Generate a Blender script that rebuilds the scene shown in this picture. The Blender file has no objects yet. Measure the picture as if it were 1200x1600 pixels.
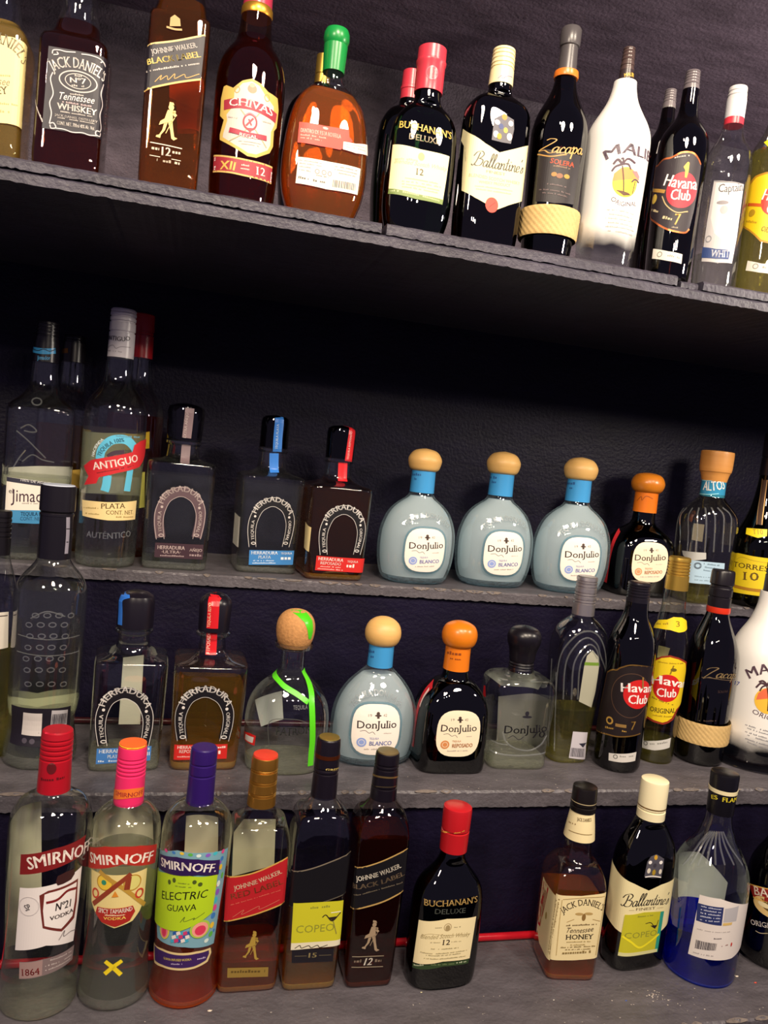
import bpy, bmesh, math, random
import numpy as np
from mathutils import Vector, Matrix
random.seed(7)
S = bpy.context.scene
COL = S.collection
# ------------------------------------------------------------------ camera, world, lights, exposure
cam = bpy.data.cameras.new('camera'); camo = bpy.data.objects.new('camera', cam); COL.objects.link(camo)
YAW, PIT, ROL = map(math.radians, (14.45, 4.6, 6.05))
vd = Vector((math.sin(YAW) * math.cos(PIT), math.cos(YAW) * math.cos(PIT), -math.sin(PIT)))
r0 = Vector((math.cos(YAW), -math.sin(YAW), 0)); u0 = r0.cross(vd)
rr = r0 * math.cos(ROL) + u0 * math.sin(ROL); uu = u0 * math.cos(ROL) - r0 * math.sin(ROL)
camo.matrix_world = Matrix(((rr.x, uu.x, -vd.x, 0), (rr.y, uu.y, -vd.y, 0), (rr.z, uu.z, -vd.z, 1.5), (0, 0, 0, 1)))
cam.sensor_fit = 'VERTICAL'; cam.sensor_height = 32.0; cam.lens = 32.0 * 1228 / 1600
cam.clip_start = .02
S.camera = camo
S.view_settings.view_transform = 'Standard'; S.view_settings.look = 'None'
S.view_settings.gamma = 1.0; S.view_settings.use_curve_mapping = False
S.view_settings.exposure = 0.0
S.cycles.max_bounces = 14; S.cycles.transparent_max_bounces = 40; S.cycles.transmission_bounces = 10
S.cycles.glossy_bounces = 4; S.cycles.diffuse_bounces = 3
S.cycles.caustics_refractive = True; S.cycles.caustics_reflective = False
S.cycles.sample_clamp_indirect = 4.0; S.cycles.use_denoising = True
wd = bpy.data.worlds.new('dim_bar_room'); S.world = wd; wd.use_nodes = True
wd.node_tree.nodes['Background'].inputs[0].default_value = (.38, .32, .54, 1)
wd.node_tree.nodes['Background'].inputs[1].default_value = .25
def lamp(name, loc, to, power, size, col=(1, .84, .66)):
    l = bpy.data.lights.new(name, 'AREA'); l.shape = 'DISK'; l.size = size; l.energy = power; l.color = col
    o = bpy.data.objects.new(name, l); COL.objects.link(o); o.location = loc
    o.rotation_euler = (Vector(to) - Vector(loc)).to_track_quat('-Z', 'Y').to_euler(); return o
lamp('ceiling_spot', (.15, -.20, 2.50), (.35, 1.0, 1.3), 19.5, .30)
lamp('ceiling_spot', (.85, -.15, 2.50), (.6, 1.0, 1.4), 16, .26)
lamp('ceiling_spot', (-.75, -.5, 2.35), (.0, 1.0, 1.4), 19, .2)
lamp('shelf_spot', (1.22, .45, 1.86), (.85, 1.05, 2.10), 9, .10, (1, .88, .74))
lamp('shelf_spot', (.05, .15, 2.40), (.1, .95, 1.85), 2, .08, (1, .84, .66))
for i in range(3):
    lamp('bar_bulb', (.22 + .16 * i, -.30, 2.05), (.35, 1.0, 1.4), 1.0, .03)

# ------------------------------------------------------------------ helpers
class Surf:
    """Body of revolution-like surface: rings (z, rx, ry, n) of superellipses; u = arc length from the front centre."""
    M = 97
    def __init__(s, rings):
        s.R = np.array(rings, float); s.z = s.R[:, 0]
        t = np.linspace(-math.pi, math.pi, s.M); s.P = []; s.L = []
        for z, rx, ry, n in s.R:
            p = ring2d(rx, ry, n, t)
            d = np.concatenate([[0], np.cumsum(np.hypot(*np.diff(p, axis=0).T))])
            s.P.append(p); s.L.append(d - d[s.M // 2])
    def _lev(s, i, u):
        L, p = s.L[i], s.P[i]
        x = np.interp(u, L, p[:, 0]); y = np.interp(u, L, p[:, 1])
        e = max(1e-5, L[-1] * .01)
        tx = np.interp(u + e, L, p[:, 0]) - np.interp(u - e, L, p[:, 0])
        ty = np.interp(u + e, L, p[:, 1]) - np.interp(u - e, L, p[:, 1])
        h = np.hypot(tx, ty) + 1e-12
        return np.stack([x, y, ty / h, -tx / h], -1)
    def at(s, u, z, off=0.0):
        u = np.asarray(u, float); z = np.asarray(z, float)
        zc = np.clip(z, s.z[0], s.z[-1]); i = np.clip(np.searchsorted(s.z, zc, 'right') - 1, 0, len(s.z) - 2)
        out = np.zeros(u.shape + (3,))
        for k in np.unique(i):
            m = i == k; dz = s.z[k + 1] - s.z[k]
            f = ((zc[m] - s.z[k]) / dz if dz > 1e-9 else zc[m] * 0)[:, None]
            q = s._lev(k, u[m]) * (1 - f) + s._lev(k + 1, u[m]) * f
            out[m, 0] = q[:, 0] + q[:, 2] * off; out[m, 1] = q[:, 1] + q[:, 3] * off
        out[..., 2] = z
        return out
def ring2d(rx, ry, n, t):
    c, s = np.cos(t), np.sin(t)
    r = (np.abs(c) ** n + np.abs(s) ** n) ** (-1.0 / n)
    return np.stack([rx * r * s, -ry * r * c], -1)
def chaikin(k, it=2):
    k = np.array(k, float)
    for _ in range(it):
        a, b = k[:-1], k[1:]
        q = np.empty((2 * len(a), k.shape[1])); q[0::2] = a * .75 + b * .25; q[1::2] = a * .25 + b * .75
        k = np.concatenate([k[:1], q, k[-1:]])
    return k

MATS = {}
def newmat(name):
    m = bpy.data.materials.new(name); m.use_nodes = True; m.node_tree.nodes.clear(); return m, m.node_tree
def link_out(nt, sock):
    o = nt.nodes.new('ShaderNodeOutputMaterial'); nt.links.new(sock, o.inputs['Surface'])
def N(nt, t, **kw):
    n = nt.nodes.new(t)
    for k, v in kw.items():
        if k in n.inputs: n.inputs[k].default_value = v
        else: setattr(n, k, v)
    return n
def hexlin(h):
    c = [int(h[i:i + 2], 16) / 255 for i in (1, 3, 5)]
    return tuple(x / 12.92 if x <= .04045 else ((x + .055) / 1.055) ** 2.4 for x in c) + (1,)
def pbr(name, col, rough=.5, metal=0., noise=0., bump=0., scale=60., spec=.5, sss=0.):
    m, nt = newmat(name)
    p = N(nt, 'ShaderNodeBsdfPrincipled', Roughness=rough, Metallic=metal)
    p.inputs['Base Color'].default_value = col; p.inputs['Specular IOR Level'].default_value = spec
    if noise or bump:
        tc = N(nt, 'ShaderNodeTexCoord'); nz = N(nt, 'ShaderNodeTexNoise', Scale=scale, Detail=6.)
        nt.links.new(tc.outputs['Object'], nz.inputs['Vector'])
        if noise:
            mx = N(nt, 'ShaderNodeMix', data_type='RGBA'); mx.inputs[6].default_value = tuple(c * (1 - noise) for c in col[:3]) + (1,)
            mx.inputs[7].default_value = tuple(min(1, c * (1 + noise)) for c in col[:3]) + (1,)
            nt.links.new(nz.outputs['Fac'], mx.inputs[0]); nt.links.new(mx.outputs[2], p.inputs['Base Color'])
        if bump:
            b = N(nt, 'ShaderNodeBump', Strength=bump, Distance=.002); nt.links.new(nz.outputs['Fac'], b.inputs['Height']); nt.links.new(b.outputs[0], p.inputs['Normal'])
    link_out(nt, p.outputs[0]); return m
def thin_glass(name, face, edge, f0=.05, rough=.015, diffuse=0., dcol=(.8, .85, .85, 1), bend=False, f5=4.5):
    """glass wall: light goes straight through, tinted more at grazing angles, with a Fresnel-like reflection"""
    m, nt = newmat(name)
    lw = N(nt, 'ShaderNodeLayerWeight', Blend=.5)
    p2 = N(nt, 'ShaderNodeMath', operation='POWER'); p2.inputs[1].default_value = 2.2
    p5 = N(nt, 'ShaderNodeMath', operation='POWER'); p5.inputs[1].default_value = f5
    ma = N(nt, 'ShaderNodeMath', operation='MULTIPLY_ADD'); ma.inputs[1].default_value = .75; ma.inputs[2].default_value = f0
    mc = N(nt, 'ShaderNodeMix', data_type='RGBA'); mc.inputs[6].default_value = face; mc.inputs[7].default_value = edge
    tr = N(nt, 'ShaderNodeBsdfTransparent'); gl = N(nt, 'ShaderNodeBsdfGlossy', Roughness=rough)
    gl.inputs['Color'].default_value = (1, 1, 1, 1)
    mx = N(nt, 'ShaderNodeMixShader')
    L = nt.links.new
    L(lw.outputs['Facing'], p2.inputs[0]); L(lw.outputs['Facing'], p5.inputs[0]); L(p5.outputs[0], ma.inputs[0])
    L(p2.outputs[0], mc.inputs[0]); L(mc.outputs[2], tr.inputs[0])
    base = tr.outputs[0]
    if bend:
        rf = N(nt, 'ShaderNodeBsdfRefraction', Roughness=.01, IOR=1.4); L(mc.outputs[2], rf.inputs[0])
        p3 = N(nt, 'ShaderNodeMath', operation='POWER'); p3.inputs[1].default_value = 3.2; L(lw.outputs['Facing'], p3.inputs[0])
        mb = N(nt, 'ShaderNodeMixShader'); L(p3.outputs[0], mb.inputs[0]); L(tr.outputs[0], mb.inputs[1]); L(rf.outputs[0], mb.inputs[2]); base = mb.outputs[0]
    if diffuse:
        d = N(nt, 'ShaderNodeBsdfDiffuse'); d.inputs[0].default_value = dcol; m2 = N(nt, 'ShaderNodeMixShader'); m2.inputs[0].default_value = diffuse
        L(base, m2.inputs[1]); L(d.outputs[0], m2.inputs[2]); base = m2.outputs[0]
    L(ma.outputs[0], mx.inputs[0]); L(base, mx.inputs[1]); L(gl.outputs[0], mx.inputs[2]); link_out(nt, mx.outputs[0]); return m
def liquid_mat(name, col, ior=1.33, through=.0, glow_mix=0., lumpy=0.):
    m, nt = newmat(name)
    g = N(nt, 'ShaderNodeBsdfGlass', Roughness=.0, IOR=ior); g.inputs['Color'].default_value = col
    if lumpy:
        tc = N(nt, 'ShaderNodeTexCoord'); vo = N(nt, 'ShaderNodeTexVoronoi', Scale=lumpy); bp = N(nt, 'ShaderNodeBump', Strength=.55, Distance=.004)
        nt.links.new(tc.outputs['Object'], vo.inputs['Vector']); nt.links.new(vo.outputs['Distance'], bp.inputs['Height']); nt.links.new(bp.outputs[0], g.inputs['Normal'])
    t = N(nt, 'ShaderNodeBsdfTransparent'); t.inputs[0].default_value = col
    mx = N(nt, 'ShaderNodeMixShader'); mx.inputs[0].default_value = through
    nt.links.new(g.outputs[0], mx.inputs[1]); nt.links.new(t.outputs[0], mx.inputs[2]); out = mx.outputs[0]
    if glow_mix:  # diffuse share imitating light that glows inside liquids and thick bases
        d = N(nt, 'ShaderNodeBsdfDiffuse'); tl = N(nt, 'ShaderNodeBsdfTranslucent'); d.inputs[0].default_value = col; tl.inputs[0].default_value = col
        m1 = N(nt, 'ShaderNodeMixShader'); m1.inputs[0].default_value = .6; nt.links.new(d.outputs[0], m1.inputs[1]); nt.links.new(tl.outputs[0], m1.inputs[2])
        m2 = N(nt, 'ShaderNodeMixShader'); m2.inputs[0].default_value = glow_mix; nt.links.new(out, m2.inputs[1]); nt.links.new(m1.outputs[0], m2.inputs[2]); out = m2.outputs[0]
    link_out(nt, out); return m
def wood_mat(name, a, b):
    m, nt = newmat(name); p = N(nt, 'ShaderNodeBsdfPrincipled', Roughness=.45)
    tc = N(nt, 'ShaderNodeTexCoord'); mp = N(nt, 'ShaderNodeMapping'); mp.inputs['Scale'].default_value = (18, 18, 220)
    nz = N(nt, 'ShaderNodeTexNoise', Scale=1., Detail=3.); cr = N(nt, 'ShaderNodeMix', data_type='RGBA'); cr.inputs[6].default_value = a; cr.inputs[7].default_value = b
    L = nt.links.new; L(tc.outputs['Object'], mp.inputs[0]); L(mp.outputs[0], nz.inputs['Vector']); L(nz.outputs['Fac'], cr.inputs[0]); L(cr.outputs[2], p.inputs['Base Color']); link_out(nt, p.outputs[0]); return m
def frost_mat(name, z0, z1):
    """white sprayed glass, clear near the foot"""
    m, nt = newmat(name); L = nt.links.new
    p = N(nt, 'ShaderNodeBsdfPrincipled', Roughness=.35); p.inputs['Base Color'].default_value = (.86, .84, .80, 1)
    tr = N(nt, 'ShaderNodeBsdfTransparent'); tr.inputs[0].default_value = (.82, .84, .84, 1); gl = N(nt, 'ShaderNodeBsdfGlossy', Roughness=.03)
    mg = N(nt, 'ShaderNodeMixShader'); mg.inputs[0].default_value = .12; L(tr.outputs[0], mg.inputs[1]); L(gl.outputs[0], mg.inputs[2])
    tc = N(nt, 'ShaderNodeTexCoord'); sx = N(nt, 'ShaderNodeSeparateXYZ'); mr = N(nt, 'ShaderNodeMapRange'); mr.inputs[1].default_value = z0; mr.inputs[2].default_value = z1
    nz = N(nt, 'ShaderNodeTexNoise', Scale=40.); ad = N(nt, 'ShaderNodeMath', operation='MULTIPLY_ADD'); ad.inputs[1].default_value = .012
    L(tc.outputs['Object'], sx.inputs[0]); L(tc.outputs['Object'], nz.inputs['Vector']); L(nz.outputs['Fac'], ad.inputs[0]); L(sx.outputs[2], ad.inputs[2]); L(ad.outputs[0], mr.inputs[0])
    mx = N(nt, 'ShaderNodeMixShader'); L(mr.outputs[0], mx.inputs[0]); L(mg.outputs[0], mx.inputs[1]); L(p.outputs[0], mx.inputs[2]); link_out(nt, mx.outputs[0]); return m
GL = dict(
 clear=((.95, .965, .955, 1), (.66, .70, .67, 1)), smoke=((.62, .55, .54, 1), (.25, .2, .2, 1)), smoke2=((.85, .8, .76, 1), (.45, .38, .35, 1)),
 green=((.045, .10, .05, 1), (.008, .02, .01, 1)), brown=((.075, .030, .022, 1), (.012, .005, .006, 1)), black=((.015, .010, .014, 1), (.004, .003, .005, 1)),
 ice=((.94, .97, .975, 1), (.55, .72, .76, 1)), pale=((.90, .90, .80, 1), (.50, .50, .36, 1)), amberc=((.80, .55, .36, 1), (.4, .2, .1, 1)),
 amberd=((.12, .045, .028, 1), (.03, .01, .008, 1)), olive=((.16, .15, .04, 1), (.04, .035, .01, 1)), smokecap=((.45, .42, .45, 1), (.2, .18, .2, 1)), blackcap=((.10, .09, .12, 1), (.04, .035, .05, 1)))
LQ = dict(l_clear=((.97, .98, .94, 1), .015), l_red=((.97, .24, .07, 1), .14), l_amber=((.90, .48, .11, 1), .05), l_gold=((.95, .68, .18, 1), .07), l_deep=((.70, .16, .05, 1), .04), l_deepgold=((.72, .38, .09, 1), .03),
 l_pale=((.96, .93, .50, 1), .04), l_blue=((.04, .12, .95, 1), .05), l_honey=((.97, .72, .24, 1), .20), l_dark=((.50, .14, .05, 1), .02), l_orange=((.98, .36, .06, 1), .20), l_bronze=((.93, .42, .09, 1), .11), l_ice=((.86, .955, 1., 1), .86))
def mat(k):
    if k in MATS: return MATS[k]
    if k[0] == '#': m = pbr('paper_' + k[1:], hexlin(k), .48)
    elif k[0] == '*': m = pbr('plastic_' + k[1:], hexlin('#' + k[1:]), .3)
    elif k[0] == '$': m = pbr('metal_' + k[1:], hexlin('#' + k[1:]), .32, .85)
    elif k in GL: m = thin_glass('glass_' + k, *GL[k], f0=.07 if k in ('green', 'brown', 'black', 'amberd') else .075 if k in ('clear', 'ice', 'pale') else .05, bend=k in ('clear', 'ice', 'pale'), f5=3.2 if k in ('clear', 'ice', 'pale') else 4.5)
    elif k in LQ: m = liquid_mat('liquid_' + k[2:], LQ[k][0], 1.33, .45, LQ[k][1])
    elif k == 'clear2': m = thin_glass('raised_glass', (.95, .96, .95, 1), (.6, .65, .62, 1), f0=.16, rough=.12, diffuse=.10)
    elif k == 'rim': m = thin_glass('rim_glass', (.55, .75, .82, 1), (.3, .5, .58, 1), f0=.12, rough=.08, diffuse=.12, dcol=(.35, .55, .65, 1))
    elif k.startswith('chunk'): m = liquid_mat('glow_glass_' + k[6:], LQ[k[6:]][0] if k[6:] in LQ else (.97, .98, .88, 1), 1.5, .3, .14 if k[6:] in ('plain', 'l_clear', 'l_pale', 'l_ice') else .40, 170.)  # base takes the liquor's tint, painting in light that shines through it
    elif k == 'frost': m = frost_mat('frosted_white_glass', .030, .055)
    elif k == 'cork': m = pbr('cork', hexlin('#c08a52'), .8, noise=.35, bump=.4, scale=300)
    elif k == 'wood': m = wood_mat('pale_wood', hexlin('#d8a860'), hexlin('#e4b872'))
    elif k == 'woodo': m = wood_mat('orange_wood', hexlin('#cc8840'), hexlin('#dc9c54'))
    elif k == 'straw': m = pbr('straw', hexlin('#cfae72'), .7, noise=.25, scale=250)
    MATS[k] = m; return m
def mesh_obj(name, V, F, m, parent=None, smooth=0.):
    me = bpy.data.meshes.new(name); me.from_pydata([tuple(map(float, v)) for v in V], [], [list(map(int, f)) for f in F]); me.update()
    if smooth:
        me.polygons.foreach_set('use_smooth', [True] * len(me.polygons)); me.set_sharp_from_angle(angle=math.radians(smooth))
    me.materials.append(mat(m) if isinstance(m, str) else m)
    o = bpy.data.objects.new(name, me); COL.objects.link(o)
    if parent: o.parent = parent
    return o
def loft(rings, seg=56, cap0=True, cap1=True, off=0.):
    t = np.linspace(-math.pi, math.pi, seg, endpoint=False); V = []; F = []
    for z, rx, ry, n in rings:
        p = ring2d(max(rx + off, 1e-5), max(ry + off, 1e-5), n, t); V += [(x, y, z) for x, y in p]
    for i in range(len(rings) - 1):
        a = i * seg; b = a + seg
        F += [(a + j, a + (j + 1) % seg, b + (j + 1) % seg, b + j) for j in range(seg)]
    if cap0: F.append(list(range(seg - 1, -1, -1)))
    if cap1: F.append([(len(rings) - 1) * seg + j for j in range(seg)])
    return V, F
# ------------------------------------------------------------------ lettering
GLY = {}
SCRIPT = {'a': ([[(.42, .36), (.25, .45), (.06, .28), (.08, .04), (.25, .03), (.40, .30), (.42, .42), (.38, .10), (.46, 0), (.58, .12)]], .52),
 'l': ([[(0, .1), (.22, .6), (.3, .95), (.2, 1.), (.12, .7), (.1, .15), (.18, 0), (.34, .12)]], .3),
 'n': ([[(.02, .35), (.1, .44), (.08, 0)], [(.09, .22), (.28, .44), (.38, .4), (.36, .1), (.44, 0), (.56, .12)]], .5),
 't': ([[(.2, .85), (.12, .15), (.18, 0), (.34, .12)], [(-.02, .5), (.32, .52)]], .3),
 'i': ([[(.05, .3), (.12, .44), (.1, .1), (.18, 0), (.3, .12)], [(.15, .6), (.19, .66)]], .27),
 'e': ([[(.04, .18), (.3, .28), (.28, .43), (.12, .4), (.05, .18), (.15, 0), (.38, .12)]], .36),
 's': ([[(.02, .05), (.2, .45), (.28, .15), (.14, 0), (.02, .06)]], .33), "'": ([[(.14, .98), (.07, .78)]], .14),
 'B': ([[(.36, .95), (.24, .3), (.05, 0), (-.12, .1)], [(-.1, .66), (.1, .95), (.5, 1.05), (.72, .85), (.5, .56), (.3, .52)], [(.4, .54), (.78, .42), (.66, .06), (.3, 0), (.12, .14)]], .86),
 'Z': ([[(.05, .82), (.3, .98), (.75, .95), (.35, .45), (-.1, -.02), (.3, .06), (.7, -.08), (1., 0)]], .8),
 'c': ([[(.36, .36), (.22, .45), (.05, .25), (.12, .02), (.38, .1)]], .38),
 'p': ([[(.02, .35), (.12, .44), (.0, -.4)], [(.1, .25), (.3, .45), (.42, .25), (.25, .02), (.08, .1)]], .48)}
def catmull(P, k=6):
    P = [np.array(p, float) for p in P]
    if len(P) < 3: return P
    Q = [2 * P[0] - P[1]] + P + [2 * P[-1] - P[-2]]; out = []
    for i in range(1, len(Q) - 2):
        for j in range(k):
            t = j / k; a, b, c, d = Q[i - 1:i + 3]
            out.append(.5 * ((2 * b) + (c - a) * t + (2 * a - 5 * b + 4 * c - d) * t * t + (3 * b - a - 3 * c + d) * t ** 3))
    return out + [P[-1]]
def strip(P, wf):
    """polyline to flat strip in the plane; wf(i, direction) gives the width"""
    V = []; F = []; n = len(P)
    for i in range(n):
        d = P[min(i + 1, n - 1)] - P[max(i - 1, 0)]; d = d / (np.hypot(*d) + 1e-12); w = wf(i, d) / 2; nn = np.array([-d[1], d[0]])
        V += [P[i] - nn * w, P[i] + nn * w]
    F = [(2 * i, 2 * i + 2, 2 * i + 3, 2 * i + 1) for i in range(n - 1)]
    return V, F
def glyphs(txt, style):
    """flat text mesh: x runs 0..1, baseline 0, capital height 1"""
    k = (txt, style)
    if k in GLY: return GLY[k]
    if style == 'script':
        V = []; F = []; x = 0.
        for ch in txt:
            st, ad = SCRIPT[ch]
            for s in st:
                v, f = strip(catmull([(px + x + py * .25, py) for px, py in s]), lambda i, d: .035 + .085 * abs(d[1] * .9 - d[0] * .2))
                F += [tuple(a + len(V) for a in q) for q in f]; V += v
            x += ad
        V = np.array(V)
    else:
        cu = bpy.data.curves.new('t', 'FONT'); cu.body = txt; cu.resolution_u = 2
        fat = {'bold': .022, 'italic': .02, 'hand': .006, 'serif': .010}.get(style, 0.)
        if style in ('italic', 'scriptf', 'hand'): cu.shear = {'italic': .25, 'scriptf': .4, 'hand': .2}[style]
        o = bpy.data.objects.new('t', cu); me = bpy.data.meshes.new_from_object(o)
        V = np.array([v.co[:2] for v in me.vertices]); F = [tuple(p.vertices) for p in me.polygons]
        if style == 'serif':
            cnt = {}
            for f in F:
                for a, b in zip(f, f[1:] + f[:1]): cnt[(min(a, b), max(a, b))] = cnt.get((min(a, b), max(a, b)), 0) + 1
            add = []
            for (a, b), c in cnt.items():
                if c != 1: continue
                p, q = V[a], V[b]
                if abs(p[1] - q[1]) < .004 and .06 < abs(p[0] - q[0]) < .2:
                    for y0, s in ((-.008, 1), (.69, -1), (.52, -1)):
                        if abs(p[1] - y0) < .016: add.append((min(p[0], q[0]) - .05, max(p[0], q[0]) + .05, p[1], p[1] + s * .06))
            for x0, x1, y0, y1 in add:
                i = len(V); V = np.concatenate([V, [(x0, y0), (x1, y0), (x1, y1), (x0, y1)]]); F.append((i, i + 1, i + 2, i + 3))
        bpy.data.objects.remove(o); bpy.data.meshes.remove(me); bpy.data.curves.remove(cu)
        V[:, 1] /= .682
        if fat:   # heavier strokes: three prints a hair apart
            n = len(V); V = np.concatenate([V, V + (fat, 0), V - (fat, 0)]); F = F + [tuple(a + n for a in f) for f in F] + [tuple(a + 2 * n for a in f) for f in F]
    V = V.copy(); x0, x1 = V[:, 0].min(), V[:, 0].max(); V[:, 0] = (V[:, 0] - x0) / max(1e-6, x1 - x0)
    GLY[k] = (V, F); return GLY[k]
def on_path(P, V, h):
    P = np.array(catmull([np.array(p) for p in P], 8)); d = np.hypot(*np.diff(P, axis=0).T); s = np.concatenate([[0], np.cumsum(d)])
    t = V[:, 0] * s[-1]; x = np.interp(t, s, P[:, 0]); y = np.interp(t, s, P[:, 1]); e = s[-1] * .03
    tx = np.interp(t + e, s, P[:, 0]) - np.interp(t - e, s, P[:, 0]); ty = np.interp(t + e, s, P[:, 1]) - np.interp(t - e, s, P[:, 1]); l = np.hypot(tx, ty) + 1e-12
    return np.stack([x - ty / l * V[:, 1] * h, y + tx / l * V[:, 1] * h], -1)
def refine(V, F, du=.0025, dv=.006, ngon=False):
    """cut a flat mesh into cells small enough to bend round the bottle"""
    bm = bmesh.new(); vs = [bm.verts.new((p[0], p[1], 0)) for p in V]; fs = []
    for f in F:
        try: fs.append(bm.faces.new([vs[i] for i in f]))
        except ValueError: pass
    bm.normal_update()
    if ngon: bmesh.ops.triangulate(bm, faces=fs, ngon_method='EAR_CLIP')
    a = np.array(V); lo, hi = a.min(0), a.max(0)
    for ax, st in ((0, du), (1, dv)):
        k = math.ceil(lo[ax] / st) * st
        while k < hi[ax]:
            co = Vector((0, 0, 0)); co[ax] = k; no = Vector((0, 0, 0)); no[ax] = 1
            bmesh.ops.bisect_plane(bm, geom=bm.verts[:] + bm.edges[:] + bm.faces[:], plane_co=co, plane_no=no, dist=1e-7); k += st
    bm.verts.index_update(); V = np.array([v.co[:2] for v in bm.verts]); F = [tuple(v.index for v in f.verts) for f in bm.faces]; bm.free()
    # all faces counter-clockwise
    out = []
    for f in F:
        q = V[list(f)]; ar = sum(q[i - 1][0] * q[i][1] - q[i][0] * q[i - 1][1] for i in range(len(q))); out.append(f if ar > 0 else f[::-1])
    return V, out
def flat_poly(pts, dv=.006): return refine(pts, [tuple(range(len(pts)))], .0025, dv, True)
def flat_item(it, dv=.006):
    t = it[0]
    if t == 'poly': return flat_poly(it[2], dv)
    if t == 'disc' or t == 'ring':
        c, rx, ry = it[2], it[3], it[4]; n = it[-1]; k = 36 if max(rx, ry) > .006 else 16
        a = ring2d(rx, ry, n, np.linspace(0, 2 * math.pi, k, endpoint=False)) + np.array(c)
        if t == 'disc': return flat_poly([tuple(p) for p in a], dv)
        w = it[5]; b = ring2d(max(rx - w, 1e-5), max(ry - w, 1e-5), n, np.linspace(0, 2 * math.pi, k, endpoint=False)) + np.array(c)
        return np.concatenate([a, b]), [(i, (i + 1) % k, k + (i + 1) % k, k + i) for i in range(k)]
    if t == 'line':
        P = catmull(it[2], 6) if len(it[2]) > 2 else [np.array(it[2][0]) * (1 - f) + np.array(it[2][1]) * f for f in np.linspace(0, 1, 6)]
        V, F = strip(P, lambda i, d: it[3]); return refine(V, F, .0022, dv) if it[3] > .003 and it[1] != 'clear2' else (np.array(V), F)
    if t == 'text':
        V, F = glyphs(it[3], it[2]); V = on_path(it[4], V, it[5]); return refine(V, F, .0025, dv) if it[5] > .0032 else (V, F)
    if t == 'dash':
        a, b = np.array(it[2][:2]), np.array(it[2][2:]); h = it[3]; d = b - a; L = np.hypot(*d); d = d / (L + 1e-12); nn = np.array([-d[1], d[0]]); s = 0; V = []; F = []
        rg = random.Random(int(abs(a[0]) * 1e6) + int(L * 1e6))
        while s < L:
            w = min(h * rg.uniform(.45, .9), L - s)
            if rg.random() > .16:
                p = a + d * s; i = len(V); hh = h * rg.choice((.7, .7, 1.)); V += [p, p + d * w, p + d * w + nn * hh, p + nn * hh]; F.append((i, i + 1, i + 2, i + 3))
            s += w + h * .28
        if not V: V = [a, b, b + nn * h]; F = [(0, 1, 2)]
        return np.array(V), F
    if t == 'bars':
        q = [np.array(p) for p in it[2]]; V = []; F = []; x = 0; rg = random.Random(3)
        while x < 1:
            w = rg.choice((.015, .025, .04)); x1 = min(1, x + w); i = len(V)
            V += [q[0] * (1 - x) + q[1] * x, q[0] * (1 - x1) + q[1] * x1, q[3] * (1 - x1) + q[2] * x1, q[3] * (1 - x) + q[2] * x]; F.append((i, i + 1, i + 2, i + 3)); x = x1 + rg.choice((.015, .03))
        return np.array(V), F
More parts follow.
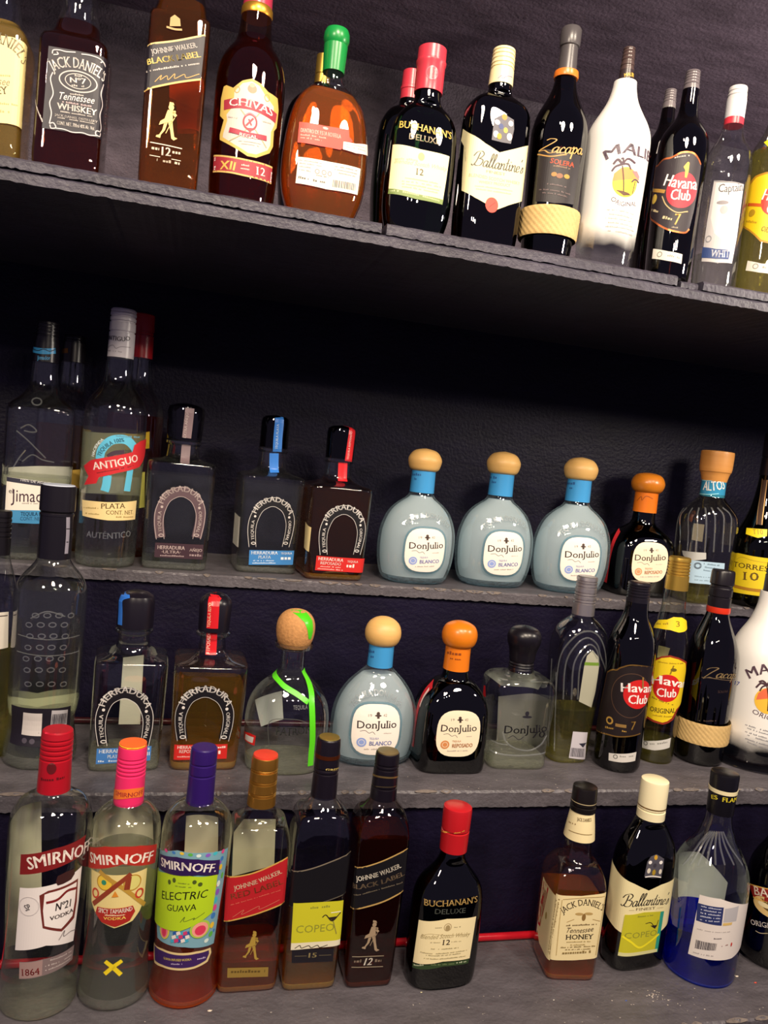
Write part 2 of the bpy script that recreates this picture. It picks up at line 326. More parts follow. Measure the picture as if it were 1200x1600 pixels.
# ------------------------------------------------------------------ bottles
def tag(o, label, cat, group=None):
    o['label'] = label; o['category'] = cat
    if group: o['group'] = group
def build_bottle(d):
    root = bpy.data.objects.new(d['name'], None); COL.objects.link(root); root.empty_display_size = .03
    root.location = d['loc']; root.rotation_euler = (0, 0, d['turn']); tag(root, d['label'], 'bottle', d.get('group'))
    rings = chaikin(d['keys']); body = Surf(rings); S_ = {'glass': body}
    foot = [(0., rings[0][1] * .93, rings[0][2] * .93, rings[0][3]), (.0025, rings[0][1], rings[0][2], rings[0][3])] + [tuple(r) for r in rings[1:] if r[0] > .003]
    V, F = loft(foot); P = {'glass': mesh_obj('glass_body', V, F, d['glass'], root, 50)}
    z0 = .0012
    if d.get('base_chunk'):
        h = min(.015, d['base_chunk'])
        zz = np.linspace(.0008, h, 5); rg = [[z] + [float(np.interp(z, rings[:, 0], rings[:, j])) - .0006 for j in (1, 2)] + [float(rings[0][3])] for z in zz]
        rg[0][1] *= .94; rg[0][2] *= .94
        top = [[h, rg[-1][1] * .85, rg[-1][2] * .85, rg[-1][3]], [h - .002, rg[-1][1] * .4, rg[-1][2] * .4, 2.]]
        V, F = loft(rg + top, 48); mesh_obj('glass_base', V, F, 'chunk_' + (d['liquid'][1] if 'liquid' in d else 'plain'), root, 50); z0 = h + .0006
    if 'liquid' in d:
        lv, lm = d['liquid']; zz = [z0] + [r[0] for r in rings if z0 + .001 < r[0] < lv - .001] + [lv]
        rg = [[z] + [max(.001, float(np.interp(z, rings[:, 0], rings[:, j])) - (.0045 if lm == 'l_ice' else .0013)) for j in (1, 2)] + [float(np.interp(z, rings[:, 0], rings[:, 3]))] for z in zz]
        rg = [[z0 - .0002, rg[0][1] * .9, rg[0][2] * .9, rg[0][3]]] + rg
        V, F = loft(rg, 56); mesh_obj('liquid', V, F, lm, root, 50)
    for name, m, keys, o in d['lathes']:
        par = P.get(o.get('parent'), root); off = .0
        if o.get('weave'):
            sg, nr = 120, 9; z0_, z1_ = keys[0][0], keys[-1][0]; q = keys[len(keys) // 2]; rr_ = []; V = []; F = []
            for i in range(nr * 2 + 1):
                z = z0_ + (z1_ - z0_) * i / (nr * 2); rx, ry, n = [float(np.interp(z, [k[0] for k in keys], [k[j] for k in keys])) for j in (1, 2, 3)]
                p = ring2d(rx, ry, n, np.linspace(-math.pi, math.pi, sg, endpoint=False)); l = np.hypot(p[:, 0], p[:, 1])
                for j in range(sg):
                    b = .0007 * math.sin((j / 2 + i / 2.) * math.pi) * (1 if 0 < i < nr * 2 else .3) + (.0006 if i in (0, nr * 2) else 0)
                    V.append((p[j][0] * (1 + b / l[j]), p[j][1] * (1 + b / l[j]), z))
            F = [(i * sg + j, i * sg + (j + 1) % sg, (i + 1) * sg + (j + 1) % sg, (i + 1) * sg + j) for i in range(nr * 2) for j in range(sg)]
            ob = mesh_obj(name, V, F, m, par, 60)
        else:
            open_ = keys[0][1] > .004 and keys[-1][1] > .004 and name not in ('cap',)
            V, F = loft(keys, 40, True, True); ob = mesh_obj(name, V, F, m, par, 35)
        P[name] = ob; S_[name] = Surf(keys)
        if 'label' in o: ob['label'] = o['label']
    for name, items, o in d['parts']:
        on = o.get('on', 'glass'); sf = S_[on]; par = P.get(o.get('parent'), root if on == 'glass' else P[on])
        groups = {}; first = items[0][1]; order = []; lay = 0
        for i, it in enumerate(items):
            V, F = flat_item(it, .006 if on == 'glass' else .0022)
            if on != 'glass': V = np.stack([V[:, 0], np.minimum(V[:, 1], sf.z[-1] - 1e-5)], -1)
            lay += int(i > 0 and it[1] != items[i - 1][1]); off = .00035 + o.get('lift', 0) + .00005 * min(lay, 24) + (.0003 if it[1] in ('clear2', 'rim') else 0)
            W = sf.at(V[:, 0], V[:, 1], off) * (np.array([-1, -1, 1.]) if o.get('back') else 1)
            kind = 'base' if it[1] == first else ('lettering' if it[0] in ('text', 'dash') else 'barcode' if it[0] == 'bars' else 'printed_mark')
            key = (kind, it[1])
            if key not in groups: groups[key] = ([], []); order.append(key)
            g = groups[key]; n0 = len(g[0]); g[0].extend(W.tolist()); g[1].extend([tuple(a + n0 for a in f) for f in F])
            if it[1] == 'clear2' and it[0] == 'line':   # raise the middle into a ridge
                k = len(V) // 2; mid = (sf.at(V[0::2, 0] * .5 + V[1::2, 0] * .5, V[0::2, 1] * .5 + V[1::2, 1] * .5, off + .0008)).tolist()
                n1 = len(g[0]); g[0].extend(mid); del g[1][-len(F):]
                for j in range(k - 1):
                    g[1].append((n0 + 2 * j, n0 + 2 * j + 2, n1 + j + 1, n1 + j)); g[1].append((n1 + j, n1 + j + 1, n0 + 2 * j + 3, n0 + 2 * j + 1))
        base = None
        deep = par is not root
        for key in order:
            V, F = groups[key]
            if base is None:
                base = mesh_obj(name, V, F, key[1], par, 40 if key[1] in ('clear2', 'rim') else 0); 
                if 'label' in o: base['label'] = o['label']
            else: mesh_obj(key[0], V, F, key[1], par if deep else base)
    return root
DATA = [
{'name':'vodka_bottle','label':'big clear vodka bottle with dark red screw cap and slanted white label','loc':[-0.1052,0.846,0.88],'turn':0.0,'keys':[[0.0,0.0359,0.0359,2.0],[0.0001,0.0387,0.0387,2.0],[0.0002,0.039,0.039,2.0],[0.0127,0.0377,0.0377,2.0],[0.0452,0.038,0.038,2.0],[0.1838,0.0418,0.0418,2.0],[0.2048,0.0407,0.0407,2.0],[0.2195,0.0342,0.0342,2.0],[0.2257,0.0241,0.0241,2.0],[0.2289,0.0169,0.0169,2.0],[0.2362,0.0157,0.0157,2.0]],'glass':'clear','lathes':[['cap','*a81424',[[0.231,0.0165,0.0165,2.0],[0.2649,0.0159,0.0159,2.0],[0.2656,0.0148,0.0148,2.0],[0.267,0.0148,0.0148,2.0],[0.2677,0.0159,0.0159,2.0],[0.2701,0.0159,0.0159,2.0],[0.2708,0.0148,0.0148,2.0],[0.2722,0.0148,0.0148,2.0],[0.2729,0.0159,0.0159,2.0],[0.2752,0.0159,0.0159,2.0],[0.2759,0.0148,0.0148,2.0],[0.2773,0.0148,0.0148,2.0],[0.278,0.0159,0.0159,2.0],[0.2804,0.0159,0.0159,2.0],[0.2811,0.0148,0.0148,2.0],[0.2825,0.0148,0.0148,2.0],[0.2832,0.0159,0.0159,2.0],[0.2855,0.0159,0.0159,2.0],[0.2862,0.0148,0.0148,2.0],[0.2876,0.0148,0.0148,2.0],[0.2883,0.0159,0.0159,2.0],[0.2906,0.0156,0.0156,2.0],[0.2945,0.0151,0.0151,2.0],[0.2958,0.0137,0.0137,2.0],[0.2958,0.0,0.0,2.0]],{}]],'parts':[['front_label',[['poly','#e9e2e0',[[-0.0211,0.1445],[0.0136,0.1492],[0.0426,0.1574],[0.0421,0.1181],[0.0386,0.0758],[0.0087,0.0832],[-0.0221,0.0766]]],['poly','#6e2a24',[[-0.0009,0.1384],[0.0068,0.1428],[0.0382,0.1458],[0.039,0.1198],[0.0372,0.1025],[0.023,0.0941],[0.0043,0.1028],[0.0015,0.1197]]],['poly','#f0e9e6',[[0.0039,0.1391],[0.0088,0.1405],[0.0366,0.1428],[0.0361,0.1213],[0.0343,0.1063],[0.0224,0.0975],[0.0059,0.105],[0.0035,0.1216]]],['poly','#3a1c1c',[[0.0135,0.1509],[0.015,0.1572],[0.0234,0.1594],[0.0319,0.1593],[0.0332,0.1535],[0.0294,0.1488],[0.0213,0.1471],[0.0156,0.1467]]],['line','#7c1d20',[[0.0059,0.13],[0.0166,0.1314],[0.026,0.1376],[0.0365,0.1361]],0.00276,1],['text','#241a1c','bold','Nº21',[[0.015,0.1194],[0.0308,0.1186]],0.00828],['text','#3a2a2a','bold','VODKA',[[0.0103,0.1101],[0.0346,0.111]],0.00434],['ring','#cfc8c8',[-0.0104,0.1266],0.01025,0.01025,0.00079,2.0],['text','#555055','serif','SP',[[-0.0127,0.1212],[-0.0074,0.1238]],0.00631],['line','#5a5055',[[0.0206,0.0859],[0.0261,0.0942],[0.0255,0.0881],[0.0333,0.0896],[0.0409,0.0875]],0.00059,1]],{}],['brand_band',[['poly','#7c1a1c',[[-0.0226,0.1795],[0.0103,0.1873],[0.0456,0.1902],[0.0416,0.1712],[0.009,0.1651],[-0.0224,0.1581]]],['text','#f2e6dc','bold','SMIRNOFF',[[-0.0134,0.1652],[0.0114,0.1708],[0.0569,0.1688]],0.01262]],{}],['date_band',[['poly','#7d6c6c',[[-0.016,0.0653],[0.006,0.0686],[0.0408,0.0701],[0.0396,0.0541],[0.0071,0.0503],[-0.0154,0.0467]]],['poly','#a08480',[[-0.016,0.0647],[0.0064,0.0679],[0.0067,0.051],[-0.0152,0.0474]]],['text','#7a1a1c','serif','1864',[[-0.0127,0.0508],[0.0046,0.0528]],0.0071],['dash','#c0b4b0',[0.0089,0.0653,0.037,0.0648],0.00158],['dash','#c0b4b0',[0.0092,0.0599,0.0375,0.0602],0.00158],['dash','#c0b4b0',[0.0095,0.0552,0.0364,0.0569],0.00158]],{}],['back_label',[['poly','#d8d2b6',[[0.0576,0.1911],[0.04,0.2006],[0.0167,0.1997],[0.0095,0.0979],[0.0104,0.0342],[0.048,0.0501]]]],{'back':1}],['cap_emblem',[['line','*d8304a',[[-0.0122,0.2954],[-0.002,0.2978],[-0.0,0.2958]],0.00237,1]],{'on':'cap','parent':'cap'}],['crest',[['disc','#5a0c14',[-0.0015,0.2597],0.00473,0.00591,2.0],['dash','#5a0c14',[-0.0154,0.2456,0.0122,0.2481],0.00276]],{'on':'cap','parent':'cap'}]],'base_chunk':0.0092},
{'name':'vodka_bottle','label':'clear vodka bottle with a hot pink cap and a patterned skull label','loc':[-0.0294,0.8502,0.88],'turn':0.0,'keys':[[0.0,0.0327,0.0327,2.0],[0.0001,0.0363,0.0363,2.0],[0.0041,0.0373,0.0373,2.0],[0.0198,0.0362,0.0362,2.0],[0.0309,0.0347,0.0347,2.0],[0.0487,0.0342,0.0342,2.0],[0.1584,0.0362,0.0362,2.0],[0.1888,0.0365,0.0365,2.0],[0.2017,0.0327,0.0327,2.0],[0.2103,0.0238,0.0238,2.0],[0.2146,0.0161,0.0161,2.0],[0.2189,0.0153,0.0153,2.0]],'glass':'clear','lathes':[['cap','*e8306a',[[0.2146,0.0157,0.0157,2.0],[0.2464,0.0153,0.0153,2.0],[0.2471,0.0142,0.0142,2.0],[0.2485,0.0142,0.0142,2.0],[0.2492,0.0153,0.0153,2.0],[0.2507,0.0153,0.0153,2.0],[0.2514,0.0142,0.0142,2.0],[0.2528,0.0142,0.0142,2.0],[0.2535,0.0153,0.0153,2.0],[0.255,0.0152,0.0152,2.0],[0.2557,0.0141,0.0141,2.0],[0.2571,0.0141,0.0141,2.0],[0.2578,0.0152,0.0152,2.0],[0.2592,0.0152,0.0152,2.0],[0.2599,0.0141,0.0141,2.0],[0.2613,0.0141,0.0141,2.0],[0.262,0.0152,0.0152,2.0],[0.2635,0.0151,0.0151,2.0],[0.2642,0.014,0.014,2.0],[0.2656,0.014,0.014,2.0],[0.2663,0.0151,0.0151,2.0],[0.2732,0.015,0.015,2.0],[0.277,0.0146,0.0146,2.0],[0.2783,0.0132,0.0132,2.0],[0.2783,0.0,0.0,2.0]],{}],['cap_top','*f06a2c',[[0.2774,0.0144,0.0144,2.0],[0.2804,0.014,0.014,2.0],[0.2811,0.0,0.0,2.0]],{'parent':'cap','label':'orange cap top'}]],'parts':[['cap_emblem',[['line','*f4d23c',[[-0.0268,0.2807],[-0.0007,0.2807],[0.0062,0.2804]],0.00364,1],['line','*f4d23c',[[0.0157,0.2808],[-0.0007,0.2807],[-0.0059,0.2796]],0.00364,1]],{'on':'cap_top'}],['cap_band',[['line','*e87830',[[-0.0284,0.2226],[0.0001,0.2305],[0.0182,0.2285]],0.01012,1],['text','#a8302c','bold','SMIRNOFF',[[-0.0157,0.2261],[0.0172,0.2268]],0.00486]],{'on':'cap','parent':'cap'}],['skull_label',[['poly','#e3d08c',[[-0.0368,0.1505],[0.0277,0.1538],[0.0275,0.1182],[0.0225,0.1074],[0.0155,0.0991],[-0.0026,0.0936],[-0.0163,0.0987],[-0.0259,0.1081],[-0.0321,0.1162]]],['disc','#e8c33c',[-0.0166,0.1425],0.00931,0.00891,2.0],['ring','#b5872c',[-0.0166,0.1425],0.00931,0.00891,0.00121,2.0],['disc','#2f8a6a',[-0.0172,0.1424],0.00283,0.00283,2.0],['disc','#d9d07a',[0.0121,0.1425],0.00931,0.00891,2.0],['ring','#b5872c',[0.0121,0.1425],0.00931,0.00891,0.00121,2.0],['line','#b9913a',[[-0.0235,0.1537],[0.0027,0.138],[0.0287,0.1122]],0.00445,1],['line','#8c3a22',[[0.0097,0.153],[-0.0069,0.1381],[-0.0287,0.1151]],0.00486,1],['text','#8c3a22','bold','1',[[0.0039,0.1358],[0.0097,0.1354]],0.01417],['ring','#c23a28',[-0.0265,0.1282],0.00486,0.00567,0.00182,2.0],['ring','#c23a28',[0.0205,0.1286],0.00486,0.00567,0.00182,2.0],['poly','#d98a2c',[[-0.0047,0.135],[-0.0008,0.1287],[-0.0077,0.1278]]],['poly','#a82820',[[-0.0225,0.1147],[0.0141,0.1168],[0.0172,0.1098],[0.0123,0.1005],[-0.0018,0.0953],[-0.0163,0.0992],[-0.0244,0.107]]],['text','#f4e8d8','bold','SPICY TAMARIND',[[-0.0207,0.1091],[0.0141,0.1112]],0.00486],['dash','#f0d8b0',[-0.0131,0.1071,0.0069,0.1077],0.00162],['text','#f0d060','bold','VODKA',[[-0.0144,0.1026],[0.0082,0.1036]],0.00304]],{}],['brand_band',[['poly','#b02a20',[[-0.0583,0.1657],[-0.0188,0.1818],[-0.0007,0.1839],[0.017,0.1823],[0.0401,0.1751],[0.0396,0.1542],[0.0008,0.1646],[-0.0602,0.1432]]],['text','#f6ece0','bold','SMIRNOFF',[[-0.0393,0.1574],[0.0008,0.1646],[0.0335,0.1598]],0.01053]],{'lift':0.0007}],['gold_cross',[['line','#e8d020',[[-0.0087,0.0422],[-0.0008,0.0502],[0.0078,0.0563]],0.00445,1],['line','#e8d020',[[-0.0091,0.0563],[-0.0004,0.0495],[0.008,0.0404]],0.00445,1]],{}],['back_label',[['poly','#dcd3b2',[[0.0464,0.1995],[0.0245,0.1958],[-0.0273,0.1936],[-0.0468,0.0842],[0.0388,0.0825]]]],{'back':1}]],'liquid':[0.1606,'l_clear'],'base_chunk':0.0127},
{'name':'vodka_bottle','label':'vodka bottle with glossy purple cap,lime green label and red liquid','loc':[0.0454,0.8466,0.88],'turn':0.0,'keys':[[0.0,0.0329,0.0329,2.0],[0.0001,0.0366,0.0366,2.0],[0.0002,0.0378,0.0378,2.0],[0.015,0.0374,0.0374,2.0],[0.028,0.0353,0.0353,2.0],[0.0431,0.0348,0.0348,2.0],[0.1608,0.0381,0.0381,2.0],[0.1904,0.0376,0.0376,2.0],[0.203,0.0343,0.0343,2.0],[0.2135,0.0232,0.0232,2.0],[0.2166,0.0153,0.0153,2.0],[0.2208,0.0145,0.0145,2.0]],'glass':'clear','lathes':[['cap','*2c1660',[[0.216,0.0149,0.0149,2.0],[0.2466,0.0146,0.0146,2.0],[0.2473,0.0136,0.0136,2.0],[0.2487,0.0136,0.0136,2.0],[0.2494,0.0146,0.0146,2.0],[0.2591,0.0145,0.0145,2.0],[0.2598,0.0135,0.0135,2.0],[0.2612,0.0135,0.0135,2.0],[0.2619,0.0145,0.0145,2.0],[0.2728,0.0144,0.0144,2.0],[0.2764,0.014,0.014,2.0],[0.2777,0.0127,0.0127,2.0],[0.2777,0.0,0.0,2.0]],{}]],'parts':[['front_label',[['poly','#7aa8b8',[[-0.0697,0.1583],[-0.0211,0.1777],[0.0085,0.1769],[0.0407,0.1718],[0.0375,0.1331],[0.0337,0.0985],[0.0306,0.0656],[-0.0037,0.0711],[-0.0406,0.0699]]],['disc','#3a7ac0',[-0.0254,0.1738],0.00237,0.00158,2.0],['disc','#3a7ac0',[0.0303,0.164],0.00257,0.00276,2.0],['disc','#3a7ac0',[0.0252,0.1006],0.00316,0.00355,2.0],['disc','#3a7ac0',[0.0284,0.082],0.00158,0.00197,2.0],['disc','#3fb8c8',[0.0203,0.1734],0.00276,0.00197,2.0],['disc','#3fb8c8',[0.0265,0.1182],0.00276,0.00355,2.0],['disc','#3fb8c8',[0.0278,0.1504],0.00158,0.00158,2.0],['disc','#5ab04a',[-0.0066,0.1751],0.00257,0.00178,2.0],['disc','#5ab04a',[0.0332,0.1438],0.00197,0.00355,2.0],['disc','#5ab04a',[0.0241,0.0798],0.00276,0.00316,2.0],['disc','#8a5ac0',[0.0118,0.1735],0.00276,0.00197,2.0],['disc','#8a5ac0',[0.0281,0.127],0.00276,0.00355,2.0],['disc','#8a5ac0',[0.0279,0.1608],0.00178,0.00178,2.0],['disc','#d8e8e0',[0.002,0.1741],0.00257,0.00178,2.0],['disc','#d8e8e0',[0.0282,0.1365],0.00257,0.00355,2.0],['disc','#d8e8e0',[0.0191,0.0744],0.00276,0.00237,2.0],['disc','#d94a8a',[-0.0365,0.1723],0.00276,0.00178,2.0],['disc','#d94a8a',[0.0307,0.1722],0.00237,0.00237,2.0],['disc','#d94a8a',[0.0262,0.1098],0.00276,0.00355,2.0],['disc','#d94a8a',[0.0245,0.1349],0.00178,0.00178,2.0],['disc','#e8c23a',[-0.0156,0.1755],0.00237,0.00158,2.0],['disc','#e8c23a',[0.0292,0.1551],0.00237,0.00316,2.0],['disc','#e8c23a',[0.0246,0.0902],0.00276,0.00355,2.0],['poly','#2a5aa8',[[-0.0181,0.0863],[-0.0141,0.0889],[-0.0127,0.0854],[-0.0171,0.0827]]],['poly','#2a5aa8',[[-0.0124,0.0791],[-0.0086,0.0813],[-0.0073,0.0777],[-0.0115,0.0755]]],['poly','#2a5aa8',[[-0.008,0.0839],[-0.0043,0.0858],[-0.0031,0.0821],[-0.0071,0.0802]]],['poly','#2a5aa8',[[-0.0038,0.0883],[-0.0001,0.09],[0.0012,0.0861],[-0.0029,0.0846]]],['poly','#40a8c8',[[-0.0199,0.0773],[-0.0158,0.0801],[-0.0144,0.0766],[-0.0189,0.0738]]],['poly','#40a8c8',[[-0.0152,0.0828],[-0.0113,0.0852],[-0.01,0.0816],[-0.0143,0.0792]]],['poly','#40a8c8',[[-0.0107,0.0878],[-0.007,0.0899],[-0.0057,0.0862],[-0.0098,0.0841]]],['poly','#40a8c8',[[-0.0054,0.0799],[-0.0017,0.0816],[-0.0004,0.0778],[-0.0045,0.0762]]],['poly','#d03a70',[[-0.0161,0.0784],[-0.0122,0.0809],[-0.0108,0.0773],[-0.0151,0.0748]]],['poly','#d03a70',[[-0.0116,0.0835],[-0.0078,0.0856],[-0.0065,0.0819],[-0.0107,0.0798]]],['poly','#d03a70',[[-0.0072,0.0882],[-0.0035,0.09],[-0.0023,0.0863],[-0.0063,0.0845]]],['poly','#e8e0d8',[[-0.019,0.0818],[-0.0149,0.0845],[-0.0136,0.081],[-0.018,0.0783]]],['poly','#e8e0d8',[[-0.0143,0.0872],[-0.0105,0.0895],[-0.0092,0.0859],[-0.0134,0.0836]]],['poly','#e8e0d8',[[-0.0089,0.0796],[-0.0051,0.0816],[-0.0039,0.0778],[-0.008,0.0759]]],['poly','#e8e0d8',[[-0.0046,0.0841],[-0.0009,0.0858],[0.0004,0.082],[-0.0037,0.0804]]],['disc','#d8c84a',[-0.029,0.0855],0.0071,0.01026,2.0],['disc','#e87a8a',[-0.029,0.0849],0.00513,0.00829,2.0],['disc','#d8385a',[-0.0288,0.0835],0.00296,0.00553,2.0],['disc','#a8c84a',[0.0106,0.0905],0.01105,0.01026,2.0],['disc','#f0a090',[0.0106,0.0901],0.00868,0.00829,2.0],['disc','#d8385a',[0.0107,0.0892],0.00592,0.00553,2.0],['poly','#b4d422',[[-0.0695,0.1358],[-0.0188,0.1538],[0.0252,0.1487],[0.0242,0.1266],[0.0228,0.1059],[-0.0101,0.0896],[-0.0675,0.081]]],['text','#1c1c10','hand','ELECTRIC',[[-0.0361,0.1182],[-0.0082,0.1253],[0.0155,0.1264]],0.00868],['text','#1c1c10','hand','GUAVA',[[-0.0267,0.1091],[0.0042,0.1141]],0.00691],['line','#4a6020',[[-0.0109,0.0993],[-0.0066,0.106],[-0.0071,0.1008],[0.0031,0.1048],[0.0023,0.1028],[0.0136,0.1091]],0.00059,1],['disc','#4a5a20',[-0.0269,0.141],0.00197,0.00276,2.0],['disc','#4a5a20',[-0.0213,0.1449],0.00197,0.00276,2.0],['disc','#4a5a20',[0.0,0.1454],0.00217,0.00237,2.0],['disc','#4a5a20',[0.006,0.1424],0.00237,0.00237,2.0],['dash','#6a7a30',[-0.0168,0.1426,-0.0049,0.1429],0.00118],['dash','#6a7a30',[-0.0196,0.1386,-0.0027,0.1392],0.00118]],{}],['brand_band',[['poly','#2c1450',[[-0.0471,0.1637],[-0.0205,0.1712],[0.0013,0.1711],[0.0261,0.1651],[0.0262,0.1485],[0.0028,0.1537],[-0.0479,0.1474]]],['text','#f2ece4','bold','SMIRNOFF.',[[-0.0422,0.1531],[-0.0071,0.1578],[0.0217,0.1531]],0.00908]],{'lift':0.0013}],['lower_band',[['poly','#e0c890',[[-0.0554,0.0556],[-0.0294,0.063],[-0.0109,0.064],[0.0084,0.065],[0.026,0.0631],[0.028,0.0563],[0.0237,0.0478],[0.0081,0.0454],[-0.0092,0.0442],[-0.0271,0.0428],[-0.044,0.0387]]],['poly','#3a1c5c',[[-0.049,0.0568],[-0.0291,0.0606],[-0.0107,0.0615],[0.0086,0.0624],[0.0237,0.0611],[0.0247,0.0569],[0.0214,0.0506],[0.0079,0.0479],[-0.0094,0.0467],[-0.0274,0.0452],[-0.0429,0.0422]]],['text','#e8d060','bold','GUAVA INFUSED VODKA',[[-0.0268,0.0523],[-0.0101,0.0546],[0.0043,0.0558]],0.00257],['dash','#c0b0d0',[-0.0169,0.0496,-0.0049,0.0513],0.00158],['dash','#c0b0d0',[0.0103,0.055,0.0201,0.0537],0.00197]],{}],['back_label',[['poly','#dcd3b2',[[0.0118,0.1812],[-0.0256,0.1822],[-0.0386,0.0526],[0.0068,0.0427]]]],{'back':1}]],'liquid':[0.129,'l_red'],'base_chunk':0.0082},
{'name':'whisky_bottle','label':'square whisky bottle with gold cap and slanted red label','loc':[0.1145,0.8606,0.88],'turn':0.0,'keys':[[0.0,0.0322,0.0306,9.0],[0.0087,0.0337,0.032,9.0],[0.0315,0.0341,0.0324,9.0],[0.1555,0.0346,0.0329,9.0],[0.1703,0.0342,0.0325,9.0],[0.1892,0.0303,0.0294,3.5],[0.1908,0.023,0.023,2.0],[0.2017,0.0167,0.0167,2.0],[0.2071,0.0155,0.0155,2.0]],'glass':'clear','lathes':[['cap','$c08a3c',[[0.206,0.0161,0.0161,2.0],[0.2177,0.0158,0.0158,2.0],[0.2184,0.0147,0.0147,2.0],[0.2192,0.0158,0.0158,2.0],[0.2198,0.0147,0.0147,2.0],[0.2199,0.0147,0.0147,2.0],[0.2205,0.0158,0.0158,2.0],[0.2213,0.0147,0.0147,2.0],[0.222,0.0158,0.0158,2.0],[0.2317,0.0155,0.0155,2.0],[0.2324,0.0144,0.0144,2.0],[0.2332,0.0155,0.0155,2.0],[0.2338,0.0144,0.0144,2.0],[0.2339,0.0144,0.0144,2.0],[0.2345,0.0155,0.0155,2.0],[0.2353,0.0144,0.0144,2.0],[0.236,0.0155,0.0155,2.0],[0.2451,0.0152,0.0152,2.0],[0.2458,0.0142,0.0142,2.0],[0.2468,0.0152,0.0152,2.0],[0.2472,0.0142,0.0142,2.0],[0.2475,0.0141,0.0141,2.0],[0.2479,0.0152,0.0152,2.0],[0.2489,0.0141,0.0141,2.0],[0.2496,0.0152,0.0152,2.0],[0.2582,0.015,0.015,2.0],[0.2615,0.0145,0.0145,2.0],[0.2627,0.0132,0.0132,2.0],[0.2627,0.0,0.0,2.0]],{}],['cap_top','*d8402c',[[0.262,0.0141,0.0141,2.0],[0.264,0.0137,0.0137,2.0],[0.2648,0.0,0.0,2.0]],{'parent':'cap','label':'orange red cap top'}]],'parts':[['front_label',[['poly','#b01c24',[[-0.0358,0.136],[-0.0158,0.1391],[0.0075,0.1479],[0.0314,0.1575],[0.0325,0.131],[0.0334,0.1063],[0.0003,0.0943],[-0.033,0.0865]]],['line','#c8a050',[[-0.0358,0.1367],[-0.0041,0.1425],[0.0313,0.1582]],0.00163,1],['line','#c8a050',[[-0.033,0.0861],[0.0003,0.0938],[0.0335,0.1056]],0.00163,1],['text','#ecd8b8','serif','JOHNNIE WALKER.',[[-0.0247,0.1226],[0.001,0.13],[0.0264,0.1408]],0.00511],['text','#8a3a24','bold','RED LABEL',[[-0.0269,0.1121],[0.002,0.1194],[0.0292,0.1286]],0.00654],['dash','#d06050',[-0.0271,0.1053,0.0263,0.1205],0.00123],['line','#c8705a',[[-0.0236,0.0918],[-0.0123,0.0998],[-0.0138,0.0945],[0.0035,0.1033],[0.0058,0.1],[0.0263,0.1098]],0.00061,1]],{}],['emblem',[['disc','#a88a3a',[0.0023,0.0696],0.00225,0.00247,2.0],['poly','#a88a3a',[[0.0003,0.072],[0.0005,0.0747],[0.0037,0.0737],[0.0048,0.0713],[0.0027,0.0722]]],['poly','#a88a3a',[[-0.0004,0.0677],[0.0043,0.0668],[0.0079,0.0621],[0.0062,0.0605],[0.0041,0.063],[0.0047,0.0579],[0.001,0.0566],[-0.0034,0.0557],[-0.0068,0.0547],[-0.0058,0.0582],[-0.0023,0.0601],[-0.0015,0.0636]]],['poly','#a88a3a',[[0.0034,0.0651],[0.0057,0.0667],[0.0067,0.0653],[0.0047,0.063]]],['poly','#a88a3a',[[0.0008,0.0564],[0.0043,0.0573],[0.0057,0.0495],[0.0072,0.0429],[0.01,0.0413],[0.007,0.0398],[0.0048,0.0416],[0.0033,0.0491]]],['poly','#a88a3a',[[-0.0027,0.0554],[0.0004,0.0561],[-0.0013,0.0496],[-0.0042,0.0458],[-0.0047,0.0429],[-0.0086,0.0444],[-0.008,0.0458],[-0.0058,0.0461],[-0.0035,0.0501]]],['line','#a88a3a',[[0.006,0.0602],[0.0023,0.0527],[-0.0003,0.0467]],0.00056,1]],{}],['lower_plate',[['poly','#8e7434',[[-0.0239,0.0324],[0.0214,0.0305],[0.0219,0.0191],[-0.0233,0.0208]]],['dash','#5a4618',[-0.0198,0.0263,0.0179,0.0246],0.00327]],{}],['back_label',[['poly','#dad2ae',[[0.0245,0.1548],[0.0142,0.1712],[-0.0236,0.1707],[-0.027,0.1127],[0.0218,0.1004]]]],{'back':1}]],'liquid':[0.0407,'l_amber'],'base_chunk':0.0074},
